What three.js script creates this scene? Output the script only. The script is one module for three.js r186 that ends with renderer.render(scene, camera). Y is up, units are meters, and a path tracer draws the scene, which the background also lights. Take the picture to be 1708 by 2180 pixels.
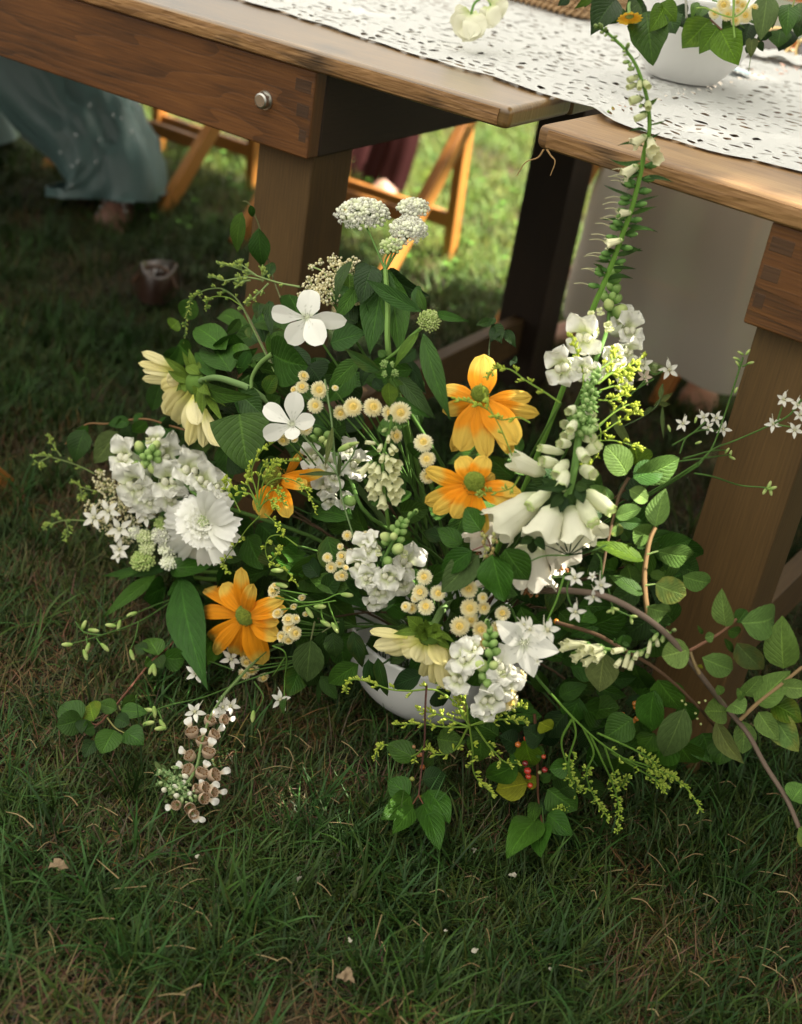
import * as THREE from 'three';
import { RoundedBoxGeometry } from 'three/addons/geometries/RoundedBoxGeometry.js';
import { mergeGeometries, mergeVertices } from 'three/addons/utils/BufferGeometryUtils.js';
import { ImprovedNoise } from 'three/addons/math/ImprovedNoise.js';
import { MarchingCubes } from 'three/addons/objects/MarchingCubes.js';

// ---------- camera, sky, sun, exposure ----------
const V3 = (x, y, z) => new THREE.Vector3(x, y, z);
const W = 1708, HH = 2180, F = 2770, CAMH = 1.065;
const Yc = V3(.1477, .8589, .4905).normalize();
const Aw = V3(.549, .341, -.763); Aw.addScaledVector(Yc, -Aw.dot(Yc)).normalize();
const Zc = Aw.clone().negate(), Xc = V3(0, 0, 0).crossVectors(Yc, Zc);
const camPos = V3(0, CAMH, 0);
const camera = new THREE.PerspectiveCamera(2 * Math.atan(HH / 2 / F) * 180 / Math.PI, W / HH, .05, 200);
camera.position.copy(camPos);
camera.quaternion.setFromRotationMatrix(new THREE.Matrix4().makeBasis(V3(Xc.x, Yc.x, Zc.x), V3(Xc.y, Yc.y, Zc.y), V3(Xc.z, Yc.z, Zc.z)));
camera.focus = 1.50; camera.userData.fStop = 3.6;
const scene = new THREE.Scene();
scene.add(camera);
const sunDir = V3(.52, .80, -.36).normalize();
{
  const w = 128, h = 64, d = new Float32Array(w * h * 4), v = V3(0, 0, 0);
  for (let j = 0; j < h; j++) for (let i = 0; i < w; i++) {
    const la = ((j + .5) / h - .5) * Math.PI, lo = ((i + .5) / w - .5) * 2 * Math.PI;
    v.set(Math.cos(la) * Math.cos(lo), Math.sin(la), Math.cos(la) * Math.sin(lo));
    const up = Math.max(0, v.y), k = .10 + .90 * Math.pow(up, 1.1), near = Math.pow(Math.max(0, v.dot(sunDir)), 3);
    let L = .66 * k + .03 * near;
    if (v.y < 0) L = .05;
    const q = (j * w + i) * 4;
    d[q] = L * 1.02; d[q + 1] = L * .985; d[q + 2] = L * (.88 - .06 * near); d[q + 3] = 1;
  }
  const sky = new THREE.DataTexture(d, w, h, THREE.RGBAFormat, THREE.FloatType);
  sky.mapping = THREE.EquirectangularReflectionMapping; sky.magFilter = sky.minFilter = THREE.LinearFilter; sky.needsUpdate = true;
  scene.background = sky; scene.environment = sky;
}
const sun = new THREE.DirectionalLight(new THREE.Color(1, .93, .80), 4.6);
sun.position.copy(sunDir).multiplyScalar(20).add(V3(-1, 0, -2)); sun.target.position.set(-1, 0, -2);
sun.castShadow = true; sun.shadow.radius = 1.2; sun.shadow.mapSize.set(4096, 4096);
Object.assign(sun.shadow.camera, { left: -8, right: 8, top: 8, bottom: -8, near: 1, far: 50 });
scene.add(sun, sun.target);
const renderer = new THREE.WebGLRenderer({ antialias: true });
renderer.setSize(802, 1024); renderer.shadowMap.enabled = true; renderer.shadowMap.type = THREE.PCFSoftShadowMap;
renderer.toneMapping = THREE.LinearToneMapping; renderer.toneMappingExposure = 5.0;

// ---------- numbers ----------
let seed = 7;
const rnd = () => { seed = (seed + 0x6D2B79F5) | 0; let t = Math.imul(seed ^ (seed >>> 15), 1 | seed); t = (t + Math.imul(t ^ (t >>> 7), 61 | t)) ^ t; return ((t ^ (t >>> 14)) >>> 0) / 4294967296; };
const rr = (a, b) => a + (b - a) * rnd();
const reseed = (n) => { seed = n; };
const lerp = (a, b, t) => a + (b - a) * t, clamp = (x, a = 0, b = 1) => Math.min(b, Math.max(a, x)), sst = (a, b, x) => { const t = clamp((x - a) / (b - a)); return t * t * (3 - 2 * t); };
const PN = new ImprovedNoise(), noise = (x, y, z = 0) => PN.noise(x, y, z);
const fbm = (x, y, z = 0) => noise(x, y, z) * .55 + noise(x * 2.1, y * 2.1, z + 7) * .28 + noise(x * 4.3, y * 4.3, z + 13) * .17;
const C = (r, g, b) => new THREE.Color().setRGB(r, g, b), S = (r, g, b) => new THREE.Color(r / 255, g / 255, b / 255).convertSRGBToLinear();
const mixc = (a, b, t) => a.clone().lerp(b, t);

// ---------- picture measures -> places (photo measured 1708 x 2180) ----------
const ray = (px, py) => { const a = (px - W / 2) / F, b = (HH / 2 - py) / F; return V3(Xc.x * a + Xc.y * b - Xc.z, Yc.x * a + Yc.y * b - Yc.z, Zc.x * a + Zc.y * b - Zc.z); };
const at = (px, py, d) => ray(px, py).multiplyScalar(d).add(camPos);
const dY = (px, py, h) => (h - CAMH) / ray(px, py).y, dZ = (px, py, z) => z / ray(px, py).z;
const onY = (px, py, h) => at(px, py, dY(px, py, h)), onZ = (px, py, z) => at(px, py, dZ(px, py, z));
const DOME = { c: V3(-.64, .25, -1.27), r: V3(.40, .36, .20) };
function domeD(px, py) {                                  // depth of the bouquet's rounded outside along this sight line
  const d = ray(px, py), o = camPos.clone().sub(DOME.c).divide(DOME.r), e = d.clone().divide(DOME.r);
  const A = e.dot(e), B = o.dot(e), Q = B * B - A * (o.dot(o) - 1);
  return (-B - Math.sqrt(Math.max(0, Q))) / A;
}
const P = (px, py, off = 0) => at(px, py, domeD(px, py) - off);   // off: metres nearer than that outside
const depthOf = (p) => -(Xc.z * (p.x) + Yc.z * (p.y - CAMH) + Zc.z * p.z);
const pxm = (p) => depthOf(p) / F;                        // metres per measured pixel at a place
const toCam = (p) => camPos.clone().sub(p).normalize();
const CR = V3(Xc.x, Yc.x, Zc.x), CU = V3(Xc.y, Yc.y, Zc.y), CB = V3(Xc.z, Yc.z, Zc.z);
// ---------- things and parts ----------
const names = {};
const numbered = (n) => { const k = names[n] = (names[n] ?? -1) + 1; return k ? `${n}_${String(k).padStart(3, '0')}` : n; };
function thing(name, label, category, base = V3(0, 0, 0), group) {
  const o = new THREE.Group(); o.name = numbered(name); o.position.copy(base); scene.add(o);
  o.userData = { label, category }; if (group) o.userData.group = group;
  return o;
}
const rootOf = (o) => { while (o.parent && o.parent !== scene) o = o.parent; return o; };
function part(parent, name, geo, mat, extra) {             // geometry given in world places
  if (Array.isArray(geo)) geo = merge(geo);
  const r = rootOf(parent).position; geo.translate(-r.x, -r.y, -r.z);
  const m = new THREE.Mesh(geo, mat); m.name = name; m.castShadow = m.receiveShadow = true; parent.add(m);
  if (extra) Object.assign(m.userData, extra);
  return m;
}
function struct(name, geo, mat, kind = 'structure') { const m = new THREE.Mesh(geo, mat); m.name = numbered(name); m.userData.kind = kind; m.castShadow = m.receiveShadow = true; scene.add(m); return m; }
const merge = (list) => list.length === 1 ? list[0] : mergeGeometries(list.map((g) => g.index ? g.toNonIndexed() : g));

// ---------- geometry ----------
function makeGeo(pos, uv, col, idx) {
  const g = new THREE.BufferGeometry();
  g.setAttribute('position', new THREE.Float32BufferAttribute(pos, 3)); g.setAttribute('uv', new THREE.Float32BufferAttribute(uv, 2)); g.setAttribute('color', new THREE.Float32BufferAttribute(col, 3));
  g.setIndex(idx); g.computeVertexNormals(); return g;
}
const WHITE = C(1, 1, 1);
function surf(nu, nv, fn, colFn) {                        // fn(s -1..1 or 0..1, t 0..1) -> Vector3
  const pos = [], uv = [], col = [], idx = [];
  for (let j = 0; j <= nv; j++) for (let i = 0; i <= nu; i++) {
    const u = i / nu, v = j / nv, p = fn(u, v), c = colFn ? (colFn.isColor ? colFn : colFn(u, v)) : WHITE;
    pos.push(p.x, p.y, p.z); uv.push(u, v); col.push(c.r, c.g, c.b);
    if (i < nu && j < nv) { const a = j * (nu + 1) + i; idx.push(a, a + 1, a + nu + 2, a, a + nu + 2, a + nu + 1); }
  }
  return makeGeo(pos, uv, col, idx);
}
function tube(pts, r0, r1 = r0, seg = 10, rad = 6, col) {
  const curve = pts.length > 2 ? new THREE.CatmullRomCurve3(pts, false, 'centripetal') : new THREE.LineCurve3(pts[0], pts[1]);
  const c = curve.getPoints(seg), N = V3(0, 0, 0), frames = [];
  let n = null;
  for (let i = 0; i <= seg; i++) {
    const T = (c[Math.min(seg, i + 1)]).clone().sub(c[Math.max(0, i - 1)]).normalize();
    if (!n) n = Math.abs(T.y) < .9 ? V3(0, 1, 0) : V3(1, 0, 0);
    n = n.clone().addScaledVector(T, -n.dot(T)).normalize();
    frames.push([c[i], n, V3(0, 0, 0).crossVectors(T, n)]);
  }
  return surf(rad, seg, (u, v) => { const k = Math.round(v * seg), [p, a, b] = frames[k], r = typeof r0 === 'function' ? r0(v) : lerp(r0, r1, v), an = u * 2 * Math.PI; return p.clone().addScaledVector(a, Math.cos(an) * r).addScaledVector(b, Math.sin(an) * r); }, col);
}
const curveAt = (pts) => new THREE.CatmullRomCurve3(pts, false, 'centripetal');
function ball(p, r, col, sx = 1, dir, w = 7, h = 5) {       // sx: length along dir over width
  const g = new THREE.SphereGeometry(r, w, h);
  if (sx !== 1) g.scale(1, sx, 1);
  if (dir) g.applyQuaternion(new THREE.Quaternion().setFromUnitVectors(V3(0, 1, 0), dir.clone().normalize()));
  g.translate(p.x, p.y, p.z);
  return tint(g, col);
}
function tint(g, col = WHITE) {
  const n = g.attributes.position.count, a = new Float32Array(n * 3);
  for (let i = 0; i < n; i++) { a[i * 3] = col.r; a[i * 3 + 1] = col.g; a[i * 3 + 2] = col.b; }
  g.setAttribute('color', new THREE.BufferAttribute(a, 3)); return g;
}
// a box with chamfered edges and uv in metres, u along the grain axis
function plank(w, h, d, r, grain, { seg = 2, rough = 0, off } = {}) {
  let g = new RoundedBoxGeometry(w, h, d, seg, Math.min(r, w / 2.01, h / 2.01, d / 2.01));
  if (g.index) g = g.toNonIndexed();
  return boxUV(g, grain, off);
}
function boxUV(g, grain = 0, off) {
  const p = g.attributes.position, n = g.attributes.normal, uv = new Float32Array(p.count * 2), o = off ?? [rr(0, 3), rr(0, 3)];
  for (let i = 0; i < p.count; i++) {
    const q = [p.getX(i), p.getY(i), p.getZ(i)], m = [Math.abs(n.getX(i)), Math.abs(n.getY(i)), Math.abs(n.getZ(i))];
    const f = Math.floor(i / 3) * 3; let mm = [0, 0, 0];
    for (let k = 0; k < 3; k++) { mm[0] += Math.abs(n.getX(f + k)); mm[1] += Math.abs(n.getY(f + k)); mm[2] += Math.abs(n.getZ(f + k)); }
    let ax = mm.indexOf(Math.max(...mm)); const rest = [0, 1, 2].filter((k) => k !== ax);
    let a = rest.includes(grain) ? grain : rest[0], b = rest.find((k) => k !== a);
    uv[i * 2] = q[a] + o[0]; uv[i * 2 + 1] = q[b] + o[1] + ax * .37;
    if (ax === grain) uv[i * 2] = q[a] * .25 + o[0];
  }
  g.setAttribute('uv', new THREE.BufferAttribute(uv, 2)); return tint(g);
}
function dataTex(w, h, fn, srgb = true, rep) {
  const d = new Uint8Array(w * h * 4);
  for (let j = 0; j < h; j++) for (let i = 0; i < w; i++) { const c = fn(i / w, j / h), q = (j * w + i) * 4; if (typeof c === 'number') { d[q] = d[q + 1] = d[q + 2] = clamp(c) * 255; } else { d[q] = clamp(c[0]) * 255; d[q + 1] = clamp(c[1]) * 255; d[q + 2] = clamp(c[2]) * 255; } d[q + 3] = 255; }
  const t = new THREE.DataTexture(d, w, h); t.magFilter = t.minFilter = THREE.LinearFilter; t.wrapS = t.wrapT = THREE.MirroredRepeatWrapping;
  if (srgb) t.colorSpace = THREE.SRGBColorSpace; if (rep) t.repeat.set(rep[0], rep[1]); t.needsUpdate = true; return t;
}
// ---------- wood ----------
function wood(a, b, k, { rough = .5, fig = 1, seed = 0, dirt = 0, coat = 0, span = [1.0, .33], bump = .0006 } = {}) {  // a light, b mid, k dark: sRGB 0..255
  const val = (u, v) => {
    const x = u * span[0], y = v * span[1], wv = fbm(x * 1.6 + seed, y * 5 + seed, seed) * fig;
    let ring = (y * 22 + wv * 3.4 + noise(x * 7, y * 60, seed) * .5); ring = ring - Math.floor(ring); ring = Math.pow(ring, 1.8);
    const fine = noise(x * 14, y * 420, seed + 3) * .5 + noise(x * 36, y * 900, seed + 5) * .35, blot = fbm(x * 3 + 9, y * 7 + 4, seed + 8);
    return [ring, fine, blot];
  };
  const map = dataTex(1024, 512, (u, v) => {
    const [r, f, bl] = val(u, v); let m = clamp(.42 + .22 * r * fig * .8 + .46 * f + .62 * bl);
    const c = [0, 1, 2].map((i) => (m < .5 ? lerp(a[i], b[i], m * 2) : lerp(b[i], k[i], m * 2 - 1)) / 255);
    if (dirt) { const s = sst(.05, .5, fbm(u * 9 + seed, v * 4, 2) + f * .25) * dirt; return c.map((x) => x * (1 - .6 * s)); }
    return c;
  }, true, [1 / span[0], 1 / span[1]]);
  const bmp = dataTex(1024, 512, (u, v) => { const [r, f] = val(u, v); return .5 + .4 * f - .25 * r; }, false, [1 / span[0], 1 / span[1]]);
  return new THREE.MeshPhysicalMaterial({ map, bumpMap: bmp, bumpScale: bump, roughness: rough, clearcoat: coat, clearcoatRoughness: .3 });
}
const M = {};
M.tableTop = wood([168, 133, 82], [122, 92, 50], [68, 49, 27], { rough: .32, fig: .6, seed: 1, coat: 1, dirt: .35 });
M.dark = wood([62, 45, 31], [48, 35, 24], [32, 23, 16], { rough: .6, fig: .4, seed: 71 });  // darkened leg wood: shade under the table tops put into the colour
M.tableTopDry = wood([182, 146, 98], [138, 104, 66], [82, 58, 35], { rough: .5, fig: .6, seed: 11, coat: .12, dirt: .35 });
M.edge = wood([184, 146, 98], [148, 110, 68], [84, 58, 34], { rough: .7, fig: .8, seed: 21, dirt: .9, bump: .0016 });
M.apron = wood([138, 90, 44], [100, 62, 29], [48, 30, 16], { rough: .5, fig: 1.3, seed: 31, coat: .15 });
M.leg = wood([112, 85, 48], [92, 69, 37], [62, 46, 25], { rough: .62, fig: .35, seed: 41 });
M.key = wood([98, 68, 42], [74, 50, 30], [48, 34, 22], { rough: .7, fig: .3, seed: 51 });
M.chair = wood([196, 138, 70], [174, 114, 52], [140, 88, 38], { rough: .42, fig: .4, seed: 61, coat: .3 });
M.steel = new THREE.MeshStandardMaterial({ color: C(.55, .54, .50), metalness: 1, roughness: .32 });
const plain = (c, rough = .7, extra = {}) => new THREE.MeshPhysicalMaterial({ color: c, roughness: rough, vertexColors: true, side: THREE.DoubleSide, ...extra });
// ---------- ground ----------
const straw = (x, z) => fbm(x * 3.1 + 5, z * 3.1 + 2, .5) + .5 * noise(x * 9, z * 9, 3);     // > 0: dry patch
{
  const n = 1024, span = 4, map = dataTex(n, n, (u, v) => {
    const x = u * span, y = v * span, s = sst(-.25, .35, straw(x, y)), f = noise(x * 60, y * 60, 1) * .5 + noise(x * 140, y * 140, 2) * .5, k = .8 + .55 * f;
    return [lerp(34, 60, s) * k / 255, lerp(44, 52, s) * k / 255, lerp(22, 34, s) * k / 255];
  }, true, [60 / span, 60 / span]);
  const g = new THREE.PlaneGeometry(60, 60, 200, 200); g.rotateX(-Math.PI / 2); g.translate(-2, 0, -6);
  const p = g.attributes.position;
  for (let i = 0; i < p.count; i++) p.setY(i, -.006 + .006 * noise(p.getX(i) * 2, p.getZ(i) * 2));
  g.computeVertexNormals();
  struct('ground', g, new THREE.MeshStandardMaterial({ map, roughness: 1 }));
}
// ---------- lawn: instanced tufts ----------
{
  reseed(11);
  const blade = (len, w, lean, az, droop, ox, oz, c0, c1) => {
    const a = V3(Math.cos(az), 0, Math.sin(az)), side = V3(-a.z, 0, a.x), pts = []; let ang = lean, p = V3(ox, 0, oz); const n = 4;
    for (let i = 0; i <= n; i++) { pts.push(p.clone()); p = p.clone().addScaledVector(a, Math.sin(ang) * len / n).add(V3(0, Math.cos(ang) * len / n, 0)); ang += droop / n; }
    const tw = rr(-.6, .6);
    return surf(1, n, (u, v) => { const k = Math.round(v * n), ww = w * (1 - Math.pow(v, 2.2)) + .0002, s = side.clone().applyAxisAngle(V3(0, 1, 0), tw * v); return pts[k].clone().addScaledVector(s, (u - .5) * ww).add(V3(0, Math.abs(u - .5) * ww * .3, 0)); }, (u, v) => mixc(c0, c1, v));
  };
  const tuft = (n, rad, L, lean, droop, w, c0, c1) => merge(Array.from({ length: n }, () => { const r = rad * Math.sqrt(rnd()), t = rr(0, 6.283); return blade(L * rr(.55, 1.25), w * rr(.7, 1.3), lean * rr(.3, 1.3), rr(0, 6.283), droop * rr(.2, 1.4), r * Math.cos(t), r * Math.sin(t), c0, mixc(c1, c0, rr(0, .4))); }));
  const mat = plain(WHITE, .55, { specularIntensity: .5 });
  const kinds = [];
  for (let i = 0; i < 4; i++) kinds.push({ g: tuft(20, .032, .043, .75, 1.0, .0019, C(.028, .040, .009), C(.034, .080, .013)), dry: 0, m: [] });
  for (let i = 0; i < 4; i++) kinds.push({ g: tuft(20, .04, .040, 1.35, .5, .0013, C(.070, .052, .024), C(.135, .102, .05)), dry: 1, m: [] });
  for (let i = 0; i < 2; i++) kinds.push({ g: tuft(12, .02, .070, .5, 1.1, .0026, C(.024, .046, .009), C(.028, .092, .013)), dry: 2, m: [] });
  const q = new THREE.Quaternion(), e = new THREE.Euler(), put = (x, z, k, sc, col) => { e.set(rr(-.2, .2), rr(0, 6.283), rr(-.2, .2)); k.m.push([new THREE.Matrix4().compose(V3(x, rr(-.008, .002), z), q.setFromEuler(e).clone(), V3(sc, sc * rr(.75, 1.2), sc)), col]); };
  const scatter = (n, x0, x1, z0, z1, sc) => {
    for (let i = 0; i < n; i++) {
      const x = rr(x0, x1), z = rr(z0, z1), s = straw(x, z) + rr(-.28, .28);
      const far = sst(-2.2, -3.0, z);                     // open lawn behind the tables: greener, with sunlight put into its colour
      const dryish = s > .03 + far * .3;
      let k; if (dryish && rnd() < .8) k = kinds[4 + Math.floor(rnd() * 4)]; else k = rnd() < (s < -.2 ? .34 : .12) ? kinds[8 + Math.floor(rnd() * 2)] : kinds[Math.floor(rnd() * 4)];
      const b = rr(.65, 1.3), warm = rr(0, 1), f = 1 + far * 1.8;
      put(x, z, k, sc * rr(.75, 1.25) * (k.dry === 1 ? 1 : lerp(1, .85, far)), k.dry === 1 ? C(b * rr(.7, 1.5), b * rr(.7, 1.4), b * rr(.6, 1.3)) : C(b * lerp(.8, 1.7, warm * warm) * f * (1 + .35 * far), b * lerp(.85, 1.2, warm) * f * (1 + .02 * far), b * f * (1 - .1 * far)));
    }
  };
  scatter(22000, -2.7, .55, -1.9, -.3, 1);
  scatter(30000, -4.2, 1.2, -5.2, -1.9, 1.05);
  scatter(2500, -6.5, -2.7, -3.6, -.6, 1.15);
  const lawn = new THREE.Group(); lawn.name = 'lawn_grass'; lawn.userData.kind = 'stuff'; scene.add(lawn);
  for (const k of kinds) {
    const im = new THREE.InstancedMesh(k.g, mat, k.m.length); k.m.forEach(([m, c], i) => { im.setMatrixAt(i, m); im.setColorAt(i, c); });
    im.name = k.dry === 1 ? 'dry_grass' : 'green_grass'; im.userData.kind = 'stuff'; im.castShadow = im.receiveShadow = true; lawn.add(im);
  }
}
// ---------- unseen tree, added outside the frame to shade the near side ----------
{
  reseed(21);
  const t = thing('added_shade_tree', 'unseen broad leafy tree added beyond the tables to shade the bouquet', 'tree', V3(3.6, 0, -4.6));
  const bark = plain(C(.13, .10, .075), .95), leafM = plain(C(.06, .12, .03), .7);
  const top = V3(2.6, 4.4, -3.5);
  part(t, 'trunk', tube([V3(3.6, -.05, -4.6), V3(3.5, 1.6, -4.5), V3(3.1, 3.0, -4.1), top], .22, .09, 14, 10), bark);
  const limbs = [[1.2, 4.6, -2.6], [.9, 4.9, -3.6], [2.4, 5.2, -.4], [4.4, 5.0, -2.0], [.2, 4.5, -3.4]];
  for (const l of limbs) part(t, 'limb', tube([V3(3.1, 3.0, -4.1), V3(lerp(3.1, l[0], .5), lerp(3, l[1], .6), lerp(-4.1, l[2], .5)), V3(...l)], .07, .02, 8, 7), bark);
  const leaf = surf(2, 3, (u, v) => V3((u - .5) * .07 * Math.sin(Math.PI * clamp(v, .03, 1) ** .8), v * .13, Math.abs(u - .5) * .02));
  const list = [];
  const q = new THREE.Quaternion(), e = new THREE.Euler();
  for (let i = 0; i < 40000; i++) {
    const x = rr(-1.2, 5.2), z = rr(-5.0, 1.2), dx = (x - 2.2) / 3.0, dz = (z + 1.6) / 2.75, rd = Math.hypot(dx, dz);
    const ed = rd + .16 * noise(x * 1.3, z * 1.3, 2);
    const lobe = Math.hypot((x - .3) / 1.15, (z + 4.1) / .75) < 1 + .2 * noise(x * 2, z * 2, 3);  // extra lobe of crown added to shade the lawn on the left
    if ((ed > 1 && !lobe) || noise(x * 2.2, z * 2.2, 9) > .46) continue;
    const y = 4.5 + rr(-.5, .9) * (1 - ed * .6) + .25 * noise(x, z, 4), sl = (y - .75) / sunDir.y, sx = x - sunDir.x * sl, sz = z - sunDir.z * sl;
    if (((sx + .25) / .24) ** 2 + ((sz + 1.37) / .10) ** 2 < 1) continue; e.set(rr(-1, 1) + 1.2, rr(0, 6.28), rr(-.8, .8));  // leaves left out so a patch of sun reaches the right table
    list.push(new THREE.Matrix4().compose(V3(x - 3.6, y, z + 4.6), q.setFromEuler(e).clone(), V3(1, 1, 1).multiplyScalar(rr(.8, 1.5))));
  }
  const im = new THREE.InstancedMesh(leaf, leafM, list.length); list.forEach((m, i) => im.setMatrixAt(i, m)); im.name = 'crown'; im.userData.kind = 'stuff'; im.castShadow = true; t.add(im);
}
// ---------- tables ----------
const TOP = .748, TH = .027, UND = TOP - TH;
function place(g, x, y, z) { g.translate(x, y, z); return g; }
function makeTable(label, endX, s, frontZ, backZ, yaw, len, dry) {   // s: which way the table runs from its end
  const base = V3(endX, 0, frontZ), t = thing('farm_table', label, 'table', base, 'farm tables set end to end');
  const add = (name, g, x, y, z, m, par = t, extra) => { const msh = new THREE.Mesh(place(g, x, y, z), m); msh.name = name; msh.castShadow = msh.receiveShadow = true; par.add(msh); if (extra) Object.assign(msh.userData, extra); return msh; };
  const wid = frontZ - backZ, n = 6, pw = wid / n;
  for (let i = 0; i < n; i++) {                            // boards of the top
    const L = len - rr(0, .004), g = plank(L, TH, pw - .0025, i === 0 || i === n - 1 ? .009 : .004, 0, { seg: 3 }), p = g.attributes.position;
    for (let k = 0; k < p.count; k++) { const x = p.getX(k), y = p.getY(k), z = p.getZ(k); p.setY(k, y + .0009 * noise(x * 5, z * 9, i)); if (i === 0 && z > pw * .3) p.setZ(k, z + .002 * fbm(x * 11, y * 30, 5) + .0015 * noise(x * 40, y * 50, 6)); }
    const bd = add('top_board', g, s * len / 2, TOP - TH / 2, -pw * (i + .5), dry ? M.tableTopDry : M.tableTop);
    if (i === 0) {                                         // worn front edge of the first board
      const eg = boxUV(new THREE.BoxGeometry(len - .03, TH - .008, .003, 220, 5, 1).toNonIndexed(), 0), ep = eg.attributes.position;
      for (let k = 0; k < ep.count; k++) { const x = ep.getX(k), y = ep.getY(k); ep.setZ(k, ep.getZ(k) * .4 - .0012 * Math.pow(Math.abs(y) / .01, 2) + .0016 * fbm(x * 11, y * 30, 5) + .0012 * noise(x * 45, y * 160, 6)); }
      eg.computeVertexNormals();
      add('worn_edge', eg, s * len / 2, TOP - TH / 2, -.0005, M.edge, bd);
    }
  }
  const ap = .112, ae = .287, inset = .012, thk = .026;    // apron: height, how far its end lies in from the top's end
  const ay = UND - ap / 2 - .0005;
  add('apron', plank(len - 2 * ae, ap, thk, .003, 0), s * len / 2, ay, -inset - thk / 2, M.apron);
  add('apron', plank(len - 2 * ae, ap, thk, .003, 0), s * len / 2, ay, -wid + inset + thk / 2, M.apron);
  for (const u of [ae + thk / 2, len - ae - thk / 2]) add('end_apron', plank(thk, ap, wid - 2 * inset - 2 * thk - .001, .003, 2), s * u, ay - .0006, -wid / 2, M.dark, t, { label: 'end board with shade put into its dark colour' });
  // finger joints let into the apron corner
  for (let k = 0; k < 3; k++) for (const [u, sz] of [[ae, 1], [len - ae, -1]]) {
    const w = [.026, .02, .012][k];
    add('finger_joint', plank(w, .016, .002, .0008, 0), s * (u + sz * (w / 2 + .0045)), UND - .022 - k * .031, -inset - .0007, M.key);
  }
  // hexagon bolt with washer
  const bu = ae + .076, by = UND - .054;
  const bolt = new THREE.Group(); bolt.name = 'bolt';
  const washer = new THREE.CylinderGeometry(.0122, .0122, .002, 28).rotateX(Math.PI / 2), head = new THREE.CylinderGeometry(.0104, .0112, .008, 6).rotateX(Math.PI / 2).rotateZ(.2), cap = new THREE.CylinderGeometry(.0078, .0098, .0012, 24).rotateX(Math.PI / 2);
  const bm = add('bolt', merge([tint(washer), tint(place(head, 0, 0, .005)), tint(place(cap, 0, 0, .0096))]), s * bu, by, -inset + .001, M.steel);
  // legs, stretchers
  const lw = .092, ld = .092, lx = ae + .008 + lw / 2;
  for (const [u, z] of [[lx, -inset - thk - ld / 2], [lx, -wid + inset + thk + ld / 2], [len - lx, -inset - thk - ld / 2], [len - lx, -wid + inset + thk + ld / 2]])
    add('leg', plank(lw, UND - .002, ld, .003, 1), s * u, (UND - .002) / 2, z, z < -wid / 2 ? M.dark : M.leg);  // back legs take the darkened wood in place of shade
  for (const u of [lx, len - lx]) add('stretcher', plank(.028, .075, wid - 2 * (inset + thk + ld) - .001, .003, 2), s * u, .125, -wid / 2, M.leg);
  t.rotation.y = yaw;
  return t;
}
makeTable('brown farm table on the left with a steel bolt in its apron', -.705, -1, -1.372, -2.37, 0, 2.5, false);
makeTable('brown farm table on the right with paler top boards', -.652, 1, -1.339, -2.34, -.05, 2.5, true);
// ---------- folding chairs ----------
function foldingChair() {
  const t = new THREE.Group(), w = .35, add = (name, a, b, ww, dd) => {           // a slat or post from a to b, ww wide across x or the face, dd thick
    const A = V3(...a), B = V3(...b), L = A.distanceTo(B), alongX = Math.abs(B.x - A.x) > L * .7, g = alongX ? plank(L, ww, dd, .004, 0) : plank(ww, L, dd, .004, 1);
    const d = B.clone().sub(A).normalize();
    if (!alongX) g.applyQuaternion(new THREE.Quaternion().setFromUnitVectors(V3(0, 1, 0), d));
    g.translate((A.x + B.x) / 2, (A.y + B.y) / 2, (A.z + B.z) / 2);
    const m = new THREE.Mesh(g, M.chair); m.name = name; m.castShadow = m.receiveShadow = true; t.add(m);
  };
  for (const s of [-1, 1]) {
    add('rear_leg', [s * w / 2, 0, 0], [s * w / 2, .43, .03], .026, .040);
    add('front_leg', [s * (w / 2 + .0275), 0, .40], [s * (w / 2 + .0275), .43, .02], .026, .044);
    add('back_post', [s * (w / 2 + .0235), .425, .025], [s * (w / 2 + .0235), .86, -.14], .022, .038);
    add('seat_rail', [s * (w / 2 - .03), .428, -.03], [s * (w / 2 - .03), .428, .36], .02, .02);
  }
  add('stretcher', [-w / 2 + .0115, .10, .004], [w / 2 - .0115, .10, .004], .04, .018);
  add('stretcher', [-w / 2 - .012, .16, .258], [w / 2 + .012, .16, .258], .034, .016);
  for (let i = 0; i < 6; i++) add('seat_slat', [-w / 2 + .002, .447, -.02 + i * .068], [w / 2 - .002, .447, -.02 + i * .068], .014, .058);
  for (const y of [.66, .80]) add('back_slat', [-w / 2 - .012, y, -.064 - (y - .66) * .38], [w / 2 + .012, y, -.064 - (y - .66) * .38], .075, .014);
  return t;
}
{
  reseed(5);
  const proto = foldingChair();
  const spots = [['honey wood folding chair whose legs stand behind the teal trouser leg', -2.39, -2.85, 0], ['honey wood folding chair behind the left table leg and the white umbel flowers', -1.735, -2.84, .03],
    ['honey wood folding chair half hidden behind the white skirt', -.985, -2.84, -.02], ['honey wood folding chair on the near side at the left picture edge', -1.595, -.83, Math.PI]];
  for (const [label, x, z, r] of spots) { const c = proto.clone(); c.name = numbered('folding_chair'); c.position.set(x, 0, z); c.rotation.y = r; c.userData = { label, category: 'chair', group: 'wooden folding chairs round the tables' }; scene.add(c); }
}
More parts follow.
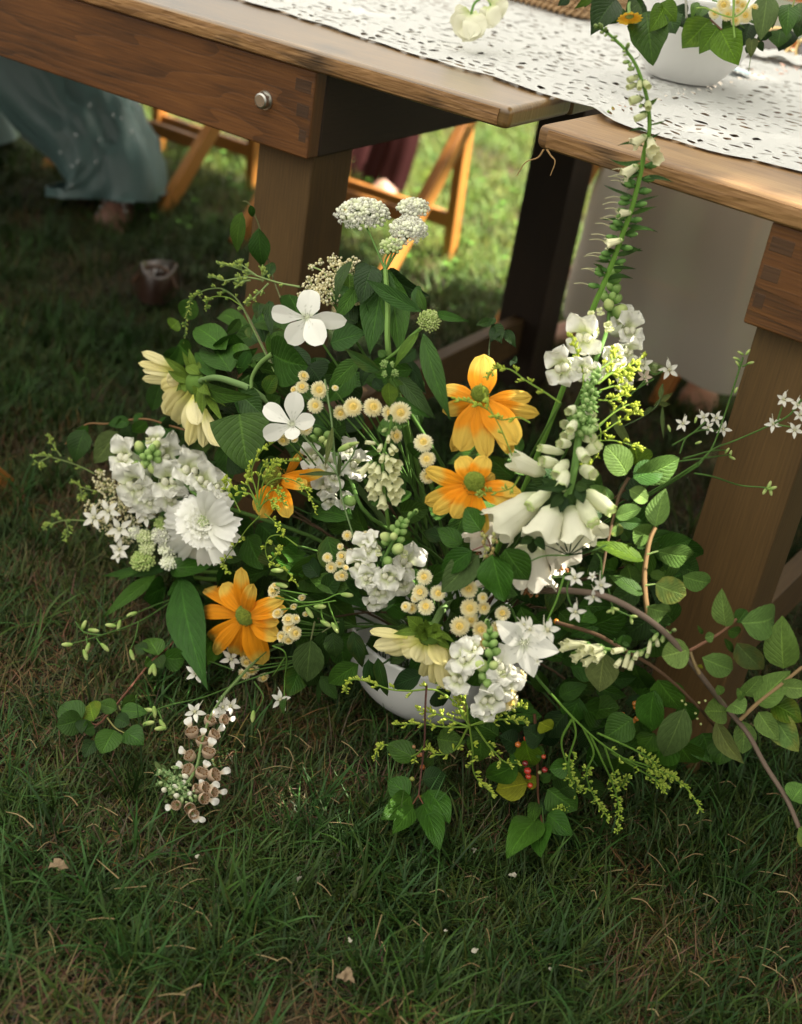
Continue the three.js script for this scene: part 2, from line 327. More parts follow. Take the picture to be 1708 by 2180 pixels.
// ---------- people, seen from the knees down under the tables ----------
function fleshMesh(bones, lo, hi, cell, k = .02) {          // one continuous surface round tapered capsules [a, b, ra, rb]
  const span = Math.max(hi.x - lo.x, hi.y - lo.y, hi.z - lo.z), res = Math.min(110, Math.ceil(span / cell) + 2), mc = new MarchingCubes(res, new THREE.MeshStandardMaterial(), false, false, 120000), h = span / 2, c = V3((lo.x + hi.x) / 2, (lo.y + hi.y) / 2, (lo.z + hi.z) / 2), p = V3(0, 0, 0), ab = V3(0, 0, 0), ap = V3(0, 0, 0);
  for (let z = 0; z < res; z++) for (let y = 0; y < res; y++) for (let x = 0; x < res; x++) {
    p.set((x - res / 2) / (res / 2) * h + c.x, (y - res / 2) / (res / 2) * h + c.y, (z - res / 2) / (res / 2) * h + c.z);
    let D = 1;
    for (const [a, b, ra, rb] of bones) { ab.copy(b).sub(a); ap.copy(p).sub(a); const t = clamp(ap.dot(ab) / ab.lengthSq()), d = ap.addScaledVector(ab, -t).length() - lerp(ra, rb, t); const m = Math.max(k - Math.abs(D - d), 0) / k; D = Math.min(D, d) - m * m * k * .25; }
    mc.field[x + y * res + z * res * res] = -D;
  }
  mc.isolation = 0; mc.update();
  const n = mc.count, g = new THREE.BufferGeometry(), pos = mc.positionArray.slice(0, n * 3), nor = mc.normalArray.slice(0, n * 3);
  for (let i = 0; i < n; i++) { pos[i * 3] = pos[i * 3] * h + c.x; pos[i * 3 + 1] = pos[i * 3 + 1] * h + c.y; pos[i * 3 + 2] = pos[i * 3 + 2] * h + c.z; }
  g.setAttribute('position', new THREE.Float32BufferAttribute(pos, 3)); g.setAttribute('normal', new THREE.Float32BufferAttribute(nor, 3)); g.setAttribute('uv', new THREE.Float32BufferAttribute(new Float32Array(n * 2), 2));
  return tint(g);
}
function foot(ank, dir, up, s = 1) {                         // bones of a foot: heel, arch, ball and five toes
  const d = dir.clone().normalize(), sd = V3(0, 0, 0).crossVectors(d, up).normalize(), q = (f, u, w) => ank.clone().addScaledVector(d, f * s).addScaledVector(up, u * s).addScaledVector(sd, w * s);
  const b = [[q(-.03, -.055, 0), q(0, -.01, 0), .028 * s, .03 * s], [q(0, -.01, 0), q(.10, -.048, .004), .033 * s, .024 * s], [q(-.03, -.056, 0), q(.10, -.058, -.02), .024 * s, .018 * s], [q(.08, -.056, -.022), q(.11, -.058, .022), .02 * s, .017 * s]];
  const tl = [.058, .05, .045, .038, .03];
  tl.forEach((l, i) => b.push([q(.105 - i * .006, -.06, -.028 + i * .0145), q(.105 - i * .006 + l, -.066, -.03 + i * .0155), (i ? .0085 : .012) * s, (i ? .007 : .010) * s]));
  return b;
}
function sleeve(pts, radii, { folds = 5, deep = .12, squash = 1, seed = 0, nu = 48, nv = 40, fine = 0 } = {}) {   // a tube of cloth with lengthwise folds, closed at its upper end
  const cv = curveAt(pts);
  const fr = cv.computeFrenetFrames(nv, false);
  return surf(nu, nv, (u, v) => {
    const i = Math.round(v * nv), c = cv.getPoint(v), a = u * 2 * Math.PI, fi = v * (radii.length - 1), k = Math.min(radii.length - 2, Math.floor(fi));
    const wave = Math.sin(a * folds + seed + 2.2 * noise(v * 2, seed)) * .5 + noise(Math.cos(a) * 1.6 + seed, Math.sin(a) * 1.6, v * 3 + seed) * 1.1 + fine * noise(Math.cos(a) * 5, Math.sin(a) * 5, v * 14 + seed);
    let r = lerp(radii[k], radii[k + 1], fi - k) * (1 + deep * wave * (.35 + .65 * v)); if (v === 0) r = .001;
    return c.clone().addScaledVector(fr.normals[i], Math.cos(a) * r).addScaledVector(fr.binormals[i], Math.sin(a) * r * squash);
  });
}
const skin = plain(C(.52, .30, .22), .5), skinDark = plain(C(.36, .19, .14), .5);
{
  reseed(31);
  const t = thing('person', 'seated person in teal satin wide trousers and jewelled sandal, legs crossed under the left table', 'person', V3(-2.9, 0, -2.6));
  const ank = V3(-2.255, .085, -2.37), fd = V3(.42, -.12, .62).normalize();
  part(t, 'body', fleshMesh([...foot(ank, fd, V3(0, 1, 0)), [V3(-2.255, .075, -2.37), V3(-2.74, .44, -2.34), .036, .052], [V3(-2.74, .44, -2.34), V3(-3.02, .54, -2.72), .066, .085], [V3(-2.82, .07, -2.44), V3(-2.88, .5, -2.34), .036, .052], [V3(-2.88, .5, -2.34), V3(-2.96, .54, -2.76), .064, .085], [V3(-3.05, .56, -2.78), V3(-2.93, .62, -2.8), .10, .10], ...foot(V3(-2.82, .085, -2.44), V3(.3, -.05, .7), V3(0, 1, 0))], V3(-3.2, 0, -2.95), V3(-2.0, .72, -2.1), .0125, .02), skinDark);
  const satin = plain(C(.125, .205, .20), .36, { sheen: .6, sheenColor: C(.5, .6, .6), sheenRoughness: .4 });
  part(t, 'trouser_leg', sleeve([V3(-3.0, .58, -2.78), V3(-2.84, .55, -2.45), V3(-2.66, .42, -2.31), V3(-2.50, .30, -2.32), V3(-2.35, .21, -2.35), V3(-2.275, .13, -2.36), V3(-2.262, .05, -2.355)], [.10, .12, .135, .135, .13, .125, .135], { folds: 4, deep: .22, seed: 2.1, fine: .8 }), satin);
  part(t, 'trouser_leg', sleeve([V3(-2.98, .56, -2.8), V3(-2.95, .52, -2.4), V3(-2.88, .40, -2.30), V3(-2.84, .22, -2.34), V3(-2.80, .04, -2.36)], [.10, .11, .12, .13, .15], { folds: 4, deep: .1, seed: 5, fine: .2 }), satin);
  const gem = plain(C(.8, .85, .88), .12, { metalness: .6 }), strapM = plain(C(.16, .09, .07), .4), sole = plain(C(.10, .06, .045), .6);
  const sd = V3(0, 0, 0).crossVectors(fd, V3(0, 1, 0)).normalize(), q = (f, u, w) => ank.clone().addScaledVector(fd, f).addScaledVector(V3(0, 1, 0), u).addScaledVector(sd, w);
  const sandal = part(t, 'sandal', tube([q(-.05, -.085, 0), q(.02, -.087, 0), q(.10, -.083, -.004), q(.165, -.08, -.004)], .02, .03, 10, 10).scale(1, 1, 1), sole);
  for (const [f0, u0, f1, u1] of [[.12, -.075, .085, -.022], [.05, -.075, .06, .0]]) {
    const st = [q(f0, u0, -.044), q(f1, u1, -.02), q(f1 + .004, u1 + .004, .012), q(f0, u0, .044)];
    const sm = part(sandal, 'strap', tube(st, .0055, .0055, 14, 6), strapM), cv = curveAt(st);
    part(sandal, 'jewel_row', Array.from({ length: 11 }, (_, i) => ball(cv.getPoint(.12 + i * .076).addScaledVector(V3(0, 1, 0), .006), .0045, WHITE, 1, null, 6, 4)), gem);
  }
  part(t, 'sequin_row', Array.from({ length: 18 }, (_, i) => { const v = rr(.35, .97), c = curveAt([V3(-2.84, .55, -2.45), V3(-2.66, .42, -2.31), V3(-2.46, .27, -2.31), V3(-2.28, .15, -2.33), V3(-2.19, .085, -2.34)]).getPoint(v), a = rr(-.4, 2.0); return ball(c.addScaledVector(V3(.55, .8, .0).normalize(), Math.cos(a) * .142).addScaledVector(V3(0, .2, 1), Math.sin(a) * .142), rr(.002, .0038), WHITE, 1, null, 5, 4); }), gem, { kind: 'stuff' });
}
{
  reseed(32);
  const t = thing('person', 'seated person in a long pale skirt behind the right table, one bare foot showing', 'person', V3(-.85, 0, -2.75));
  part(t, 'body', fleshMesh([...foot(V3(-1.0, .085, -2.60), V3(-.85, -.1, .32), V3(0, 1, 0), .95), [V3(-1.0, .075, -2.60), V3(-.94, .46, -2.50), .034, .055], [V3(-.94, .46, -2.50), V3(-.9, .54, -2.86), .065, .085], [V3(-.76, .08, -2.60), V3(-.79, .44, -2.55), .034, .05], [V3(-.79, .44, -2.55), V3(-.8, .5, -2.86), .055, .075], [V3(-.92, .56, -2.88), V3(-.76, .6, -2.88), .10, .10], ...foot(V3(-.76, .085, -2.60), V3(.2, -.1, .6), V3(0, 1, 0), .95)], V3(-1.25, 0, -3.05), V3(-.5, .72, -2.3), .0125, .02), skin);
  const cloth = plain(C(.74, .69, .61), .95, { transmission: .25, thickness: 0, sheen: .3, sheenColor: C(.6, .6, .6) });
  const drape = (cx, cz, rx, rz, y0, y1, sd, a0, a1) => surf(72, 40, (u, v) => {
    const a = lerp(a0, a1, u), y = lerp(y0, y1, v), f = noise(Math.cos(a) * 1.5 + sd, Math.sin(a) * 1.5, v * .9 + sd) * .20 + Math.sin(a * 6 + sd + v * 2.2) * .055 * (.3 + .7 * v) + .03 * noise(a * 3, v * 4, sd) + Math.sin(a * 11 + 2 * sd) * .008 * v, sw = 1 + .05 * v, lap = v < .14 ? Math.pow(v / .14, .4) : 1;
    return V3(cx + Math.cos(a) * rx * sw * lap * (1 + f), y + (v > .9 ? .012 * Math.sin(a * 4 + sd) * (v - .9) * 10 : 0), cz + Math.sin(a) * rz * sw * lap * (1 + f));
  });
  part(t, 'skirt', drape(-.835, -2.60, .215, .20, .655, .095, 1.3, -.25, Math.PI + .3), cloth);
  part(t, 'skirt_panel', drape(-.50, -2.64, .14, .17, .66, .07, 4.2, -1.2, Math.PI + .6), cloth);
}
{
  reseed(33);
  const t = thing('person', 'standing person in dark burgundy pleated trousers far behind the left table', 'person', V3(-2.0, 0, -3.25));
  const burg = plain(C(.030, .009, .009), .9, { specularIntensity: .1 });
  part(t, 'body', fleshMesh([[V3(-2.02, .05, -3.2), V3(-2.05, .48, -3.25), .04, .055], [V3(-2.05, .48, -3.25), V3(-2.08, .88, -3.3), .06, .085], [V3(-2.2, .05, -3.3), V3(-2.2, .48, -3.32), .04, .055], [V3(-2.2, .48, -3.32), V3(-2.18, .88, -3.34), .06, .085], ...foot(V3(-2.0, .085, -3.2), V3(.3, -.1, .6), V3(0, 1, 0)), ...foot(V3(-2.2, .085, -3.3), V3(.1, -.1, .6), V3(0, 1, 0))], V3(-2.4, 0, -3.5), V3(-1.8, .98, -3.0), .015, .02), skinDark);
  part(t, 'trouser_leg', sleeve([V3(-2.08, .92, -3.3), V3(-2.05, .5, -3.25), V3(-1.985, .22, -3.2), V3(-1.99, -.01, -3.16)], [.085, .075, .062, .062], { folds: 7, deep: .13, seed: 1 }), burg);
  part(t, 'trouser_leg', sleeve([V3(-2.2, .92, -3.34), V3(-2.2, .5, -3.32), V3(-2.2, .22, -3.3), V3(-2.19, -.01, -3.25)], [.09, .085, .08, .085], { folds: 7, deep: .13, seed: 2 }), burg);
}
// ---------- brown shoe in the grass ----------
{
  const t = thing('leather_shoe', 'small brown glossy leather shoe lying in the shaded grass on the left', 'shoe', V3(-1.8, 0, -2.02)), lm = plain(C(.045, .021, .014), .28, { clearcoat: .4 });
  const ax = V3(-.55, 0, -.8).normalize(), sd = V3(.8, 0, -.55).normalize(), q = (f, u, w) => V3(-1.765, .012, -1.965).addScaledVector(ax, f).addScaledVector(V3(0, 1, 0), u).addScaledVector(sd, w);
  part(t, 'upper', surf(28, 24, (u, v) => { const a = u * 2 * Math.PI, f = .075 + Math.cos(a) * .10 * (1 - .1 * v), wd = .043 * (1 + .12 * Math.sin(Math.PI * clamp(f / .19))), toe = sst(.06, .19, f); const w = Math.sin(a) * wd * (1 - .25 * v), top = lerp(.056, .034, toe); const r = v < .7 ? 1 - .1 * v : Math.max(0, .93 * (1 - Math.pow((v - .7) / .3, 1.3))), dip = v < .75 ? 0 : (v - .75) * lerp(.16, -.02, toe); return q(.075 + (f - .075) * r, .008 + top * Math.sin(Math.min(1, v * 1.4) * Math.PI / 2) - dip + .004 * Math.sin(a * 2) * v, w * r); }), lm);
  part(t, 'sole', surf(28, 4, (u, v) => { const a = u * 2 * Math.PI, k = v < .3 ? v / .3 * .97 : v > .9 ? 0 : 1; return q(.075 + Math.cos(a) * .103 * k, v < .5 ? -.004 : .009, Math.sin(a) * .045 * k); }), plain(C(.03, .018, .014), .6));
  part(t, 'strap', tube([q(.02, .035, -.046), q(.05, .062, -.02), q(.05, .062, .02), q(.02, .035, .046)], .004, .004, 14, 6), plain(C(.12, .06, .03), .4));
}
// ---------- lace runner with cut-out leaves ----------
{
  reseed(77);
  const kn = [[-2.4, -1.53], [-1.231, -1.526], [-.833, -1.49], [-.656, -1.47], [-.605, -1.428], [-.487, -1.43], [-.386, -1.457], [1, -1.5]];
  const zf = (x) => { let i = 0; while (i < kn.length - 2 && x > kn[i + 1][0]) i++; return lerp(kn[i][1], kn[i + 1][1], sst(0, 1, clamp((x - kn[i][0]) / (kn[i + 1][0] - kn[i][0])))); };
  const T = .15, nx = 20, nz = 5, x0 = -2.25;
  const put = (u, v) => { const x = x0 + u, z = zf(x) - v; const bump = .0032 + .0024 * Math.max(0, noise(x * 9, z * 9, 2)) + .004 * Math.exp(-(((x + .63) / .03) ** 2)) * (v < .1 ? 1 - v / .1 : 0); return V3(x, TOP + bump, z); };
  const sheet = [], cord = [];
  for (let i = 0; i < nx; i++) for (let j = 0; j < nz; j++) {
    const sh = new THREE.Shape(), e = 10, pt = [];
    for (let k = 0; k < e; k++) pt.push([k / e, 0]); for (let k = 0; k < e; k++) pt.push([1, k / e]); for (let k = e; k > 0; k--) pt.push([k / e, 1]); for (let k = e; k > 0; k--) pt.push([0, k / e]);
    const scal = (u) => .005 * Math.abs(Math.sin((i + u) * 5.2)) - .004 + .003 * noise((i + u) * 3.1, 3);
    pt.forEach(([u, v], k) => { const q = [u * T, v * T - (j === 0 && v === 0 ? scal(u) : 0)]; k ? sh.lineTo(...q) : sh.moveTo(...q); });
    const hs = []; let tries = 0;
    while (hs.length < 40 && tries++ < 1400) {
      const x = rr(.010, T - .010), y = rr(.011, T - .011), c = [Math.round(((i * T + x) / .11)) * .11, Math.round((j * T + y) / .11) * .11], an = Math.atan2(j * T + y - c[1], i * T + x - c[0]) + (rnd() < .5 ? 0 : 1.4) + rr(-.3, .3), L = rr(.0055, .0125), wd = L * rr(.26, .48);
      if (hs.some((h) => Math.hypot(h[0] - x, h[1] - y) < (h[3] + L) * .78)) continue;
      const ex = Math.abs(Math.cos(an)) * L + .002, ey = Math.abs(Math.sin(an)) * L + .002; if (x < ex || x > T - ex || y < ey || y > T - ey) continue;
      hs.push([x, y, an, L, wd, rnd() < .25 ? 1 : 0]);
    }
    for (const [x, y, an, L, wd, tri] of hs) {
      const ring = []; for (let k = 0; k < 10; k++) { const a = k / 10 * 2 * Math.PI, ca = Math.cos(a), sa = Math.sin(a); const lx = ca * L, ly = sa * wd * (tri ? 1 - ca * .7 : 1) * (1 - .55 * ca * ca) * 1.25 + ca * ca * .15 * L; ring.push([x + lx * Math.cos(an) - ly * Math.sin(an), y + lx * Math.sin(an) + ly * Math.cos(an)]); }
      const p = new THREE.Path(); ring.forEach((q, k) => k ? p.lineTo(...q) : p.moveTo(...q)); sh.holes.push(p);
      if (x0 + i * T > -1.7 && x0 + i * T < .35) cord.push(surf(10, 3, (u, v) => { const k = Math.round(u * 10) % 10, q = ring[k], a = v * Math.PI, dx = q[0] - x, dy = q[1] - y, l = Math.hypot(dx, dy), o = .0008 * (1 + Math.cos(a)); const w = put(i * T + q[0] + dx / l * o, j * T + q[1] + dy / l * o); w.y += .0009 * Math.sin(a); return w; }));
    }
    const g = new THREE.ShapeGeometry(sh).toNonIndexed(), gp = g.attributes.position;
    for (let k = 0; k < gp.count; k++) { const w = put(i * T + gp.getX(k), j * T + gp.getY(k)); gp.setXYZ(k, w.x, w.y, w.z); }
    const uv = g.attributes.uv; for (let k = 0; k < gp.count; k++) uv.setXY(k, gp.getX(k), gp.getZ(k));
    g.computeVertexNormals(); sheet.push(tint(g));
  }
  const weave = dataTex(512, 512, (u, v) => .5 + .2 * Math.sin(u * 512 * .9) * Math.sin(v * 512 * .9) + .3 * noise(u * 30, v * 30, 1) + .25 * noise(u * 9, v * 9, 4), false, [6, 6]);
  const cm = plain(C(.77, .765, .74), .85, { bumpMap: weave, bumpScale: .003 });
  const t = thing('table_runner', 'white cutwork lace runner laid along both farm tables', 'table runner', V3(-.65, TOP, -1.47));
  part(t, 'cloth', sheet, cm); part(t, 'stitched_edging', cord, plain(C(.72, .715, .69), .8), { kind: 'stuff' });
}
// ---------- things on the runner ----------
function bowlGeo(c, prof, thick = .004, n = 48) {           // prof: [[radius, height] ...] from the foot's centre to the rim
  const cv = new THREE.SplineCurve(prof.map((p) => new THREE.Vector2(...p))).getPoints(40), inn = cv.slice().reverse().map((p) => new THREE.Vector2(Math.max(0, p.x - thick), p.y + (p.x < .02 ? thick : thick * .25))).filter((p) => p.y > thick * .9), g = new THREE.LatheGeometry([...cv, ...inn], n);
  g.translate(c.x, c.y, c.z); return tint(g);
}
const glaze = new THREE.MeshPhysicalMaterial({ color: C(.84, .835, .82), roughness: .42, clearcoat: .25, clearcoatRoughness: .35, vertexColors: true, side: THREE.DoubleSide });
{
  const b = V3(-.672, TOP + .006, -1.80), t = thing('flower_bowl', 'white bowl of flowers standing on the lace runner', 'bowl', b);
  part(t, 'bowl_body', bowlGeo(b, [[0, 0], [.040, 0], [.050, .004], [.073, .033], [.087, .070], [.093, .112]], .004), glaze);
}
{
  reseed(12);
  const t = thing('woven_basket', 'shallow natural woven basket at the top edge behind the sweet peas', 'basket', V3(-1.13, TOP, -2.22)), wm = plain(C(.46, .30, .16), .75), wd = plain(C(.30, .19, .10), .8);
  const hx = .20, hz = .10, rc = .06, ctr = V3(-1.145, TOP + .006, -2.20), yaw = -.16;
  const loop = (u) => { const per = [2 * (hx - rc), Math.PI / 2 * rc, 2 * (hz - rc), Math.PI / 2 * rc, 2 * (hx - rc), Math.PI / 2 * rc, 2 * (hz - rc), Math.PI / 2 * rc], tot = per.reduce((a, b) => a + b); let s = (u % 1) * tot, i = 0; while (i < 7 && s > per[i]) s -= per[i++]; const k = s / per[i], q = [[-hx + rc, hz, hx - rc, hz], null, [hx, hz - rc, hx, -hz + rc], null, [hx - rc, -hz, -hx + rc, -hz], null, [-hx, -hz + rc, -hx, hz - rc], null][i]; if (q) return V3(lerp(q[0], q[2], k), 0, lerp(q[1], q[3], k)); const cc = [0, [hx - rc, hz - rc, Math.PI / 2], 0, [hx - rc, -hz + rc, 0], 0, [-hx + rc, -hz + rc, -Math.PI / 2], 0, [-hx + rc, hz - rc, Math.PI]][i], a = cc[2] - k * Math.PI / 2; return V3(cc[0] + Math.cos(a) * rc, 0, cc[1] + Math.sin(a) * rc); };
  for (let row = 0; row < 4; row++) for (let s = 0; s < 2; s++)
    part(t, 'woven_strand', surf(6, 330, (u, v) => { const c = loop(v).applyAxisAngle(V3(0, 1, 0), yaw), ph = v * 2 * Math.PI * 46 + s * Math.PI + row, d = loop((v + .001) % 1).applyAxisAngle(V3(0, 1, 0), yaw).sub(c).normalize(), sd = V3(-d.z, 0, d.x), a = u * 2 * Math.PI; return c.addScaledVector(sd, Math.cos(ph) * .0045 + Math.cos(a) * .0042 + row * -.001).add(V3(0, .007 + row * .0115 + Math.sin(ph) * .0035 + Math.sin(a) * .0042, 0)).add(ctr); }), row % 2 ? wm : (s ? wm : wm));
  part(t, 'base', new THREE.BoxGeometry(2 * hx - .03, .006, 2 * hz - .03).rotateY(yaw).translate(ctr.x, ctr.y + .004, ctr.z).toNonIndexed() && tint(new THREE.BoxGeometry(2 * hx - .03, .006, 2 * hz - .03).rotateY(yaw).translate(ctr.x, ctr.y + .004, ctr.z)), wd);
}
{
  const o = onY(1558, 150, TOP + .008), t = thing('paper_slip', 'pale blue paper slip beside the foot of the white bowl on the runner', 'paper', o);
  part(t, 'sheet', surf(8, 3, (u, v) => V3(o.x + (u - .5) * .052 + (v - .5) * .006, TOP + .0085 + .003 * Math.sin(u * 3), o.z + (v - .5) * .03 - (u - .5) * .01)), plain(C(.50, .66, .70), .7));
}
{
  const o = onY(1680, 132, TOP + .004), t = thing('sunglasses', 'folded gold rimmed sunglasses lying on the runner at the right edge', 'sunglasses', o), gold = new THREE.MeshStandardMaterial({ color: C(.72, .52, .24), metalness: 1, roughness: .3, vertexColors: true }), lens = plain(C(.05, .03, .02), .1, { clearcoat: 1 });
  for (const s of [-1, 1]) {
    const c = V3(o.x + s * .029, TOP + .028, o.z - s * .006);
    const rim = part(t, 'rim', tint(new THREE.TorusGeometry(.024, .0028, 8, 28).rotateX(-.55).rotateY(.2).translate(c.x, c.y, c.z)), gold);
    part(rim, 'lens', tint(new THREE.SphereGeometry(.0235, 20, 8).scale(1, 1, .08).rotateX(-.55).rotateY(.2).translate(c.x, c.y, c.z)), lens);
    part(t, 'temple', tube([c.clone().add(V3(s * .024, .01, 0)), c.clone().add(V3(s * .02, -.004, -.03)), c.clone().add(V3(-s * .06, -.016, -.035))], .0018, .0022, 10, 6), gold);
  }
  part(t, 'bridge', tube([V3(o.x - .008, TOP + .036, o.z), V3(o.x, TOP + .04, o.z), V3(o.x + .008, TOP + .036, o.z)], .0018, .0018, 6, 6), gold);
}
{
  reseed(3);
  const o = onY(1612, 118, TOP + .006), t = thing('napkin', 'crumpled white cloth napkin at the back edge of the runner', 'napkin', o);
  part(t, 'cloth', surf(26, 16, (u, v) => V3(o.x + (u - .5) * .16, TOP + .010 + .012 * Math.abs(noise(u * 4, v * 3, 5)) + .008 * Math.sin(u * 9 + v * 4) ** 2, o.z + (v - .5) * .07 - (u - .5) * .03)), plain(C(.74, .73, .70), .85));
}
{
  const o = V3(-.636, UND - .004, -1.345), t = thing('dry_roots', 'wispy dry plant roots dangling below the corner of the right table', 'roots', o);
  [[[1170, 318], [1158, 335], [1132, 345], [1112, 375]], [[1176, 318], [1184, 330], [1190, 335]], [[1178, 320], [1186, 333], [1194, 342], [1184, 374]]].forEach((l) => part(t, 'root', tube(l.map(([x, y]) => onZ(x - 12, y, -1.335)), .0011, .0005, 12, 5), plain(C(.40, .24, .10), .8)));
}
// ---------- plant parts ----------
const CROP = { D: [0, 0, 1], A: [34.2, 683.2, .32], B: [512.4, 751.5, .28], C: [854, 717.4, .32], E: [1298, 683.2, .2821], F: [68.3, 1195.6, .32], G: [580.7, 1195.6, .32], K: [1059, 1195.6, .38], M: [341.6, 375.8, .32], N: [819.8, 375.8, .32], Q: [1127.3, 341.6, .34], R: [1161.4, 0, .32], T: [478.2, 170.8, .32], U: [1366.4, 1195.6, .2037], X: [1195.6, 922.3, .2], Y: [649, 546.6, .2], J: [375.8, 854, .2], H: [751.5, 1503, .28], L: [1332.3, 0, .22], O: [1400.6, 717.4, .18] };
const px = (k, p) => { const c = CROP[k]; return [c[0] + p[0] * c[2], c[1] + p[1] * c[2]]; };
const PMIN = .055;
const PX = (k, p, off = 0, h = PMIN) => { const [x, y] = px(k, p), r = ray(x, y); let d = domeD(x, y) - off; if (r.y < 0) d = Math.min(d, dY(x, y, h)); return at(x, y, d); };   // a place on the bouquet, never lower than h
const sc = (k) => CROP[k][2];
const veins = (n, ang, soft) => dataTex(128, 256, (u, v) => {
  const s = Math.abs(u - .5) * 2, mid = Math.exp(-((s / .045) ** 2)); let q = (v - s * ang) * n; q = Math.abs(q - Math.floor(q) - .5) * 2;
  const lat = Math.exp(-(((1 - q) / soft) ** 2)) * sst(0, .08, s) * (1 - s * .55); const cell = .06 * noise(u * 40, v * 60, 2) + .07 * noise(u * 9, v * 14, 6);
  const b = .76 + cell + .20 * mid + .10 * lat; return [b + .02 * mid, b, b - .02 * mid];
}, true);
const vBump = (n, ang, soft) => dataTex(128, 256, (u, v) => { const s = Math.abs(u - .5) * 2; let q = (v - s * ang) * n; q = Math.abs(q - Math.floor(q) - .5) * 2; return .7 - .35 * Math.exp(-((s / .06) ** 2)) - .3 * Math.exp(-(((1 - q) / (soft * 1.4)) ** 2)) + .12 * noise(u * 30, v * 45, 3); }, false);
const leafTex = veins(9, .35, .16), leafBmp = vBump(9, .35, .2), leafTex2 = veins(6, .55, .12), leafBmp2 = vBump(6, .55, .16);
const leafMat = (r, g, b, o = {}) => new THREE.MeshPhysicalMaterial({ color: C(r * 1.5, g * 1.36, b * .85), map: o.alt ? leafTex2 : leafTex, bumpMap: o.alt ? leafBmp2 : leafBmp, bumpScale: o.bump ?? .0012, roughness: o.rough ?? .5, specularIntensity: o.spec ?? .35, vertexColors: true, side: THREE.DoubleSide });
const LF = {
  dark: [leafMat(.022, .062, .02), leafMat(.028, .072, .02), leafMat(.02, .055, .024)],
  mid: [leafMat(.04, .115, .024), leafMat(.05, .125, .028), leafMat(.036, .10, .026)],
  apple: [leafMat(.135, .265, .095, { rough: .6 }), leafMat(.105, .22, .07, { rough: .6 }), leafMat(.155, .29, .115, { rough: .65 })],
  glossy: [leafMat(.045, .132, .026, { rough: .36, alt: 1 }), leafMat(.034, .11, .022, { rough: .34, alt: 1 })],
  grey: [leafMat(.13, .20, .10, { rough: .7, alt: 1 }), leafMat(.085, .145, .07, { rough: .65, alt: 1 })],
  milk: [leafMat(.032, .10, .022, { rough: .55 }), leafMat(.045, .13, .025, { rough: .55 })],
  lime: [leafMat(.20, .26, .025, { rough: .5, alt: 1 })], bright: [leafMat(.09, .20, .018, { rough: .5 }), leafMat(.075, .165, .02, { rough: .5 })],
  bract: [leafMat(.13, .24, .04, { rough: .55 })],
};
const pick = (a) => Array.isArray(a) ? a[Math.floor(rnd() * a.length)] : a;
const petalBmp = dataTex(256, 256, (u, v) => .5 + .30 * noise(u * 34, v * 2.5, 3) + .25 * noise(u * 9, v * 5, 8) + .12 * noise(u * 60, v * 60, 2), false);
const petalRib = plain(WHITE, .7, { transmission: .2, thickness: 0, bumpMap: petalBmp, bumpScale: .0010, specularIntensity: .3 });
const petalM = plain(WHITE, .8, { transmission: .26, thickness: 0, sheen: .1, sheenColor: C(1, 1, 1), bumpMap: petalBmp, bumpScale: .00016, specularIntensity: .3 }), budM = plain(WHITE, .65, { specularIntensity: .25 }), stemM = plain(WHITE, .6, { specularIntensity: .3 }), berryM = plain(WHITE, .25, { clearcoat: .5 });
const GREEN = C(.10, .20, .045), DGREEN = C(.055, .12, .03), PALE = C(.42, .52, .22), CREAM = C(.78, .70, .40), PWHITE = C(.90, .89, .81), TWIG = C(.13, .085, .05), GOLDB = C(.38, .48, .05), GOLDS = C(.17, .27, .04);
const PROF = {
  ovate: (v) => Math.pow(Math.sin(Math.PI * Math.pow(v, .72)), .85), lance: (v) => Math.pow(Math.sin(Math.PI * Math.pow(v, .78)), 1.15), round: (v) => Math.pow(Math.sin(Math.PI * Math.pow(v, .9)), .6),
  heart: (v) => Math.pow(Math.max(0, Math.cos(Math.PI / 2 * Math.pow(v, 1.05))), .75) * sst(-.02, .12, v + .03), obov: (v) => (.16 + .84 * sst(0, .62, v)) * Math.sqrt(Math.max(0, 1 - Math.pow(v, 5))), petal: (v) => (.45 + .55 * sst(0, .5, v)) * Math.sqrt(Math.max(0, 1 - Math.pow(v, 5))), strap: (v) => Math.min(1, .35 + v * 2.4) * Math.pow(1 - Math.pow(v, 5), .5), wedge: (v) => .40 + .60 * sst(0, .75, v), needle: (v) => Math.pow(Math.sin(Math.PI * Math.pow(v * .96 + .03, .6)), .8),
};
// a leaf or petal from b to t; n: the way its upper side faces; w: full width
function blade(b, t, n, w, { shape = 'ovate', fold = .25, curl = .12, wave = .04, twist = 0, serr = 0, lobes = 0, nlob = 3, pleat = 0, col, nu = 6, nv = 8, cup = 0, bend = 0 } = {}) {
  const d = t.clone().sub(b), L = d.length(); d.normalize(); const N = n.clone().addScaledVector(d, -n.dot(d)).normalize(), Sd = V3(0, 0, 0).crossVectors(d, N), ph = rr(0, 9), pf = PROF[shape], w2 = w / 2;
  return surf(nu, nv, (u, v) => {
    const s = u * 2 - 1, k = pf(v) * w2, tw = twist * v, sa = Math.cos(tw), ca = Math.sin(tw), as = Math.abs(s);
    let along = v * L * (1 + lobes * v * v * (Math.cos(s * Math.PI * nlob) - 1) * .5), up = curl * L * Math.sin(Math.PI * v) * .5 + fold * as * k + wave * w * Math.sin(v * 9 + ph + s * 1.5) * as * .6 - cup * s * s * k + pleat * w * Math.cos(s * Math.PI * 3) * (.25 + v * .5);
    up -= bend * L * v * v * .5 * 0; let wd = k; if (serr && as > .9) wd *= 1 + serr * Math.sin(v * 70);
    return b.clone().addScaledVector(d, along).addScaledVector(Sd, s * wd * sa).addScaledVector(N, up + s * wd * ca);
  }, col);
}
const rollN = (p, d, roll) => toCam(p).applyAxisAngle(d.clone().normalize(), roll);
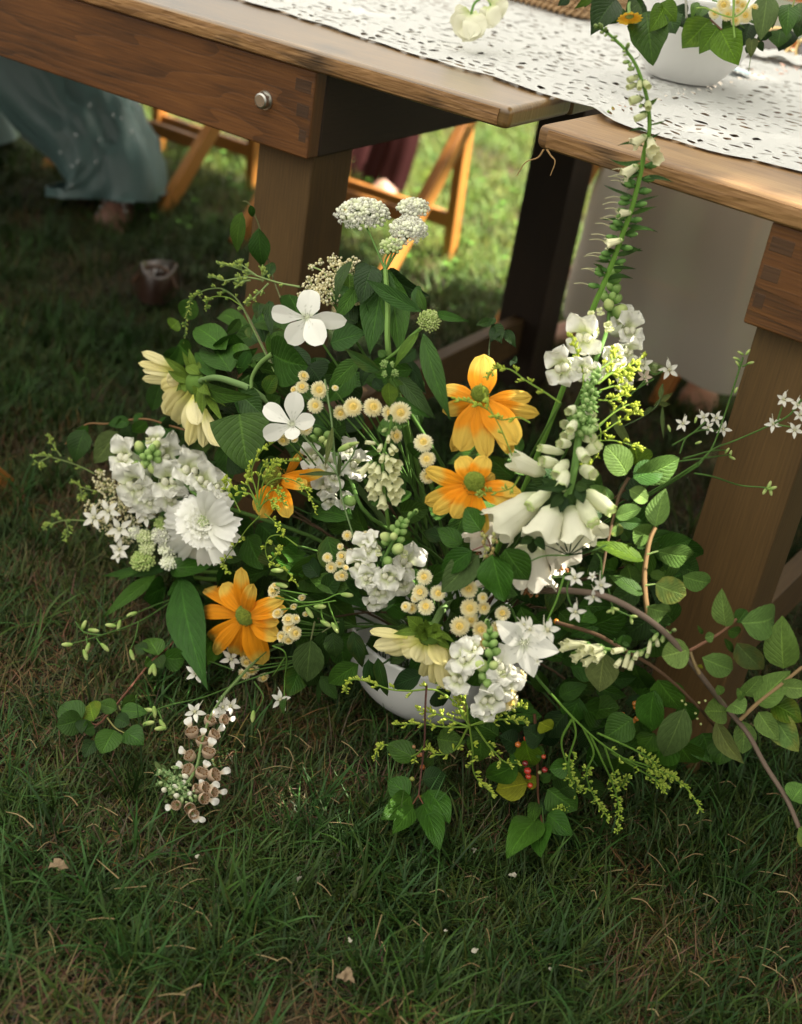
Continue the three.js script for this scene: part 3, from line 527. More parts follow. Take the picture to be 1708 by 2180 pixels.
// leaf laid out by its base and tip in the picture, with its own depth and tilt
function leaf(par, k, b, t, w, o = {}) {
  const B = o.B ?? PX(k, b, o.ob ?? o.off ?? 0, o.h), T = o.T ?? PX(k, t, o.ot ?? (o.off ?? 0) + rr(-.012, .012), o.h), d = T.clone().sub(B), r = o.roll ?? rr(-.5, .5), W = w * 1.22 * sc(k) * pxm(B) / Math.max(.5, Math.cos(r));
  const v = rr(.82, 1.18), y = rr(.9, 1.12);
  const q = rnd(), ns = rr(0, 50), leafCol = (a, b) => { const e = Math.abs(a * 2 - 1), n = noise(a * 4 + ns, b * 5, ns), k = 1 + .22 * n; const c = C(v * y * k, v * k, v * .95 * k); if (q < .07) c.lerp(C(2.0, 1.0, .7), .5 * sst(.25, .6, Math.max(e * .55, (b - .55) * 1.3) + n * .6)); else if (q < .2) c.lerp(C(1.6, 1.3, .9), .4 * sst(-.2, .6, n)); return c; };
  return part(par, o.name ?? 'leaf', blade(B, T, rollN(B, d, r), W, { shape: 'ovate', col: leafCol, curl: rr(.02, .22), fold: rr(.1, .3), ...o }), pick(o.mat ?? LF.mid), o.label ? { label: o.label } : undefined);
}
const stem = (par, pts, r0 = .0018, r1 = r0 * .8, col = GREEN, name = 'stem', seg) => part(par, name, tube(pts, r0, r1, seg ?? Math.max(6, pts.length * 4), 6, col), stemM);
const BM = V3(-.585, .085, -1.255);
const toBowl = (p, sag = .03) => { const e = BM.clone().add(V3(rr(-.05, .05), rr(-.02, .02), rr(-.05, .05))), m = p.clone().lerp(e, .5); m.y += sag; m.z -= .03; return [p, m, e]; };
const bloomThing = (name, label, cat, group) => thing(name, label, cat, BM, group);
function frame(c, f, roll = 0) {                             // local axes of a flower head: z the way it faces
  const z = f.clone().normalize(), y = CU.clone().addScaledVector(z, -CU.dot(z)).normalize().applyAxisAngle(z, roll), x = V3(0, 0, 0).crossVectors(y, z);
  return { c, x, y, z, at: (a, b, d) => c.clone().addScaledVector(x, a).addScaledVector(y, b).addScaledVector(z, d), dir: (a, b, d) => V3(0, 0, 0).addScaledVector(x, a).addScaledVector(y, b).addScaledVector(z, d) };
}
const facing = (c, right = 0, up = 0) => toCam(c).addScaledVector(CR, right).addScaledVector(CU, up).normalize();
function ringPetal(fr, ang, r0, L, w, el, z0, o) {
  const ra = fr.dir(Math.cos(ang), Math.sin(ang), 0), d = ra.clone().multiplyScalar(Math.cos(el)).addScaledVector(fr.z, Math.sin(el)), n = ra.clone().multiplyScalar(-Math.sin(el)).addScaledVector(fr.z, Math.cos(el)), b = fr.c.clone().addScaledVector(ra, r0).addScaledVector(fr.z, z0);
  return blade(b, b.clone().addScaledVector(d, L), n, w, o);
}
// ---------- flower kinds ----------
const ORANGE = C(.95, .345, .010), YELLOW = C(.86, .57, .095);
function coneflower(label, k, c, petals, { off = .02, face = [0, .25], coneR = 62, dim = 1, split = .55, coneCol = C(.12, .18, .02), coneOff = .012, hide } = {}) {
  const t = bloomThing('coneflower', label, 'flower', 'orange coneflowers in the bouquet'), ctr = PX(k, c, off), m = pxm(ctr) * sc(k), fr = frame(ctr, facing(ctr, ...face));
  for (const [x, y, w, o = {}] of petals) {
    const T = PX(k, [x, y], off + (o.d ?? -.004)), dd = T.clone().sub(ctr).normalize(), B = ctr.clone().addScaledVector(dd, coneR * m * .45).addScaledVector(fr.z, -.002 + (o.d ?? 0) * .3 + rr(-.002, .002)), br = rr(.88, 1.08) * dim * (o.dim ?? 1);
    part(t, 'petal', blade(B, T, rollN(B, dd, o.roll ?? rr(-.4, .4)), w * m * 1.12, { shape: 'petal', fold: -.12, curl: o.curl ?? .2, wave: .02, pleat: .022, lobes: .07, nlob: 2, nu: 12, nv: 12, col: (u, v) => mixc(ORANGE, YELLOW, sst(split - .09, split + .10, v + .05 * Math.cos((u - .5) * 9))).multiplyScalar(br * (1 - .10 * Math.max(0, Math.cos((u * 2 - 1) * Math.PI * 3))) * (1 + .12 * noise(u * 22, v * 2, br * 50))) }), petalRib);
  }
  const R = coneR * m, cone = [], col = (q) => mixc(coneCol, C(.27, .33, .05), q);
  cone.push(tint(new THREE.SphereGeometry(R * .88, 20, 12).scale(1, 1, .85).applyMatrix4(new THREE.Matrix4().makeBasis(fr.x, fr.y, fr.z).setPosition(fr.at(0, 0, coneOff - R * .35))), col(.3)));
  for (let i = 0; i < 190; i++) { const h = 1 - (i + .5) / 230, r = Math.sqrt(Math.max(0, 1 - h * h)), a = i * 2.39996; cone.push(ball(fr.at(Math.cos(a) * r * R, Math.sin(a) * r * R, h * R * .85 + coneOff - R * .35), R * .10 * rr(.8, 1.2), col(h * rr(.5, 1.3)), 1.5, fr.dir(Math.cos(a) * r, Math.sin(a) * r, h), 5, 3)); }
  part(t, 'cone', cone, budM);
  part(t, 'anther_ring', Array.from({ length: 46 }, (_, i) => { const a = i / 46 * 6.283 + rr(-.05, .05), r = R * rr(.98, 1.12); return ball(fr.at(Math.cos(a) * r, Math.sin(a) * r, rr(-.001, .0015)), R * .06, i % 3 ? C(.30, .17, .02) : C(.6, .35, .03), 1.8, fr.dir(Math.cos(a), Math.sin(a), .8), 4, 3); }), budM, { kind: 'stuff' });
  stem(t, toBowl(ctr.clone().addScaledVector(fr.z, -.012)), .0022);
  return t;
}
function corncockle(label, k, c, petals, { off = .03 } = {}) {
  const t = bloomThing('corncockle', label, 'flower', 'white corncockles in the bouquet'), ctr = PX(k, c, off), m = pxm(ctr) * sc(k), fr = frame(ctr, facing(ctr, 0, .2));
  for (const [x, y, w, o = {}] of petals) {
    const T = PX(k, [x, y], off + (o.d ?? .004)), dd = T.clone().sub(ctr).normalize(), B = ctr.clone().addScaledVector(dd, 6 * m).addScaledVector(fr.z, -.003);
    part(t, 'petal', blade(B, T, rollN(B, dd, o.roll ?? rr(-.25, .25)), w * m * .98, { shape: o.shape ?? 'obov', fold: .12, curl: o.curl ?? .12, wave: .02, nu: 16, nv: 14, ...o, col: (u, v) => { const l = Math.abs(Math.abs(u - .5) - .14); return v < .42 && v > .12 && l < .03 && Math.sin(v * 60) > -.2 ? C(.66, .66, .58) : mixc(C(.62, .68, .45), C(.92, .91, .84), sst(0, .18, v)); } }), petalM);
  }
  part(t, 'stamen', Array.from({ length: 9 }, (_, i) => { const a = i * .698, e = fr.at(Math.cos(a) * 22 * m, Math.sin(a) * 22 * m, 12 * m); return merge([tube([fr.at(0, 0, 0), e], .0004, .0003, 3, 4, C(.7, .72, .55)).toNonIndexed(), ball(e, .0009, C(.5, .5, .42), 1.4, fr.y, 4, 3).toNonIndexed()]); }), budM, { kind: 'stuff' });
  stem(t, toBowl(ctr.clone().addScaledVector(fr.z, -.008), .05), .0015);
  return t;
}
function scabious(label, k, c, tips, off = .035) {
  const t = bloomThing('scabious', label, 'flower'), ctr = PX(k, c, off), m = pxm(ctr) * sc(k), fr = frame(ctr, facing(ctr, -.15, .25)), wc = (u, v) => mixc(C(.86, .86, .74), C(.92, .91, .86), v);
  tips.forEach(([x, y], i) => { const T = PX(k, [x, y], off + (i % 2 ? -.010 : -.002)), d = T.clone().sub(ctr).normalize(), B = ctr.clone().addScaledVector(d, 60 * m).addScaledVector(fr.z, -.003 - (i % 2) * .003); part(t, 'petal', blade(B, T, rollN(B, d, rr(-.3, .3)), 165 * m, { shape: 'wedge', fold: .04, wave: .07, curl: .14, lobes: .08, nlob: 4, pleat: .008, nu: 16, nv: 10, col: wc }), petalM); });
  for (let i = 0; i < 12; i++) part(t, 'petal', ringPetal(fr, i / 12 * 6.283 + rr(-.1, .1), 50 * m, rr(120, 160) * m, 130 * m, .12, -.001, { shape: 'wedge', wave: .09, lobes: .09, nlob: 4, curl: .12, fold: .05, nu: 14, nv: 8, col: wc }), petalM);
  for (let ring = 0; ring < 2; ring++) for (let i = 0; i < 13; i++) { const a = (i + ring * .5) / 13 * 6.283 + rr(-.12, .12), r = [72, 44][ring] * m, L = [66, 44][ring] * m * rr(.8, 1.2); part(t, 'inner_petal', ringPetal(fr, a, r, L, L * rr(.65, .95), [.45, .85][ring] + rr(-.2, .2), .004 + ring * .003, { shape: 'wedge', lobes: .3, nlob: 3, wave: .2, fold: .1, curl: .15, nu: 8, nv: 6, col: wc }), petalM); }
  const f = []; for (let i = 0; i < 80; i++) { const r = 74 * m * Math.sqrt(rnd()), a = rr(0, 6.28), b = fr.at(Math.cos(a) * r, Math.sin(a) * r, .006 + rr(0, .002)); f.push(ringPetal(frame(b, fr.z), rr(0, 6.28), 0, 22 * m, 18 * m, rr(.2, 1.1), 0, { shape: 'wedge', nu: 3, nv: 3, wave: .2, col: C(.82, .82, .72) })); }
  part(t, 'frill', f, petalM, { kind: 'stuff' });
  part(t, 'centre_bud', Array.from({ length: 30 }, (_, i) => { const a = i * 2.4, r = Math.sqrt(i / 30) * 40 * m; return ball(fr.at(Math.cos(a) * r, Math.sin(a) * r, .010 - r * r * 6), 6.5 * m, i % 2 ? C(.45, .55, .25) : C(.70, .74, .5), 1, null, 6, 4); }), budM, { kind: 'stuff' });
  stem(t, toBowl(ctr.clone().addScaledVector(fr.z, -.01), .01), .0025);
}
function daisyMesh(t, p, f, R, yellow = .5) {               // one pompon chrysanthemum head: > disc
  const fr = frame(p, f, rr(0, 6)), g = [], n = 30, age = rnd(), elo = rr(-.22, .3), out = mixc(C(.92, .86, .56), C(.88, .74, .34), age), inn = C(.90, .70, .22); R *= rr(.86, 1.12);
  for (let ring = 0; ring < 3; ring++) for (let i = 0; i < n - ring * 5; i++) { const a = i / (n - ring * 5) * 6.283 + rr(-.05, .05) + ring * .1, L = R * [.52, .42, .34][ring] * rr(.88, 1.1), c0 = mixc(inn, out, 1 - ring * .22), c1 = mixc(C(.92, .88, .64), out, ring * .3); g.push(ringPetal(fr, a, R * [.50, .42, .32][ring], L, R * .17, [-.15, .3, .7][ring] + elo + rr(-.2, .2), R * [-.05, .08, .18][ring], { shape: 'strap', fold: .3, curl: .05, nu: 2, nv: 3, wave: 0, col: (u, v) => mixc(c0, c1, v) })); }
  const h = part(t, 'flower_head', g, petalM), d = [tint(new THREE.SphereGeometry(R * .36, 14, 8).scale(1, 1, .8).applyMatrix4(new THREE.Matrix4().makeBasis(fr.x, fr.y, fr.z).setPosition(fr.at(0, 0, R * .10))), C(.86, .66, .20))];
  for (let i = 0; i < 40; i++) { const hh = 1 - i / 46, r = Math.sqrt(Math.max(0, 1 - hh * hh)), a = i * 2.4; d.push(ball(fr.at(Math.cos(a) * r * R * .36, Math.sin(a) * r * R * .36, R * (.10 + .285 * hh)), R * .06, i < 7 ? C(.48, .34, .06) : mixc(C(.82, .58, .12), C(.90, .76, .36), i / 40), 1, null, 4, 3)); }
  part(h, 'disc', d, budM);
  return fr;
}
function daisySpray(label, k, heads, { off = .02, R = 72, face = [0, .15], leaves = 2 } = {}) {
  const t = bloomThing('button_chrysanthemum', label, 'flower', 'sprays of cream button chrysanthemums'); let mid = V3(0, 0, 0); const tops = [];
  for (const [x, y, r = R, fx = face[0], fy = face[1], oo = 0] of heads) { const p = PX(k, [x, y], off + oo + rr(-.004, .004)), f = facing(p, fx + rr(-.2, .2), fy + rr(-.2, .2)); daisyMesh(t, p, f, r * sc(k) * pxm(p), 0); tops.push(p.clone().addScaledVector(f, -.005)); mid.add(p); }
  mid.divideScalar(heads.length); const e = BM.clone().add(V3(rr(-.04, .04), 0, rr(-.04, .04))), fork = mid.clone().lerp(e, .3); fork.z -= .02;
  stem(t, [fork, fork.clone().lerp(e, .5).add(V3(0, .02, 0)), e], .0017); for (const p of tops) stem(t, [p, p.clone().lerp(fork, .5).add(V3(0, -.006, -.004)), fork], .0009, .0012, GREEN, 'branch', 6);
  return t;
}
function floretGeo(p, f, R, roll = 0, dim = 1, shade = PWHITE) {
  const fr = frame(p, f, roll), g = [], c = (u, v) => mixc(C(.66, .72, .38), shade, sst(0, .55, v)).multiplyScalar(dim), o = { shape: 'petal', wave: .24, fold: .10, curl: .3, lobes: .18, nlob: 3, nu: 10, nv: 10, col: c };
  g.push(surf(12, 6, (u, v) => { const a = u * 6.283, r = R * lerp(.2, .40, Math.pow(v, .6)); return fr.at(Math.cos(a) * r, Math.sin(a) * r * .85, R * lerp(-.95, .05, v)); }, mixc(PALE, shade, .6).multiplyScalar(dim)));
  for (const s of [-1, 1]) g.push(ringPetal(fr, Math.PI / 2 + s * .48 + rr(-.1, .1), R * .16, R * rr(.86, 1.02), R * .92, rr(.35, .75), .0, { ...o, cup: -.15 }));
  for (const [a, L] of [[-.85, .78], [0, .7], [.85, .78]]) g.push(ringPetal(fr, -Math.PI / 2 + a + rr(-.12, .12), R * .22, R * L * rr(.9, 1.1), R * .74, rr(-.15, .35), R * .06, o));
  for (const s of [-1, 1]) g.push(ball(fr.at(s * R * .17, -R * .08, R * .17), R * .17, C(.88, .87, .70).multiplyScalar(dim), 1.15, fr.dir(s * .3, 1, .2), 10, 7));
  
  return merge(g);
}
const budGeo = (p, d, r, len, c0, c1) => { const g = new THREE.SphereGeometry(r, 9, 8); g.scale(1, len, 1); g.applyQuaternion(new THREE.Quaternion().setFromUnitVectors(V3(0, 1, 0), d.clone().normalize())); tint(g); const a = g.attributes.color, q = g.attributes.position; for (let i = 0; i < a.count; i++) { const v = V3(q.getX(i), q.getY(i), q.getZ(i)).dot(d.clone().normalize()) / (r * len) * .5 + .5, c = mixc(c0, c1, sst(.25, .75, v)); a.setXYZ(i, c.r, c.g, c.b); } g.translate(p.x, p.y, p.z); return g; };
function snapdragon(label, k, axis, florets, buds, { off = .02, dim = 1, shade } = {}) {
  const t = bloomThing('snapdragon', label, 'flower', 'white snapdragons in the bouquet'), ax = axis.map(([x, y, o = 0]) => PX(k, [x, y], off + o));
  stem(t, [...ax, ...toBowl(ax[ax.length - 1]).slice(1)], .0016, .003, GREEN);
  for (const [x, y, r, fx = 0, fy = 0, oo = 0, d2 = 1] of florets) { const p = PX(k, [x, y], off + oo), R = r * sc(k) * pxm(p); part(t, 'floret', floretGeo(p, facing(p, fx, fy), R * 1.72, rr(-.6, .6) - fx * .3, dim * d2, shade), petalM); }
  for (const [x, y, r, kind = 0, dx = 0, dy = 1, oo = .004] of buds) {   // kind 0 green, 1 pale, 2 nearly open
    const p = PX(k, [x, y], off + oo), R = r * (kind === 2 ? .84 : 1.04) * sc(k) * pxm(p), d = CR.clone().multiplyScalar(dx).addScaledVector(CU, dy).addScaledVector(toCam(p), .5).normalize(), c = [[C(.14, .28, .06), C(.28, .43, .13)], [C(.20, .35, .09), C(.52, .62, .24)], [C(.34, .48, .15), C(.74, .76, .46)]][kind];
    if (kind === 2) { part(t, 'bud', floretGeo(p, CR.clone().multiplyScalar(dx * .6).addScaledVector(CU, dy * .4).addScaledVector(toCam(p), .7), R * .92, rr(-.4, .4), 1, C(.72, .75, .42)), petalM); continue; }
    part(t, 'bud', [budGeo(p, d, R, 1.35, ...c), ...[0, 1, 2].map((i) => ringPetal(frame(p.clone().addScaledVector(d, -R * 1.1), d), i * 2.1 + 1, R * .25, R * 1.1, R * .9, 1.0, 0, { shape: 'ovate', nu: 3, nv: 4, col: C(.10, .22, .05) }))], budM);
  }
  return t;
}
function bell(b, m, R, { flare = 1.12, n = 5, lob = .16, c0 = C(.55, .62, .30), c1 = C(.82, .81, .64), tip, nar = .3, nu = 30, nv = 16, open = 1, droop = .1, side } = {}) {
  const d = m.clone().sub(b), L = d.length(); d.normalize(); const fr = frame(b, d, 0);
  return surf(nu, nv, (u, v) => { const a = u * 6.283, body = v < .3 ? lerp(nar, .72, sst(0, .3, v)) : lerp(.72, .95, sst(.3, .85, v)); let r = R * (body + (flare - .95) * Math.pow(clamp((v - .78) / .22), 1.6)) * (v > .93 ? open : lerp(1, open, sst(.6, .93, v))); if (v === 0) r = R * .04; r *= 1 + .05 * Math.sin(a * 5) * v + .012 * Math.sin(a * 15) + .03 * noise(a * 2, v * 5, L * 900) + .02 * noise(a, v * 3, R * 900); const lb = lob * L * Math.pow(clamp((v - .72) / .28), 2) * (.5 * Math.cos(a * n) + .5 * (side ? Math.cos(a - side) : 0)); return fr.at(Math.cos(a) * r, Math.sin(a) * r, v * L * .94 + lb); }, (u, v) => { let c = mixc(c0, c1, sst(.02, .45, v)); if (tip) c = mixc(c, tip, sst(.86, 1, v)); return c; });
}
const calyx = (b, d, L, w, c = C(.06, .14, .04), n = 5, el = 1.05) => { const fr = frame(b, d); return Array.from({ length: n }, (_, i) => ringPetal(fr, i / n * 6.283 + .3, L * .12, L * rr(.85, 1.1), w, el, -L * .1, { shape: 'ovate', nu: 4, nv: 5, fold: .2, curl: .2, col: c })); };
// spray of goldenrod: arching stem with twigs lined with tiny buds
function goldenrod(t, k, line, { off = .03, offs, n = 8, len = 90, r = .0012, col = GOLDB, start = .2, budR = .0015, dense = 1, spread = 1, mid = GOLDS, h } = {}) {
  const pts = line.map(([x, y, o = 0]) => PX(k, [x, y], off + o, h ?? .05)), cv = curveAt(pts); stem(t, pts, r, r * .5, mid, 'stem', line.length * 6);
  const m = sc(k) * pxm(pts[0]);
  const rowOf = (curve, L, own) => { const g = [], nb = Math.max(4, Math.round(L / .0036 * dense)); for (let i = 0; i < nb; i++) { const v = clamp(.15 + .85 * (i + rnd() * .6) / nb), p = curve.getPoint(v), tg = curve.getTangent(v), up = V3(0, 1, 0).addScaledVector(tg, -tg.y).addScaledVector(CR, rr(-.7, .7)).addScaledVector(CB, rr(-.3, .6)).normalize(), s = rr(.75, 1.25) * budR * lerp(1.1, .75, v), d = up.clone().addScaledVector(tg, .8).normalize(); g.push(ball(p.clone().addScaledVector(d, s * 1.7), s * .78, mixc(col, C(.42, .50, .10), rnd() * .8).multiplyScalar(rr(.8, 1.15)), 2.1, d, 5, 4)); } return part(own, 'bud_row', g, budM, { kind: 'stuff' }); };
  rowOf(new THREE.CatmullRomCurve3(cv.getPoints(12).slice(7)), cv.getLength() * .42, t);
  for (let i = 0; i < n; i++) {
    const v = clamp(start + (1 - start) * (i + rnd() * .5) / n, 0, .97), p = cv.getPoint(v), tg = cv.getTangent(v), L = len * m * lerp(1, .4, v) * rr(.7, 1.25), sd = i % 2 ? 1 : -1, out = V3(0, 0, 0).crossVectors(tg, toCam(p)).normalize().multiplyScalar(sd * spread).addScaledVector(CB, rr(-.3, .5)).addScaledVector(tg, 1.1).normalize();
    const q1 = p.clone().addScaledVector(out, L * .55), q2 = q1.clone().addScaledVector(out, L * .3).addScaledVector(tg, L * .2).add(V3(0, -L * .28, 0)); if (q2.y < .03) q2.y = .03;
    const tw = stem(t, [p, q1, q2], r * .6, r * .3, mid, 'twig', 7); rowOf(curveAt([p, q1, q2]), L, tw);
  }
}
// flat or domed head of tiny round buds and star florets
function umbel(t, c, f, rx, ry, rz, n, { r = .0024, open = .4, colB = C(.76, .80, .56), colB2 = C(.90, .90, .76), colF = PWHITE, name = 'bud_cluster', fork } = {}) {
  const fr = frame(c, f), buds = [], stars = [], pd = [];
  for (let i = 0; i < n; i++) { const rad = Math.sqrt((i + .5) / n), a = i * 2.39996, x = Math.cos(a) * rad * rx * rr(.93, 1.05), y = Math.sin(a) * rad * ry * rr(.93, 1.05), z = Math.sqrt(Math.max(0, 1.02 - rad * rad)) * rz * rr(.8, 1.1), p = fr.at(x, y, z), d = fr.dir(x / rx, y / ry, z / rz + .35).normalize(); pd.push(tube([fr.at(x * .25, y * .25, -rz * .25), p], .0004, .0004, 2, 4, C(.28, .36, .14)));
    if (rnd() < open) { const q = frame(p, d, rr(0, 6)); for (let j = 0; j < 5; j++) stars.push(ringPetal(q, j * 1.2566, r * .2, r * 1.45, r * .85, -.25, 0, { shape: 'ovate', nu: 2, nv: 3, fold: .2, wave: 0, col: colF })); stars.push(ball(p.clone().addScaledVector(d, r * .7), r * .5, colB2, 1.2, d, 5, 4)); for (let j = 0; j < 5; j++) stars.push(ball(q.at(Math.cos(j * 1.2566 + .6) * r * .6, Math.sin(j * 1.2566 + .6) * r * .6, r * .8), r * .2, colF, 2, q.z, 4, 3)); }
    else buds.push(ball(p, r * rr(.8, 1.15), mixc(colB, colB2, rnd()), 1.2, d, 7, 5)); }
  if (buds.length) part(t, name, buds, budM, { kind: 'stuff' }); if (stars.length) part(t, 'star_florets', stars, petalM, { kind: 'stuff' });
  part(t, 'pedicel', pd, stemM, { kind: 'stuff' });
  if (fork) stem(t, [fr.at(0, 0, -rz * .25), fr.at(0, 0, -rz * .25).lerp(fork, .5).addScaledVector(CR, rr(-.004, .004)), fork], .0011, .0014, GREEN, 'branch', 8);
}
// loose cloud of tiny cream beads along fine twigs
function meadowsweet(t, k, blobs, { off = .01, col = C(.66, .58, .30), r = .0016, n = 60 } = {}) {
  for (const [x, y, R, cnt = n] of blobs) { const c = PX(k, [x, y], off), m = R * sc(k) * pxm(c), g = []; for (let i = 0; i < cnt; i++) { const d = V3(rr(-1, 1), rr(-1, 1), rr(-1, 1)).normalize().multiplyScalar(Math.cbrt(rnd()) * m); g.push(ball(c.clone().add(d), r * rr(.6, 1.3), mixc(col, C(.80, .76, .55), rnd()), 1, null, 5, 4)); } for (let i = 0; i < 6; i++) g.push(tube([c, c.clone().add(V3(rr(-1, 1), rr(-1, 1), rr(-1, 1)).normalize().multiplyScalar(m * .9))], .0006, .0004, 2, 4, C(.35, .40, .16))); part(t, 'bead_cluster', g, budM, { kind: 'stuff' }); }
}
function larkspurFlower(t, k, x, y, R, off, fx = 0, fy = .1, col = C(.82, .80, .72)) {
  const p = PX(k, [x, y], off), m = R * sc(k) * pxm(p), fr = frame(p, facing(p, fx, fy), rr(-.6, .6)), g = [];
  for (let i = 0; i < 5; i++) g.push(ringPetal(fr, i * 1.2566 + 1.57 + rr(-.2, .2), m * .1, m * rr(.8, 1.1), m * .46, rr(-.1, .35), 0, { shape: 'ovate', nu: 4, nv: 5, fold: .2, curl: .15, col: (u, v) => mixc(C(.62, .62, .45), col, sst(0, .35, v)) }));
  g.push(tube([fr.at(0, 0, 0), fr.at(rr(-.3, .3) * m, m * .6, -m * .5), fr.at(rr(-.5, .5) * m, m * 1.3, -m * .6)], m * .12, m * .03, 5, 5, C(.66, .64, .50)));
  g.push(ball(fr.at(0, 0, m * .1), m * .16, C(.66, .64, .40), 1, null, 6, 4));
  part(t, 'flower_head', g, petalM); return p;
}
const budPair = (t, k, x, y, dx, dy, r, off, c0 = C(.24, .36, .09), c1 = C(.42, .50, .18)) => { const p = PX(k, [x, y], off), d = CR.clone().multiplyScalar(dx).addScaledVector(CU, -dy).normalize(); part(t, 'bud', budGeo(p, d, r * sc(k) * pxm(p), 2.6, c0, c1), budM); return p; };
const line = (t, k, pts, r, off, col = DGREEN, name = 'stem', r1) => { const q = pts.map(([x, y, o = 0]) => PX(k, [x, y], off + o)); r = Math.max(r, .00105); if (col === DGREEN) col = C(.085, .17, .04); stem(t, q, r, r1 ?? r * .7, col, name, Math.max(6, pts.length * 5)); return q; };
// ---------- bouquet bowl on the grass ----------
{
  const b = V3(-.612, .004, -1.262), t = thing('flower_bowl', 'white round bowl standing on the grass under the big bouquet', 'bowl', b);
  part(t, 'bowl_body', bowlGeo(b, [[0, 0], [.048, 0], [.066, .006], [.098, .036], [.115, .076], [.119, .118]], .004), glaze);
}
// ---------- coneflowers ----------
reseed(101);
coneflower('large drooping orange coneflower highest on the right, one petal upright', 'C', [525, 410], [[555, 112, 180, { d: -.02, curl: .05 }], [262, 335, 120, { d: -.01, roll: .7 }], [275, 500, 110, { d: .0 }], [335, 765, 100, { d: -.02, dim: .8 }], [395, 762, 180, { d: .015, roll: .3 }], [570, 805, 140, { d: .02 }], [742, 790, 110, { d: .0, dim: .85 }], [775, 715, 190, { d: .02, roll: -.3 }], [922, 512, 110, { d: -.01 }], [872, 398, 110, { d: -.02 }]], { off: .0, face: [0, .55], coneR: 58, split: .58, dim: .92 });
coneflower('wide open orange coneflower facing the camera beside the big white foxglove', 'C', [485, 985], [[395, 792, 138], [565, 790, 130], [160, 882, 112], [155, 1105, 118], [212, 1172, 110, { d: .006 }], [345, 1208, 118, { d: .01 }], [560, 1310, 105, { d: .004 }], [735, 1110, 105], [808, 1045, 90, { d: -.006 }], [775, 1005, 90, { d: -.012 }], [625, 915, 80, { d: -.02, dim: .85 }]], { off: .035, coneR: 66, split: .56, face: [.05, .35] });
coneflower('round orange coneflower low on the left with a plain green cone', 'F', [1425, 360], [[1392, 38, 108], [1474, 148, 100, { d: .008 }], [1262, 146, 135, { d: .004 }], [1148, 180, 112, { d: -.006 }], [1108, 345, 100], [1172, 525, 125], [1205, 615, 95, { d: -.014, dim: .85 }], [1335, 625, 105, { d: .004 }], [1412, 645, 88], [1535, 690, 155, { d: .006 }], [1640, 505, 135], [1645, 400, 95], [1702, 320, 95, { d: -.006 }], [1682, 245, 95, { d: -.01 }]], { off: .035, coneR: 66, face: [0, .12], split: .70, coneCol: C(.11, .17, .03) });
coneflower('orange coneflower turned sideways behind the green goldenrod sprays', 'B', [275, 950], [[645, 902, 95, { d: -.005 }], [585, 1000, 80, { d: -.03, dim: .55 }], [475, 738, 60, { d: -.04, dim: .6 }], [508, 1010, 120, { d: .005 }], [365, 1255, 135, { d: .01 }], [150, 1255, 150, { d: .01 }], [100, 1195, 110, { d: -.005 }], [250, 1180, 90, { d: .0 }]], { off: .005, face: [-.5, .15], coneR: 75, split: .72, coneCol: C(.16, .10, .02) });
// ---------- corncockles ----------
corncockle('white five petalled corncockle highest in the bouquet, below the cream meadowsweet', 'M', [975, 935], [[1002, 752, 158, { shape: 'strap' }], [738, 902, 135, { d: -.01 }], [1242, 955, 135, { d: -.012, roll: .4 }], [848, 1112, 165, { d: .012 }], [1082, 1118, 180, { d: .015 }]], { off: .03 });
corncockle('white five petalled corncockle among the cream buttons left of centre', 'B', [395, 540], [[418, 290, 162], [178, 402, 150], [172, 632, 150], [398, 660, 130, { d: .01 }], [568, 505, 140]], { off: .05 });
corncockle('white corncockle with pointed petals on the lower right above the bowl', 'K', [150, 452], [[-8, 330, 135, { shape: 'ovate' }], [5, 580, 125, { shape: 'ovate' }], [205, 650, 125, { d: .01, shape: 'ovate' }], [350, 505, 135, { shape: 'ovate' }], [285, 360, 100, { d: -.012, shape: 'ovate' }]], { off: .05 });
// ---------- scabious ----------
scabious('large frilled white scabious bloom at the left edge of the bouquet', 'A', [1255, 1345], [[985, 1290], [1010, 1420], [1050, 1545], [1165, 1605], [1290, 1630], [1392, 1600], [1445, 1500], [1480, 1395], [1425, 1240], [1390, 1140], [1290, 1120], [1155, 1155], [1065, 1195]]);
// ---------- cream sunflowers seen from behind ----------
function nodding(label, k, petals, sepals, stemPts, hub, off, leafy) {
  const t = bloomThing('cream_sunflower', label, 'flower', 'nodding cream sunflowers');
  for (const [bx, by, tx, ty, w, d = 0] of petals) { const B = PX(k, [bx, by], off), T = PX(k, [tx, ty], off + d + rr(-.008, .008)), dd = T.clone().sub(B), m = sc(k) * pxm(B), y = rr(0, .6); part(t, 'petal', blade(B, T, rollN(B, dd, rr(-.6, .6)), w * m * 1.15, { shape: 'petal', fold: -.1, curl: rr(.05, .22), wave: .06, pleat: .05, lobes: .06, nlob: 2, nu: 10, nv: 10, col: (u, v) => mixc(C(.66, .66, .14), mixc(C(.88, .78, .34), C(.88, .83, .56), y), sst(0, .5, v)) }), petalM); }
  for (const [bx, by, tx, ty, w, d = .012] of sepals) { const B = PX(k, [bx, by], off + .008), T = PX(k, [tx, ty], off + d + .006), dd = T.clone().sub(B), m = sc(k) * pxm(B); part(t, 'sepal', blade(B, T, rollN(B, dd, rr(-.5, .5)), w * m, { shape: 'lance', fold: .3, curl: rr(.1, .35), wave: .05, col: WHITE }), pick(LF.bract)); }
  const h = PX(k, hub, off - .006), m = sc(k) * pxm(h); part(t, 'flower_base', tint(new THREE.SphereGeometry(85 * m, 16, 12).scale(1, 1, .8).translate(h.x, h.y, h.z), C(.12, .22, .04)), budM);
  if (stemPts) { const q = stemPts.map(([x, y, o = 0]) => PX(k, [x, y], off - .005 + o)); stem(t, [...q, ...toBowl(q[q.length - 1]).slice(1)], .0042, .0045, C(.16, .26, .09)); }
  return t;
}
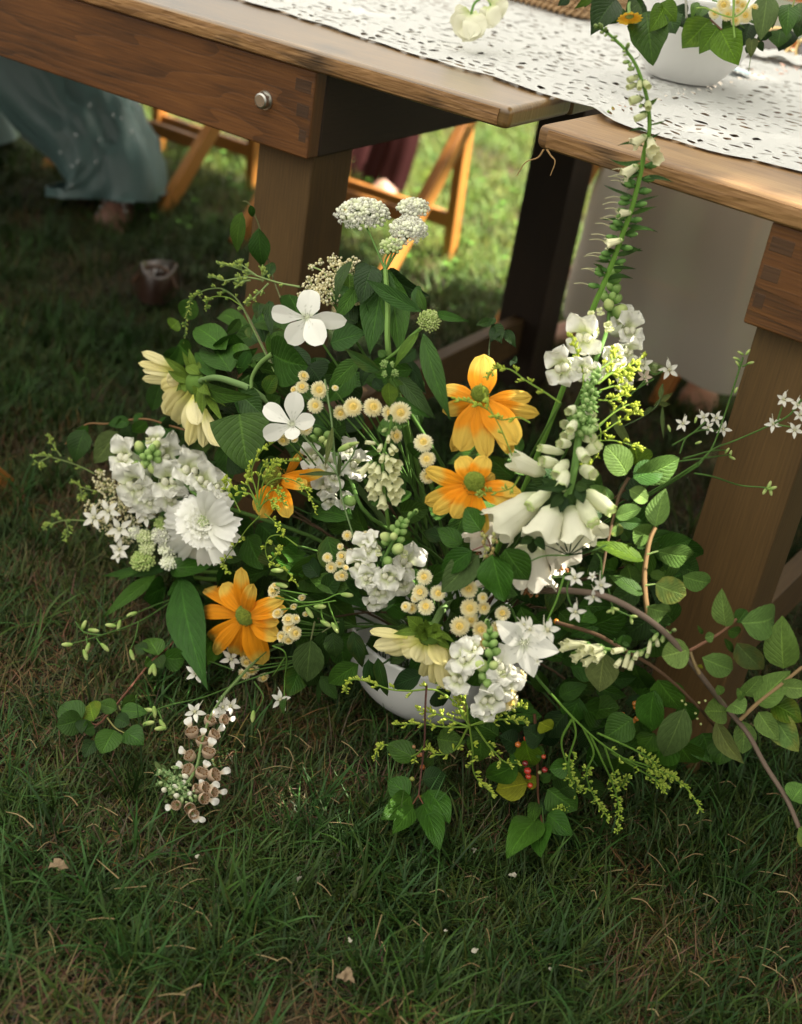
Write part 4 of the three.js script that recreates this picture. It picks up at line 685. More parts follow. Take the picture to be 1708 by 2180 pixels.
const nodA = nodding('nodding cream sunflower facing left with green sepals at its back', 'A', [[1060, 310, 836, 205, 62], [1050, 335, 812, 278, 55], [1055, 365, 842, 325, 55], [1070, 385, 838, 385, 65], [1100, 400, 965, 450, 110, .01], [1120, 430, 985, 545, 115, .012], [1150, 440, 985, 622, 150, .02], [1180, 470, 1075, 690, 150, .022], [1205, 500, 1140, 745, 140, .015], [1225, 520, 1150, 832, 95, .01], [1235, 560, 1248, 842, 95, .005], [1250, 590, 1330, 832, 82], [1240, 600, 1358, 838, 75], [1190, 500, 1210, 690, 120, .02], [1120, 380, 1000, 400, 110, .005]],
  [[1180, 380, 975, 232, 60], [1190, 360, 1105, 198, 45], [1200, 350, 1150, 180, 45], [1215, 380, 1215, 268, 55], [1190, 400, 1010, 330, 70], [1180, 430, 1090, 425, 90, .03], [1200, 440, 1190, 545, 80, .03], [1240, 470, 1240, 625, 80, .02], [1260, 470, 1388, 692, 60], [1280, 470, 1395, 570, 60], [1250, 420, 1300, 500, 90, .03], [1170, 400, 1065, 470, 80, .03], [1220, 360, 1130, 300, 80, .03]], [[1230, 400], [1330, 380], [1450, 410, -.01], [1600, 480, -.03]], [1205, 420], .02);
for (const [b, t, w, o] of [[[1330, 370], [1190, 210], 90, { mat: LF.milk }], [[1430, 340], [1280, 150], 190, { shape: 'round', mat: LF.milk, roll: .3 }], [[1400, 190], [1200, 40], 150, { shape: 'round', mat: LF.milk, off: -.02 }], [[1240, 400], [1600, 500], 90, { mat: LF.milk, off: .03, roll: .6 }], [[1480, 470], [1640, 620], 150, { shape: 'round', mat: LF.dark, off: .0 }], [[1490, 620], [1545, 1000], 330, { shape: 'heart', mat: LF.mid, off: .02, roll: .15, curl: .1, nu: 10, nv: 12, wave: .02, label: 'large heart shaped green leaf' }], [[1480, 500], [1260, 480], 120, { mat: LF.dark, off: -.01 }], [[1450, 460], [1490, 640], 20, { mat: LF.milk, off: .02, fold: 0 }], [[960, 410], [905, 600], 110, { mat: LF.mid, off: -.03, shape: 'ovate' }]]) leaf(nodA, 'A', b, t, w, o);
const nodB = nodding('nodding cream sunflower hanging over the front of the bowl', 'G', [[900, 500, 642, 460, 62], [920, 520, 668, 565, 95], [940, 530, 750, 612, 115], [960, 540, 860, 615, 115, .01], [1000, 550, 950, 665, 115, .015], [1040, 560, 1015, 690, 110, .02], [1060, 580, 1000, 770, 95, .0], [1080, 600, 1075, 815, 95, .0], [1110, 600, 1140, 850, 95], [1130, 590, 1190, 865, 85], [1130, 560, 1228, 735, 75], [1060, 540, 1130, 690, 120, .025], [980, 520, 790, 520, 120, .005]],
  [[1010, 470, 800, 482, 60], [990, 450, 890, 362, 110], [1030, 450, 1018, 378, 60], [1060, 450, 1135, 425, 60], [1000, 480, 960, 430, 130, .03], [1060, 470, 1220, 545, 55], [1090, 480, 1195, 590, 60], [1050, 480, 1130, 540, 100, .03], [1030, 470, 940, 500, 100, .03], [1080, 470, 1150, 480, 90, .03], [1010, 450, 1075, 420, 110, .02]], [[1050, 450], [1090, 390, -.02], [1120, 330, -.05]], [1040, 480], .06);
// ---------- snapdragons ----------
snapdragon('white snapdragon with a green bud tip pointing forward above the scabious', 'A', [[880, 880, .03], [960, 1000], [1120, 1080], [1240, 1180]], [[735, 905, 88, -.7, .3, .0], [930, 800, 60, .1, .9, -.01], [975, 890, 95, .8, .3, -.01], [800, 1070, 105, -.5, -.4, .005], [860, 1140, 95, -.1, -.5, 0], [1010, 1060, 90, .2, .2, .02], [1150, 1000, 95, .5, .7, -.01], [1045, 1170, 78, .2, -.6, .01], [1240, 1070, 80, .7, .5, -.01], [1350, 1110, 60, .7, .5, -.01], [910, 1200, 60, 0, -.4, 0]],
  [[820, 840, 32, 1, -.3, 1], [765, 950, 38, 2, -.8, .2], [880, 880, 26, 0, 0, .3, .04], [935, 885, 28, 0, .8, .2, .03], [800, 962, 32, 1, -.4, -.5], [910, 975, 34, 1, .2, -.8], [850, 905, 24, 0, -.5, .2, .04], [905, 850, 26, 0, .3, .8, .035], [870, 940, 24, 0, -.2, -.5, .035], [930, 830, 30, 1, .5, .8], [880, 800, 34, 2, .1, 1], [845, 960, 28, 1, -.3, -.6], [890, 910, 22, 0, .2, 0, .045], [940, 920, 28, 0, .6, -.3, .03]], { off: .03 });
snapdragon('tall white snapdragon spike on the right against the pale skirt', 'Q', [[555, 630], [530, 760], [505, 900], [480, 1080], [420, 1240]], [[350, 1095, 90, -.5, -.1, .01], [610, 1060, 78, .8, .2, -.01], [612, 1185, 62, .7, -.2, 0], [215, 1285, 88, -.7, -.2, .01], [330, 1300, 62, 0, -.3, .02], [400, 1320, 55, .1, -.4, .01], [520, 1235, 62, .3, -.2, 0], [585, 1385, 48, .6, -.6, -.01], [570, 1000, 62, .5, .4, -.02]],
  [[557, 665, 30, 0, .3, 1], [515, 745, 26, 0, -.3, 1], [548, 742, 26, 0, .5, 1], [510, 790, 26, 0, -.5, .8], [545, 805, 28, 0, .5, .8], [478, 860, 30, 0, -.8, .6], [545, 868, 30, 0, .7, .5], [497, 905, 34, 1, 0, .4, .02], [462, 830, 22, 0, -.9, .4], [395, 975, 48, 2, -.8, .6], [445, 950, 42, 2, -.3, .8], [562, 945, 42, 1, .8, .5], [496, 1045, 52, 2, 0, .2, .025], [530, 700, 22, 0, 0, 1], [420, 1060, 45, 2, -.4, -.6, .01], [520, 850, 24, 0, .2, .4, .02]], { off: .0 });
snapdragon('white snapdragon with a green bud spire in the middle above the cream buttons', 'B', [[1335, 1205, .01], [1230, 1310], [1150, 1450], [1090, 1620]], [[970, 1480, 85, -.7, .1, 0], [925, 1600, 90, -.5, -.2, .005], [980, 1700, 78, -.2, -.4, .01], [1120, 1690, 82, .2, -.3, .015], [1250, 1590, 100, .7, .1, -.02, .82], [1060, 1800, 80, -.1, -.6, .005, .92], [1020, 1880, 62, -.3, -.7, 0, .85], [1220, 1740, 75, .5, -.3, -.01, .85], [1000, 1420, 48, -.5, .7, 0]],
  [[1330, 1208, 20, 0, .7, 1], [1290, 1232, 22, 0, .4, 1], [1260, 1280, 24, 0, .6, .6], [1222, 1268, 22, 0, -.4, .9], [1200, 1300, 26, 0, -.2, .7], [1245, 1310, 26, 0, .7, .3], [1165, 1335, 28, 0, -.6, .6], [1190, 1360, 26, 0, .1, .3, .02], [1235, 1360, 26, 0, .7, .2], [1165, 1395, 30, 1, 0, .2, .025], [1108, 1400, 38, 1, -.9, .4], [1195, 1490, 42, 1, .3, .3, .02], [1052, 1520, 45, 2, -.5, -.2, .02], [1240, 1530, 52, 2, .8, .1, .01], [1100, 1440, 26, 0, -.6, .3], [1220, 1420, 26, 0, .6, .2], [1120, 1580, 36, 0, .1, 0, .01]], { off: .035 });
snapdragon('white snapdragon with a green bud spire at the lower right over the bowl rim', 'G', [[1430, 395, .01], [1450, 520], [1445, 650], [1390, 800]], [[1290, 640, 82, -.5, .2, 0], [1245, 770, 80, -.5, -.3, 0], [1530, 700, 95, .5, .4, -.02, .9], [1430, 900, 90, .1, -.6, .015], [1410, 985, 62, .0, -.9, .01], [1540, 810, 80, .6, -.2, -.01, .85], [1330, 580, 55, -.3, .7, -.01]],
  [[1428, 402, 18, 0, -.3, 1], [1445, 455, 22, 0, .2, .9], [1425, 500, 24, 0, -.5, .7], [1475, 490, 24, 0, .7, .5], [1420, 545, 24, 0, -.6, .4], [1470, 545, 26, 0, .5, .4, .015], [1440, 610, 28, 0, -.2, .3, .02], [1485, 600, 28, 0, .7, .3], [1392, 690, 42, 1, -.6, .3], [1470, 690, 30, 1, .3, .3, .02], [1530, 750, 42, 2, .8, .3, .015], [1400, 760, 30, 0, -.3, 0], [1430, 800, 34, 0, 0, -.3]], { off: .075 });
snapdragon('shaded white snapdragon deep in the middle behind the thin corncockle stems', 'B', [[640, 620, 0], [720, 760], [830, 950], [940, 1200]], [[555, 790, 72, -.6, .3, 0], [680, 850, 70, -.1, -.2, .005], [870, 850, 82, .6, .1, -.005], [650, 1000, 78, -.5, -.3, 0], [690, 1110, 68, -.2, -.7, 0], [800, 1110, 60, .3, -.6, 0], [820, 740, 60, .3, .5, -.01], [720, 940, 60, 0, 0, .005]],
  [[590, 600, 30, 0, -.5, .5], [665, 690, 34, 1, .1, .2, .02], [660, 625, 30, 0, .3, .5], [560, 650, 30, 0, -.7, .1], [620, 660, 28, 1, 0, .2, .02], [830, 1120, 45, 0, .6, -.2]], { off: -.035, dim: .86 });  // dim puts the shade deep in the bouquet into the petal colour
// ---------- tall white foxglove on the right ----------
{
  reseed(140);
  const t = bloomThing('white_foxglove', 'tall white foxglove with big hanging bells on the right of the bouquet', 'flower'), k = 'C', off = .02, p = (x, y, o = 0) => PX(k, [x, y], off + o), m = sc(k) * pxm(p(1180, 900));
  stem(t, [p(1300, 235, .01), p(1245, 420), p(1190, 620), p(1150, 900), p(1090, 1090, -.02), ...toBowl(p(1050, 1200, -.05)).slice(1)], (v) => lerp(.0020, .0042, sst(0, .35, v)), 0, C(.16, .30, .08), 'stem', 30);
  const hb = [C(.13, .26, .06), C(.34, .48, .18)];
  for (let i = 0; i < 44; i++) { const v = i / 44, y = 225 + v * 420, x = lerp(1300, 1185, v) + rr(-1, 1) * lerp(22, 78, v), q = p(x, y, .006 + rr(0, .012)), d = CR.clone().multiplyScalar((x - lerp(1300, 1185, v)) / 80).addScaledVector(CU, .5 - v * .6).addScaledVector(toCam(q), .6).normalize(); part(t, 'bud', [budGeo(q, d, lerp(13, 25, v) * m * rr(.8, 1.2), 1.7, ...hb), ...calyx(q.clone().addScaledVector(d, -lerp(12, 24, v) * m), d, lerp(44, 84, v) * m, lerp(20, 38, v) * m, mixc(C(.13, .26, .06), C(.24, .38, .12), rnd()), 4, 1.05)], budM); }
  const B = [[962, 912, 728, 812, 66, .0, .88, 0], [1090, 772, 905, 735, 34, .0, .7, 1], [1060, 852, 922, 822, 44, .01, .75, 1], [1100, 885, 1062, 1012, 48, .03, .8, 1], [1130, 712, 1045, 708, 36, .02, .75, 1], [1225, 775, 1322, 712, 46, 0, .75, 1], [1130, 600, 1075, 575, 36, .0, .6, 1], [1230, 620, 1300, 590, 36, 0, .6, 1], [1170, 470, 1105, 500, 34, .01, .7, 1], [1215, 510, 1285, 525, 34, .0, .7, 1], [1160, 560, 1120, 630, 36, .03, .7, 1], [1150, 650, 1075, 660, 38, .01, .7, 1], [1200, 670, 1290, 670, 40, .0, .7, 1], [1180, 740, 1235, 820, 42, .03, .75, 1], [1110, 820, 1020, 930, 48, .02, .8, 1], [1190, 870, 1290, 920, 50, .0, .8, 1], [1000, 1012, 838, 1138, 52, .02, .8, 1], [930, 1050, 618, 1285, 118, .01, 1.12, 0], [1040, 1115, 915, 1365, 108, .03, 1.1, 0], [1130, 1120, 1175, 1390, 100, .025, 1.1, 0], [1180, 1068, 1290, 1255, 62, .03, .82, 1], [1215, 1015, 1418, 1172, 58, .01, .82, 1], [1190, 1160, 1290, 1330, 92, -.01, 1.12, 0], [690, 1210, 470, 1410, 88, -.03, 1.15, 0], [850, 1350, 770, 1670, 108, -.01, 1.2, 0], [900, 1370, 925, 1700, 90, -.005, 1.2, 0], [960, 1340, 1120, 1500, 105, -.015, 1.18, 0], [700, 1480, 600, 1700, 92, -.02, 1.2, 0]];
  for (const [bx, by, mx, my, R, o, op, green] of B) {
    const b = p(bx, by, o - .006), e = p(mx, my, o + .012), d = e.clone().sub(b).normalize(), old = by > 1200;
    const bl = part(t, 'bell', bell(b, e, R * m * 1.08, green ? { flare: 1.0, open: .72, lob: .06, tip: C(.42, .55, .16), c0: C(.50, .58, .28), c1: C(.78, .80, .56) } : { flare: op * 1.08, lob: .17, c0: C(.58, .64, .36), c1: old ? C(.74, .70, .60) : C(.80, .79, .62), nu: 40, nv: 22 }), petalM);
    part(bl, 'calyx', calyx(b, d, R * m * 1.0, R * m * .55, C(.05, .12, .04)), budM);
    if (old && !green) { const fr = frame(e, d); part(bl, 'speckle', Array.from({ length: 9 }, () => ball(fr.at(rr(-.5, .5) * R * m, -R * m * rr(.5, .8), rr(-.006, .004)), .0016, C(.22, .10, .04), 1, null, 5, 4)), budM, { kind: 'stuff' }); }
  }
  for (const [b, tt, w] of [[[1080, 1050], [990, 1140], 60], [[1090, 1060], [1060, 1170], 60], [[1110, 1050], [1150, 1110], 60], [[1180, 1000], [1215, 1110], 70], [[1140, 980], [890, 1010], 60], [[1160, 985], [1250, 1010], 60], [[870, 1330], [790, 1380], 50], [[880, 1340], [870, 1440], 60], [[900, 1330], [960, 1420], 55], [[1100, 1030], [930, 940], 60]]) leaf(t, k, b, tt, w, { mat: LF.dark, off: off + .035, shape: 'ovate', roll: 0 });
}
// ---------- pale yellow foxgloves ----------
function paleFoxglove(label, k, axis, bells, leaves, { off = .03, budsN = 8, r = .0018, c1 = C(.76, .76, .48) } = {}) {
  const t = bloomThing('pale_foxglove', label, 'flower', 'pale yellow foxglove spikes'), ax = axis.map(([x, y, o = 0]) => PX(k, [x, y], off + o)); stem(t, ax, r * .7, r * 1.3, C(.15, .28, .06), 'stem', axis.length * 6);
  for (const [bx, by, mx, my, R, kind = 0] of bells) { const b = PX(k, [bx, by], off + .004), e = PX(k, [mx, my], off + .016), m = sc(k) * pxm(b), d = e.clone().sub(b).normalize(); const bl = part(t, kind === 2 ? 'bud' : 'bell', kind === 2 ? budGeo(b.clone().lerp(e, .5), d, R * m * .8, Math.max(1.2, b.distanceTo(e) / (R * m * 1.6)), C(.14, .26, .05), C(.42, .52, .20)) : bell(b, e, R * .8 * m, { nar: .4, flare: kind ? 1.02 : 1.3, lob: kind ? .04 : .16, open: kind ? .8 : 1.05, c0: C(.42, .50, .20), c1, nu: 15, nv: 11 }), petalM); part(bl, 'calyx', calyx(b, d, R * m * 1.3, R * m * .8, C(.09, .20, .04), 4, 1.0), budM); }
  for (const [b, tt, w] of leaves) leaf(t, k, b, tt, w, { mat: LF.milk, off, shape: 'lance' });
  return t;
}
reseed(151);
{
  const bl = []; const list = [[1040, 690, 945, 678, 24, 1], [1075, 690, 1050, 745, 26, 1], [1130, 620, 1120, 680, 22, 1], [1120, 570, 1075, 600, 20, 2], [1160, 590, 1185, 560, 18, 2], [1140, 690, 1190, 745, 24, 1], [1130, 720, 1155, 770, 28, 1], [1090, 760, 1065, 830, 28, 1], [1000, 820, 905, 925, 34], [1030, 830, 985, 900, 34], [1110, 770, 1130, 850, 32], [1130, 800, 1205, 850, 34], [1050, 850, 1035, 945, 38], [1100, 860, 1180, 925, 38], [1010, 920, 980, 1045, 40], [1090, 900, 1105, 990, 40], [1130, 930, 1205, 990, 38], [1060, 960, 1040, 1075, 42], [1110, 980, 1165, 1070, 40], [1150, 1000, 1215, 1070, 38], [1010, 1000, 1005, 1110, 40], [1080, 1060, 1080, 1180, 42], [1120, 1060, 1185, 1130, 38], [1040, 900, 1000, 960, 36], [1140, 880, 1190, 880, 34]];
  paleFoxglove('pale yellow foxglove spike hanging in the middle below the cream buttons', 'B', [[1150, 490, .01], [1130, 600], [1090, 760], [1080, 930], [1100, 1130], [1130, 1330, -.04]], list, [[[1140, 640], [1215, 870], 50], [[1060, 750], [940, 770], 40], [[960, 960], [945, 1000], 60], [[1100, 1130], [980, 1140], 60], [[1160, 500], [1120, 480], 40], [[1100, 620], [1085, 540], 24]], { off: .05 });
  for (let i = 0; i < 5; i++) { }
  paleFoxglove('pale yellow foxglove spike lying along the dark branch on the lower right', 'K', [[975, 395, 0], [900, 450], [790, 505], [680, 500], [520, 480], [420, 520, -.02]], [[900, 400, 870, 445, 18, 2], [940, 380, 960, 420, 18, 2], [860, 430, 845, 520, 18, 1], [890, 420, 900, 475, 18, 1], [930, 410, 925, 455, 16, 2], [980, 390, 1000, 380, 14, 2], [790, 500, 770, 545, 22, 1], [740, 500, 710, 600, 24, 1], [700, 540, 660, 590, 24, 1], [760, 540, 740, 610, 22, 1], [720, 490, 640, 505, 26, 1], [600, 480, 520, 500, 28], [610, 500, 540, 550, 28], [560, 490, 450, 520, 28], [500, 465, 350, 480, 30], [520, 460, 380, 460, 28], [560, 520, 480, 575, 26], [500, 500, 420, 550, 28], [590, 470, 470, 490, 28], [820, 490, 800, 530, 16, 2], [850, 500, 835, 540, 16, 2]], [[[900, 400], [850, 380], 16], [[940, 370], [910, 335], 14], [[960, 360], [965, 345], 16], [[660, 460], [655, 425], 16], [[700, 450], [745, 480], 22]], { off: .05 });
  const tall = [[225, 320, 262, 288, 9, 2], [380, 330, 405, 310, 8, 2]];
  // the tall spike that rises in front of the tables
  const kq = 'R', zq = -1.29, PT = (x, y, z = zq) => { const q = px(kq, [x, y]); return onZ(q[0], q[1], z); };
  const t = bloomThing('pale_foxglove', 'very tall pale yellow foxglove spike rising in front of the table runner', 'flower', 'pale yellow foxglove spikes');
  const ax = [[330, 170], [395, 205], [470, 270], [540, 340], [600, 430], [640, 530], [672, 640], [690, 760], [690, 880], [660, 1000], [640, 1120], [610, 1250], [570, 1400], [520, 1540], [470, 1680], [400, 1860], [330, 2020]].map(([x, y]) => PT(x, y)); stem(t, [...ax, ...toBowl(ax[ax.length - 1], .02).slice(1)], .0014, .0036, C(.15, .30, .05), 'stem', 90);
  const m = pxm(ax[5]) * .32, put = (bx, by, mx, my, R, kind) => { const b = PT(bx, by, zq + .003), e = PT(mx, my, zq + .014), d = e.clone().sub(b).normalize(); const o = part(t, kind === 2 ? 'bud' : 'bell', kind === 2 ? budGeo(b.clone().lerp(e, .5), d, R * m * .8, Math.max(1.2, b.distanceTo(e) / (R * m * 1.6)), C(.16, .32, .06), C(.42, .55, .20)) : bell(b, e, R * m, { nar: .45, flare: kind ? 1 : 1.35, open: kind ? .8 : 1, lob: kind ? .04 : .2, c0: C(.45, .52, .22), c1: kind ? C(.66, .70, .38) : C(.80, .78, .52), nu: 15, nv: 11 }), petalM); part(o, 'calyx', calyx(b, d, R * m * 1.4, R * m * .9, C(.12, .26, .04), 4, .9), budM); };
  for (const a of [[345, 185, 328, 165, 18, 2], [365, 180, 360, 155, 14, 2], [375, 200, 375, 160, 14, 2], [385, 215, 365, 215, 14, 2], [400, 205, 405, 180, 14, 2], [410, 225, 395, 240, 12, 2], [455, 250, 480, 238, 12, 2], [460, 270, 435, 265, 12, 2], [540, 325, 555, 285, 18, 2], [535, 340, 515, 340, 12, 2], [545, 360, 520, 370, 12, 2], [560, 410, 515, 415, 18, 2], [590, 455, 548, 460, 20, 2], [565, 420, 560, 440, 16, 2], [620, 510, 545, 535, 24, 1], [610, 560, 542, 585, 24, 1], [628, 530, 625, 595, 22, 1], [655, 540, 690, 580, 26, 1], [650, 650, 556, 675, 34, 1], [640, 700, 630, 710, 18, 2], [680, 670, 685, 725, 28, 1], [680, 760, 590, 795, 28, 1], [680, 900, 575, 965, 36, 0], [695, 915, 715, 1005, 36, 0], [680, 1030, 755, 1060, 34, 0], [620, 1100, 510, 1170, 40, 0]]) put(...a);
  for (const a of [[[575, 1420], [478, 1418]], [[520, 1600], [395, 1625]]]) put(a[0][0], a[0][1] - 5, a[1][0], a[1][1], 32, 0);
  for (let i = 0; i < 34; i++) { const v = lerp(.08, .95, Math.pow(i / 34, .5)), cv = curveAt(ax), p = cv.getPoint(v), s = i % 2 ? 1 : -1, T = p.clone().addScaledVector(CR, s * rr(.010, .030) * lerp(.35, 1.25, sst(.35, .65, v))).addScaledVector(CU, rr(-.006, .01)).addScaledVector(CB, rr(-.008, .02)); part(t, 'leaf', blade(p, T, toCam(p).addScaledVector(CU, .8).normalize(), rr(.004, .009) * lerp(.6, 1, v), { shape: 'lance', fold: .3, curl: rr(-.5, .5), nu: 4, nv: 6 }), pick(v > .5 ? LF.mid : LF.bright)); }
  for (let i = 0; i < 26; i++) { const v = lerp(.62, .97, i / 26), cv = curveAt(ax), p = cv.getPoint(v), s = i % 3 ? -1 : 1, d = CR.clone().multiplyScalar(s).addScaledVector(CU, rr(-.1, .3)).addScaledVector(CB, rr(-.1, .5)).normalize(), pod = p.clone().addScaledVector(d, .010); const o = part(t, 'seed_pod', [budGeo(pod, d, .0032, 2.0, C(.08, .18, .04), C(.14, .27, .07)), ...calyx(p.clone().addScaledVector(d, .003), d, .009, .005, C(.07, .17, .04), 3, 1.1)], budM); if (s < 0) part(o, 'style', tube([pod.clone().addScaledVector(d, .005), pod.clone().addScaledVector(d, .014).add(V3(0, .001, 0)), pod.clone().addScaledVector(d, .022).add(V3(0, -.001, 0))], .0005, .0004, 5, 4, C(.62, .60, .36)), stemM); }
}
// ---------- woolly foxglove with brown bells, hanging low on the left ----------
{
  reseed(160);
  const t = bloomThing('woolly_foxglove', 'hanging spike of brown foxglove bells with white lips at the lower left', 'flower'), k = 'F', off = .0;
  const p = (x, y, o = 0) => PX(k, [x, y], off + o, .07);
  const ax = [p(900, 1440, .0), p(1010, 1480, -.02), p(1090, 1380, -.02), p(1130, 1200, -.02), p(1180, 1050, -.02), p(1230, 960, -.03), p(1330, 830, -.05)]; stem(t, [...ax, PX('D', [610, 1370], -.08), BM.clone()], .0017, .0017, C(.18, .27, .10), 'stem', 30);
  const m = sc(k) * pxm(ax[3]);
  for (const [x, y, R, lx, ly] of [[1065, 1130, 46, 1045, 1068], [1185, 1055, 42, 1215, 1010], [1135, 1190, 46, 1140, 1128], [1215, 1150, 42, 1258, 1105], [1175, 1265, 46, 1195, 1205], [1050, 1290, 40, 1010, 1262], [1040, 1385, 44, 985, 1355], [1132, 1405, 46, 1160, 1350], [1215, 1420, 46, 1275, 1400], [1150, 1505, 40, 1215, 1490], [1100, 1510, 34, 1115, 1490], [1210, 1535, 34, 1270, 1530], [1145, 1575, 38, 1205, 1590], [1050, 1640, 36, 1060, 1660], [960, 1620, 32, 905, 1635], [1280, 1050, 36, 1325, 1045], [1075, 1680, 34, 1100, 1695]]) {
    const c = p(x, y, .02), ld = p(lx, ly, .02).sub(c).normalize(), d = ld.clone().multiplyScalar(.62).addScaledVector(toCam(c), .7).normalize(), b = c.clone().addScaledVector(d, -R * m * 1.0), e = c.clone().addScaledVector(d, R * m * .4);
    const bl = part(t, 'bell', bell(b, e, R * m * 1.12, { nar: .5, flare: .98, open: .9, lob: .10, c0: C(.34, .25, .15), c1: C(.50, .36, .25), tip: C(.66, .54, .40), nu: 20, nv: 14 }), petalM);
    const fr = frame(e, d), L = p(lx, ly, .03), inP = ld.clone().addScaledVector(d, -ld.dot(d)).normalize(), rim = e.clone().addScaledVector(inP, R * m * .85), low = inP.clone().multiplyScalar(1).addScaledVector(d, .35).normalize(); part(bl, 'lip', blade(rim, rim.clone().addScaledVector(low, R * m * rr(1.3, 1.9)), rollN(e, low, rr(-.4, .4)), R * m * rr(1.0, 1.4), { shape: 'petal', cup: .12, curl: .25, wave: .06, nu: 8, nv: 8, col: (u, v) => mixc(C(.55, .44, .30), C(.80, .78, .72), sst(.05, .4, v)) }), petalM);
    part(bl, 'vein_ring', Array.from({ length: 9 }, (_, i) => { const a = i * .7; return ball(fr.at(Math.cos(a) * R * m * .66, Math.sin(a) * R * m * .66, -.0012), R * m * .10, C(.20, .10, .03), 1.5, fr.dir(Math.cos(a), Math.sin(a), 0), 5, 4); }), budM, { kind: 'stuff' });
    part(bl, 'calyx', calyx(b, d, R * m * .7, R * m * .34, C(.12, .20, .07)), budM);
  }
  for (let i = 0; i < 40; i++) { const v = rnd(), q = p(lerp(1080, 880, v) + rr(-60, 60), lerp(1590, 1410, v) + rr(-60, 60), rr(.01, .03)); part(t, 'bud', [budGeo(q, V3(rr(-1, 1), rr(-.2, 1), rr(-.3, 1)), rr(7, 13) * m, 2.2, C(.16, .26, .09), C(.34, .42, .20)), ...calyx(q, V3(rr(-1, 1), rr(-.2, 1), .5).normalize(), 40 * m, 13 * m, C(.16, .26, .10), 3, .7)], budM); }
  for (const [x, y] of [[880, 1520], [965, 1560], [1050, 1545], [955, 1500], [1010, 1470], [1020, 1430]]) part(t, 'opening_bud', ball(p(x, y, .035), 18 * m, C(.76, .74, .60), 1.4, V3(rr(-1, 1), .5, .5), 8, 6), petalM);
  for (let i = 0; i < 18; i++) { const a = [rr(860, 1100), rr(1380, 1600)]; leaf(t, k, a, [a[0] + rr(-70, 40), a[1] + rr(-70, 60)], rr(18, 30), { mat: LF.grey, off: .02, h: .07, shape: 'lance' }); }
}
// ---------- cream button chrysanthemums ----------
reseed(170);
daisySpray('cream button chrysanthemums above the second white corncockle', 'B', [[480, 175, 44, .3, .6], [468, 258, 58, -.1, .3], [600, 280, 74, .1, .1], [568, 400, 60], [405, 280, 30, -.6, .2]], { off: .035 });
daisySpray('cream button chrysanthemums peeping out below the second white corncockle', 'B', [[495, 570, 66, .3, -.2], [325, 660, 52, -.3, -.3], [410, 655, 34, .1, -.4]], { off: .03 });
daisySpray('row of big cream button chrysanthemums across the middle', 'B', [[762, 455, 62, -.1, -.1, -.01], [855, 410, 78, .05, .1], [1008, 412, 84], [1140, 455, 76, -.3, .1, -.012], [1215, 452, 84, .2, .1], [720, 265, 26, .1, .6]], { off: .03 });
daisySpray('cream button chrysanthemums stacked left of the open orange coneflower', 'B', [[1390, 680, 82, -.1, .3], [1418, 808, 74, 0, .1], [1425, 935, 74, .1, -.1, -.01], [1180, 630, 66, .5, .1, -.02]], { off: .03 });
daisySpray('small cream button chrysanthemums left of the middle snapdragon', 'B', [[812, 1388, 40], [890, 1388, 36], [950, 1385, 34], [758, 1472, 34, -.3, .1], [840, 1535, 56], [660, 1555, 48, -.1, .1], [770, 1545, 46, -.2, 0], [755, 1600, 42, 0, -.1], [800, 1632, 28], [690, 1630, 50, -.2, -.3], [775, 1690, 44, -.2, -.4], [745, 1700, 44, -.4, -.5]], { off: .03 });
daisySpray('cream button chrysanthemums below the middle snapdragon above the nodding sunflower', 'G', [[1010, 102, 56], [980, 205, 62], [1100, 210, 62, .1, -.1], [1020, 300, 56], [948, 245, 36], [885, 300, 42, -.2, 0], [925, 310, 44, 0, -.2, -.008]], { off: .05 });
daisySpray('cream button chrysanthemums right of the pale back leaf', 'G', [[1305, 182, 70], [1310, 308, 78, 0, 0, .005], [1398, 240, 46, .2, 0], [1405, 308, 56, .3, -.1, -.01], [1245, 430, 72, -.1, -.1], [1385, 452, 68, 0, 0, -.01], [1320, 385, 50, 0, -.3, -.015], [1530, 345, 56, .1, .3], [1500, 440, 56, .2, 0, -.02]], { off: .045 });
daisySpray('cream button chrysanthemums at the lower right of the white snapdragon', 'G', [[1630, 765, 62, .4, .1], [1580, 935, 62, .3, -.3], [1570, 850, 62, .3, 0, -.02], [1400, 530, 56, 0, .2, -.02], [1340, 560, 40, -.3, .2, -.02]], { off: .05 });
daisySpray('cream daisies seen edge on beside the low left coneflower', 'G', [[35, 345, 40, -.4, .9], [105, 385, 44, -.1, .3], [155, 380, 40, .4, .4], [110, 445, 50, -.2, .1], [150, 475, 52, .2, -.1], [60, 500, 40, -.7, -.3], [105, 520, 44, 0, -.9], [15, 160, 28, .2, .9]], { off: .05 });
daisySpray('cream daisies hanging under the low left coneflower', 'F', [[1430, 665, 52, -.2, -.9], [1460, 720, 62, 0, -1.2], [1410, 750, 44, -.5, -.9], [1540, 770, 48, .6, -1.2], [1610, 190, 50, -.9, .3]], { off: .045 });
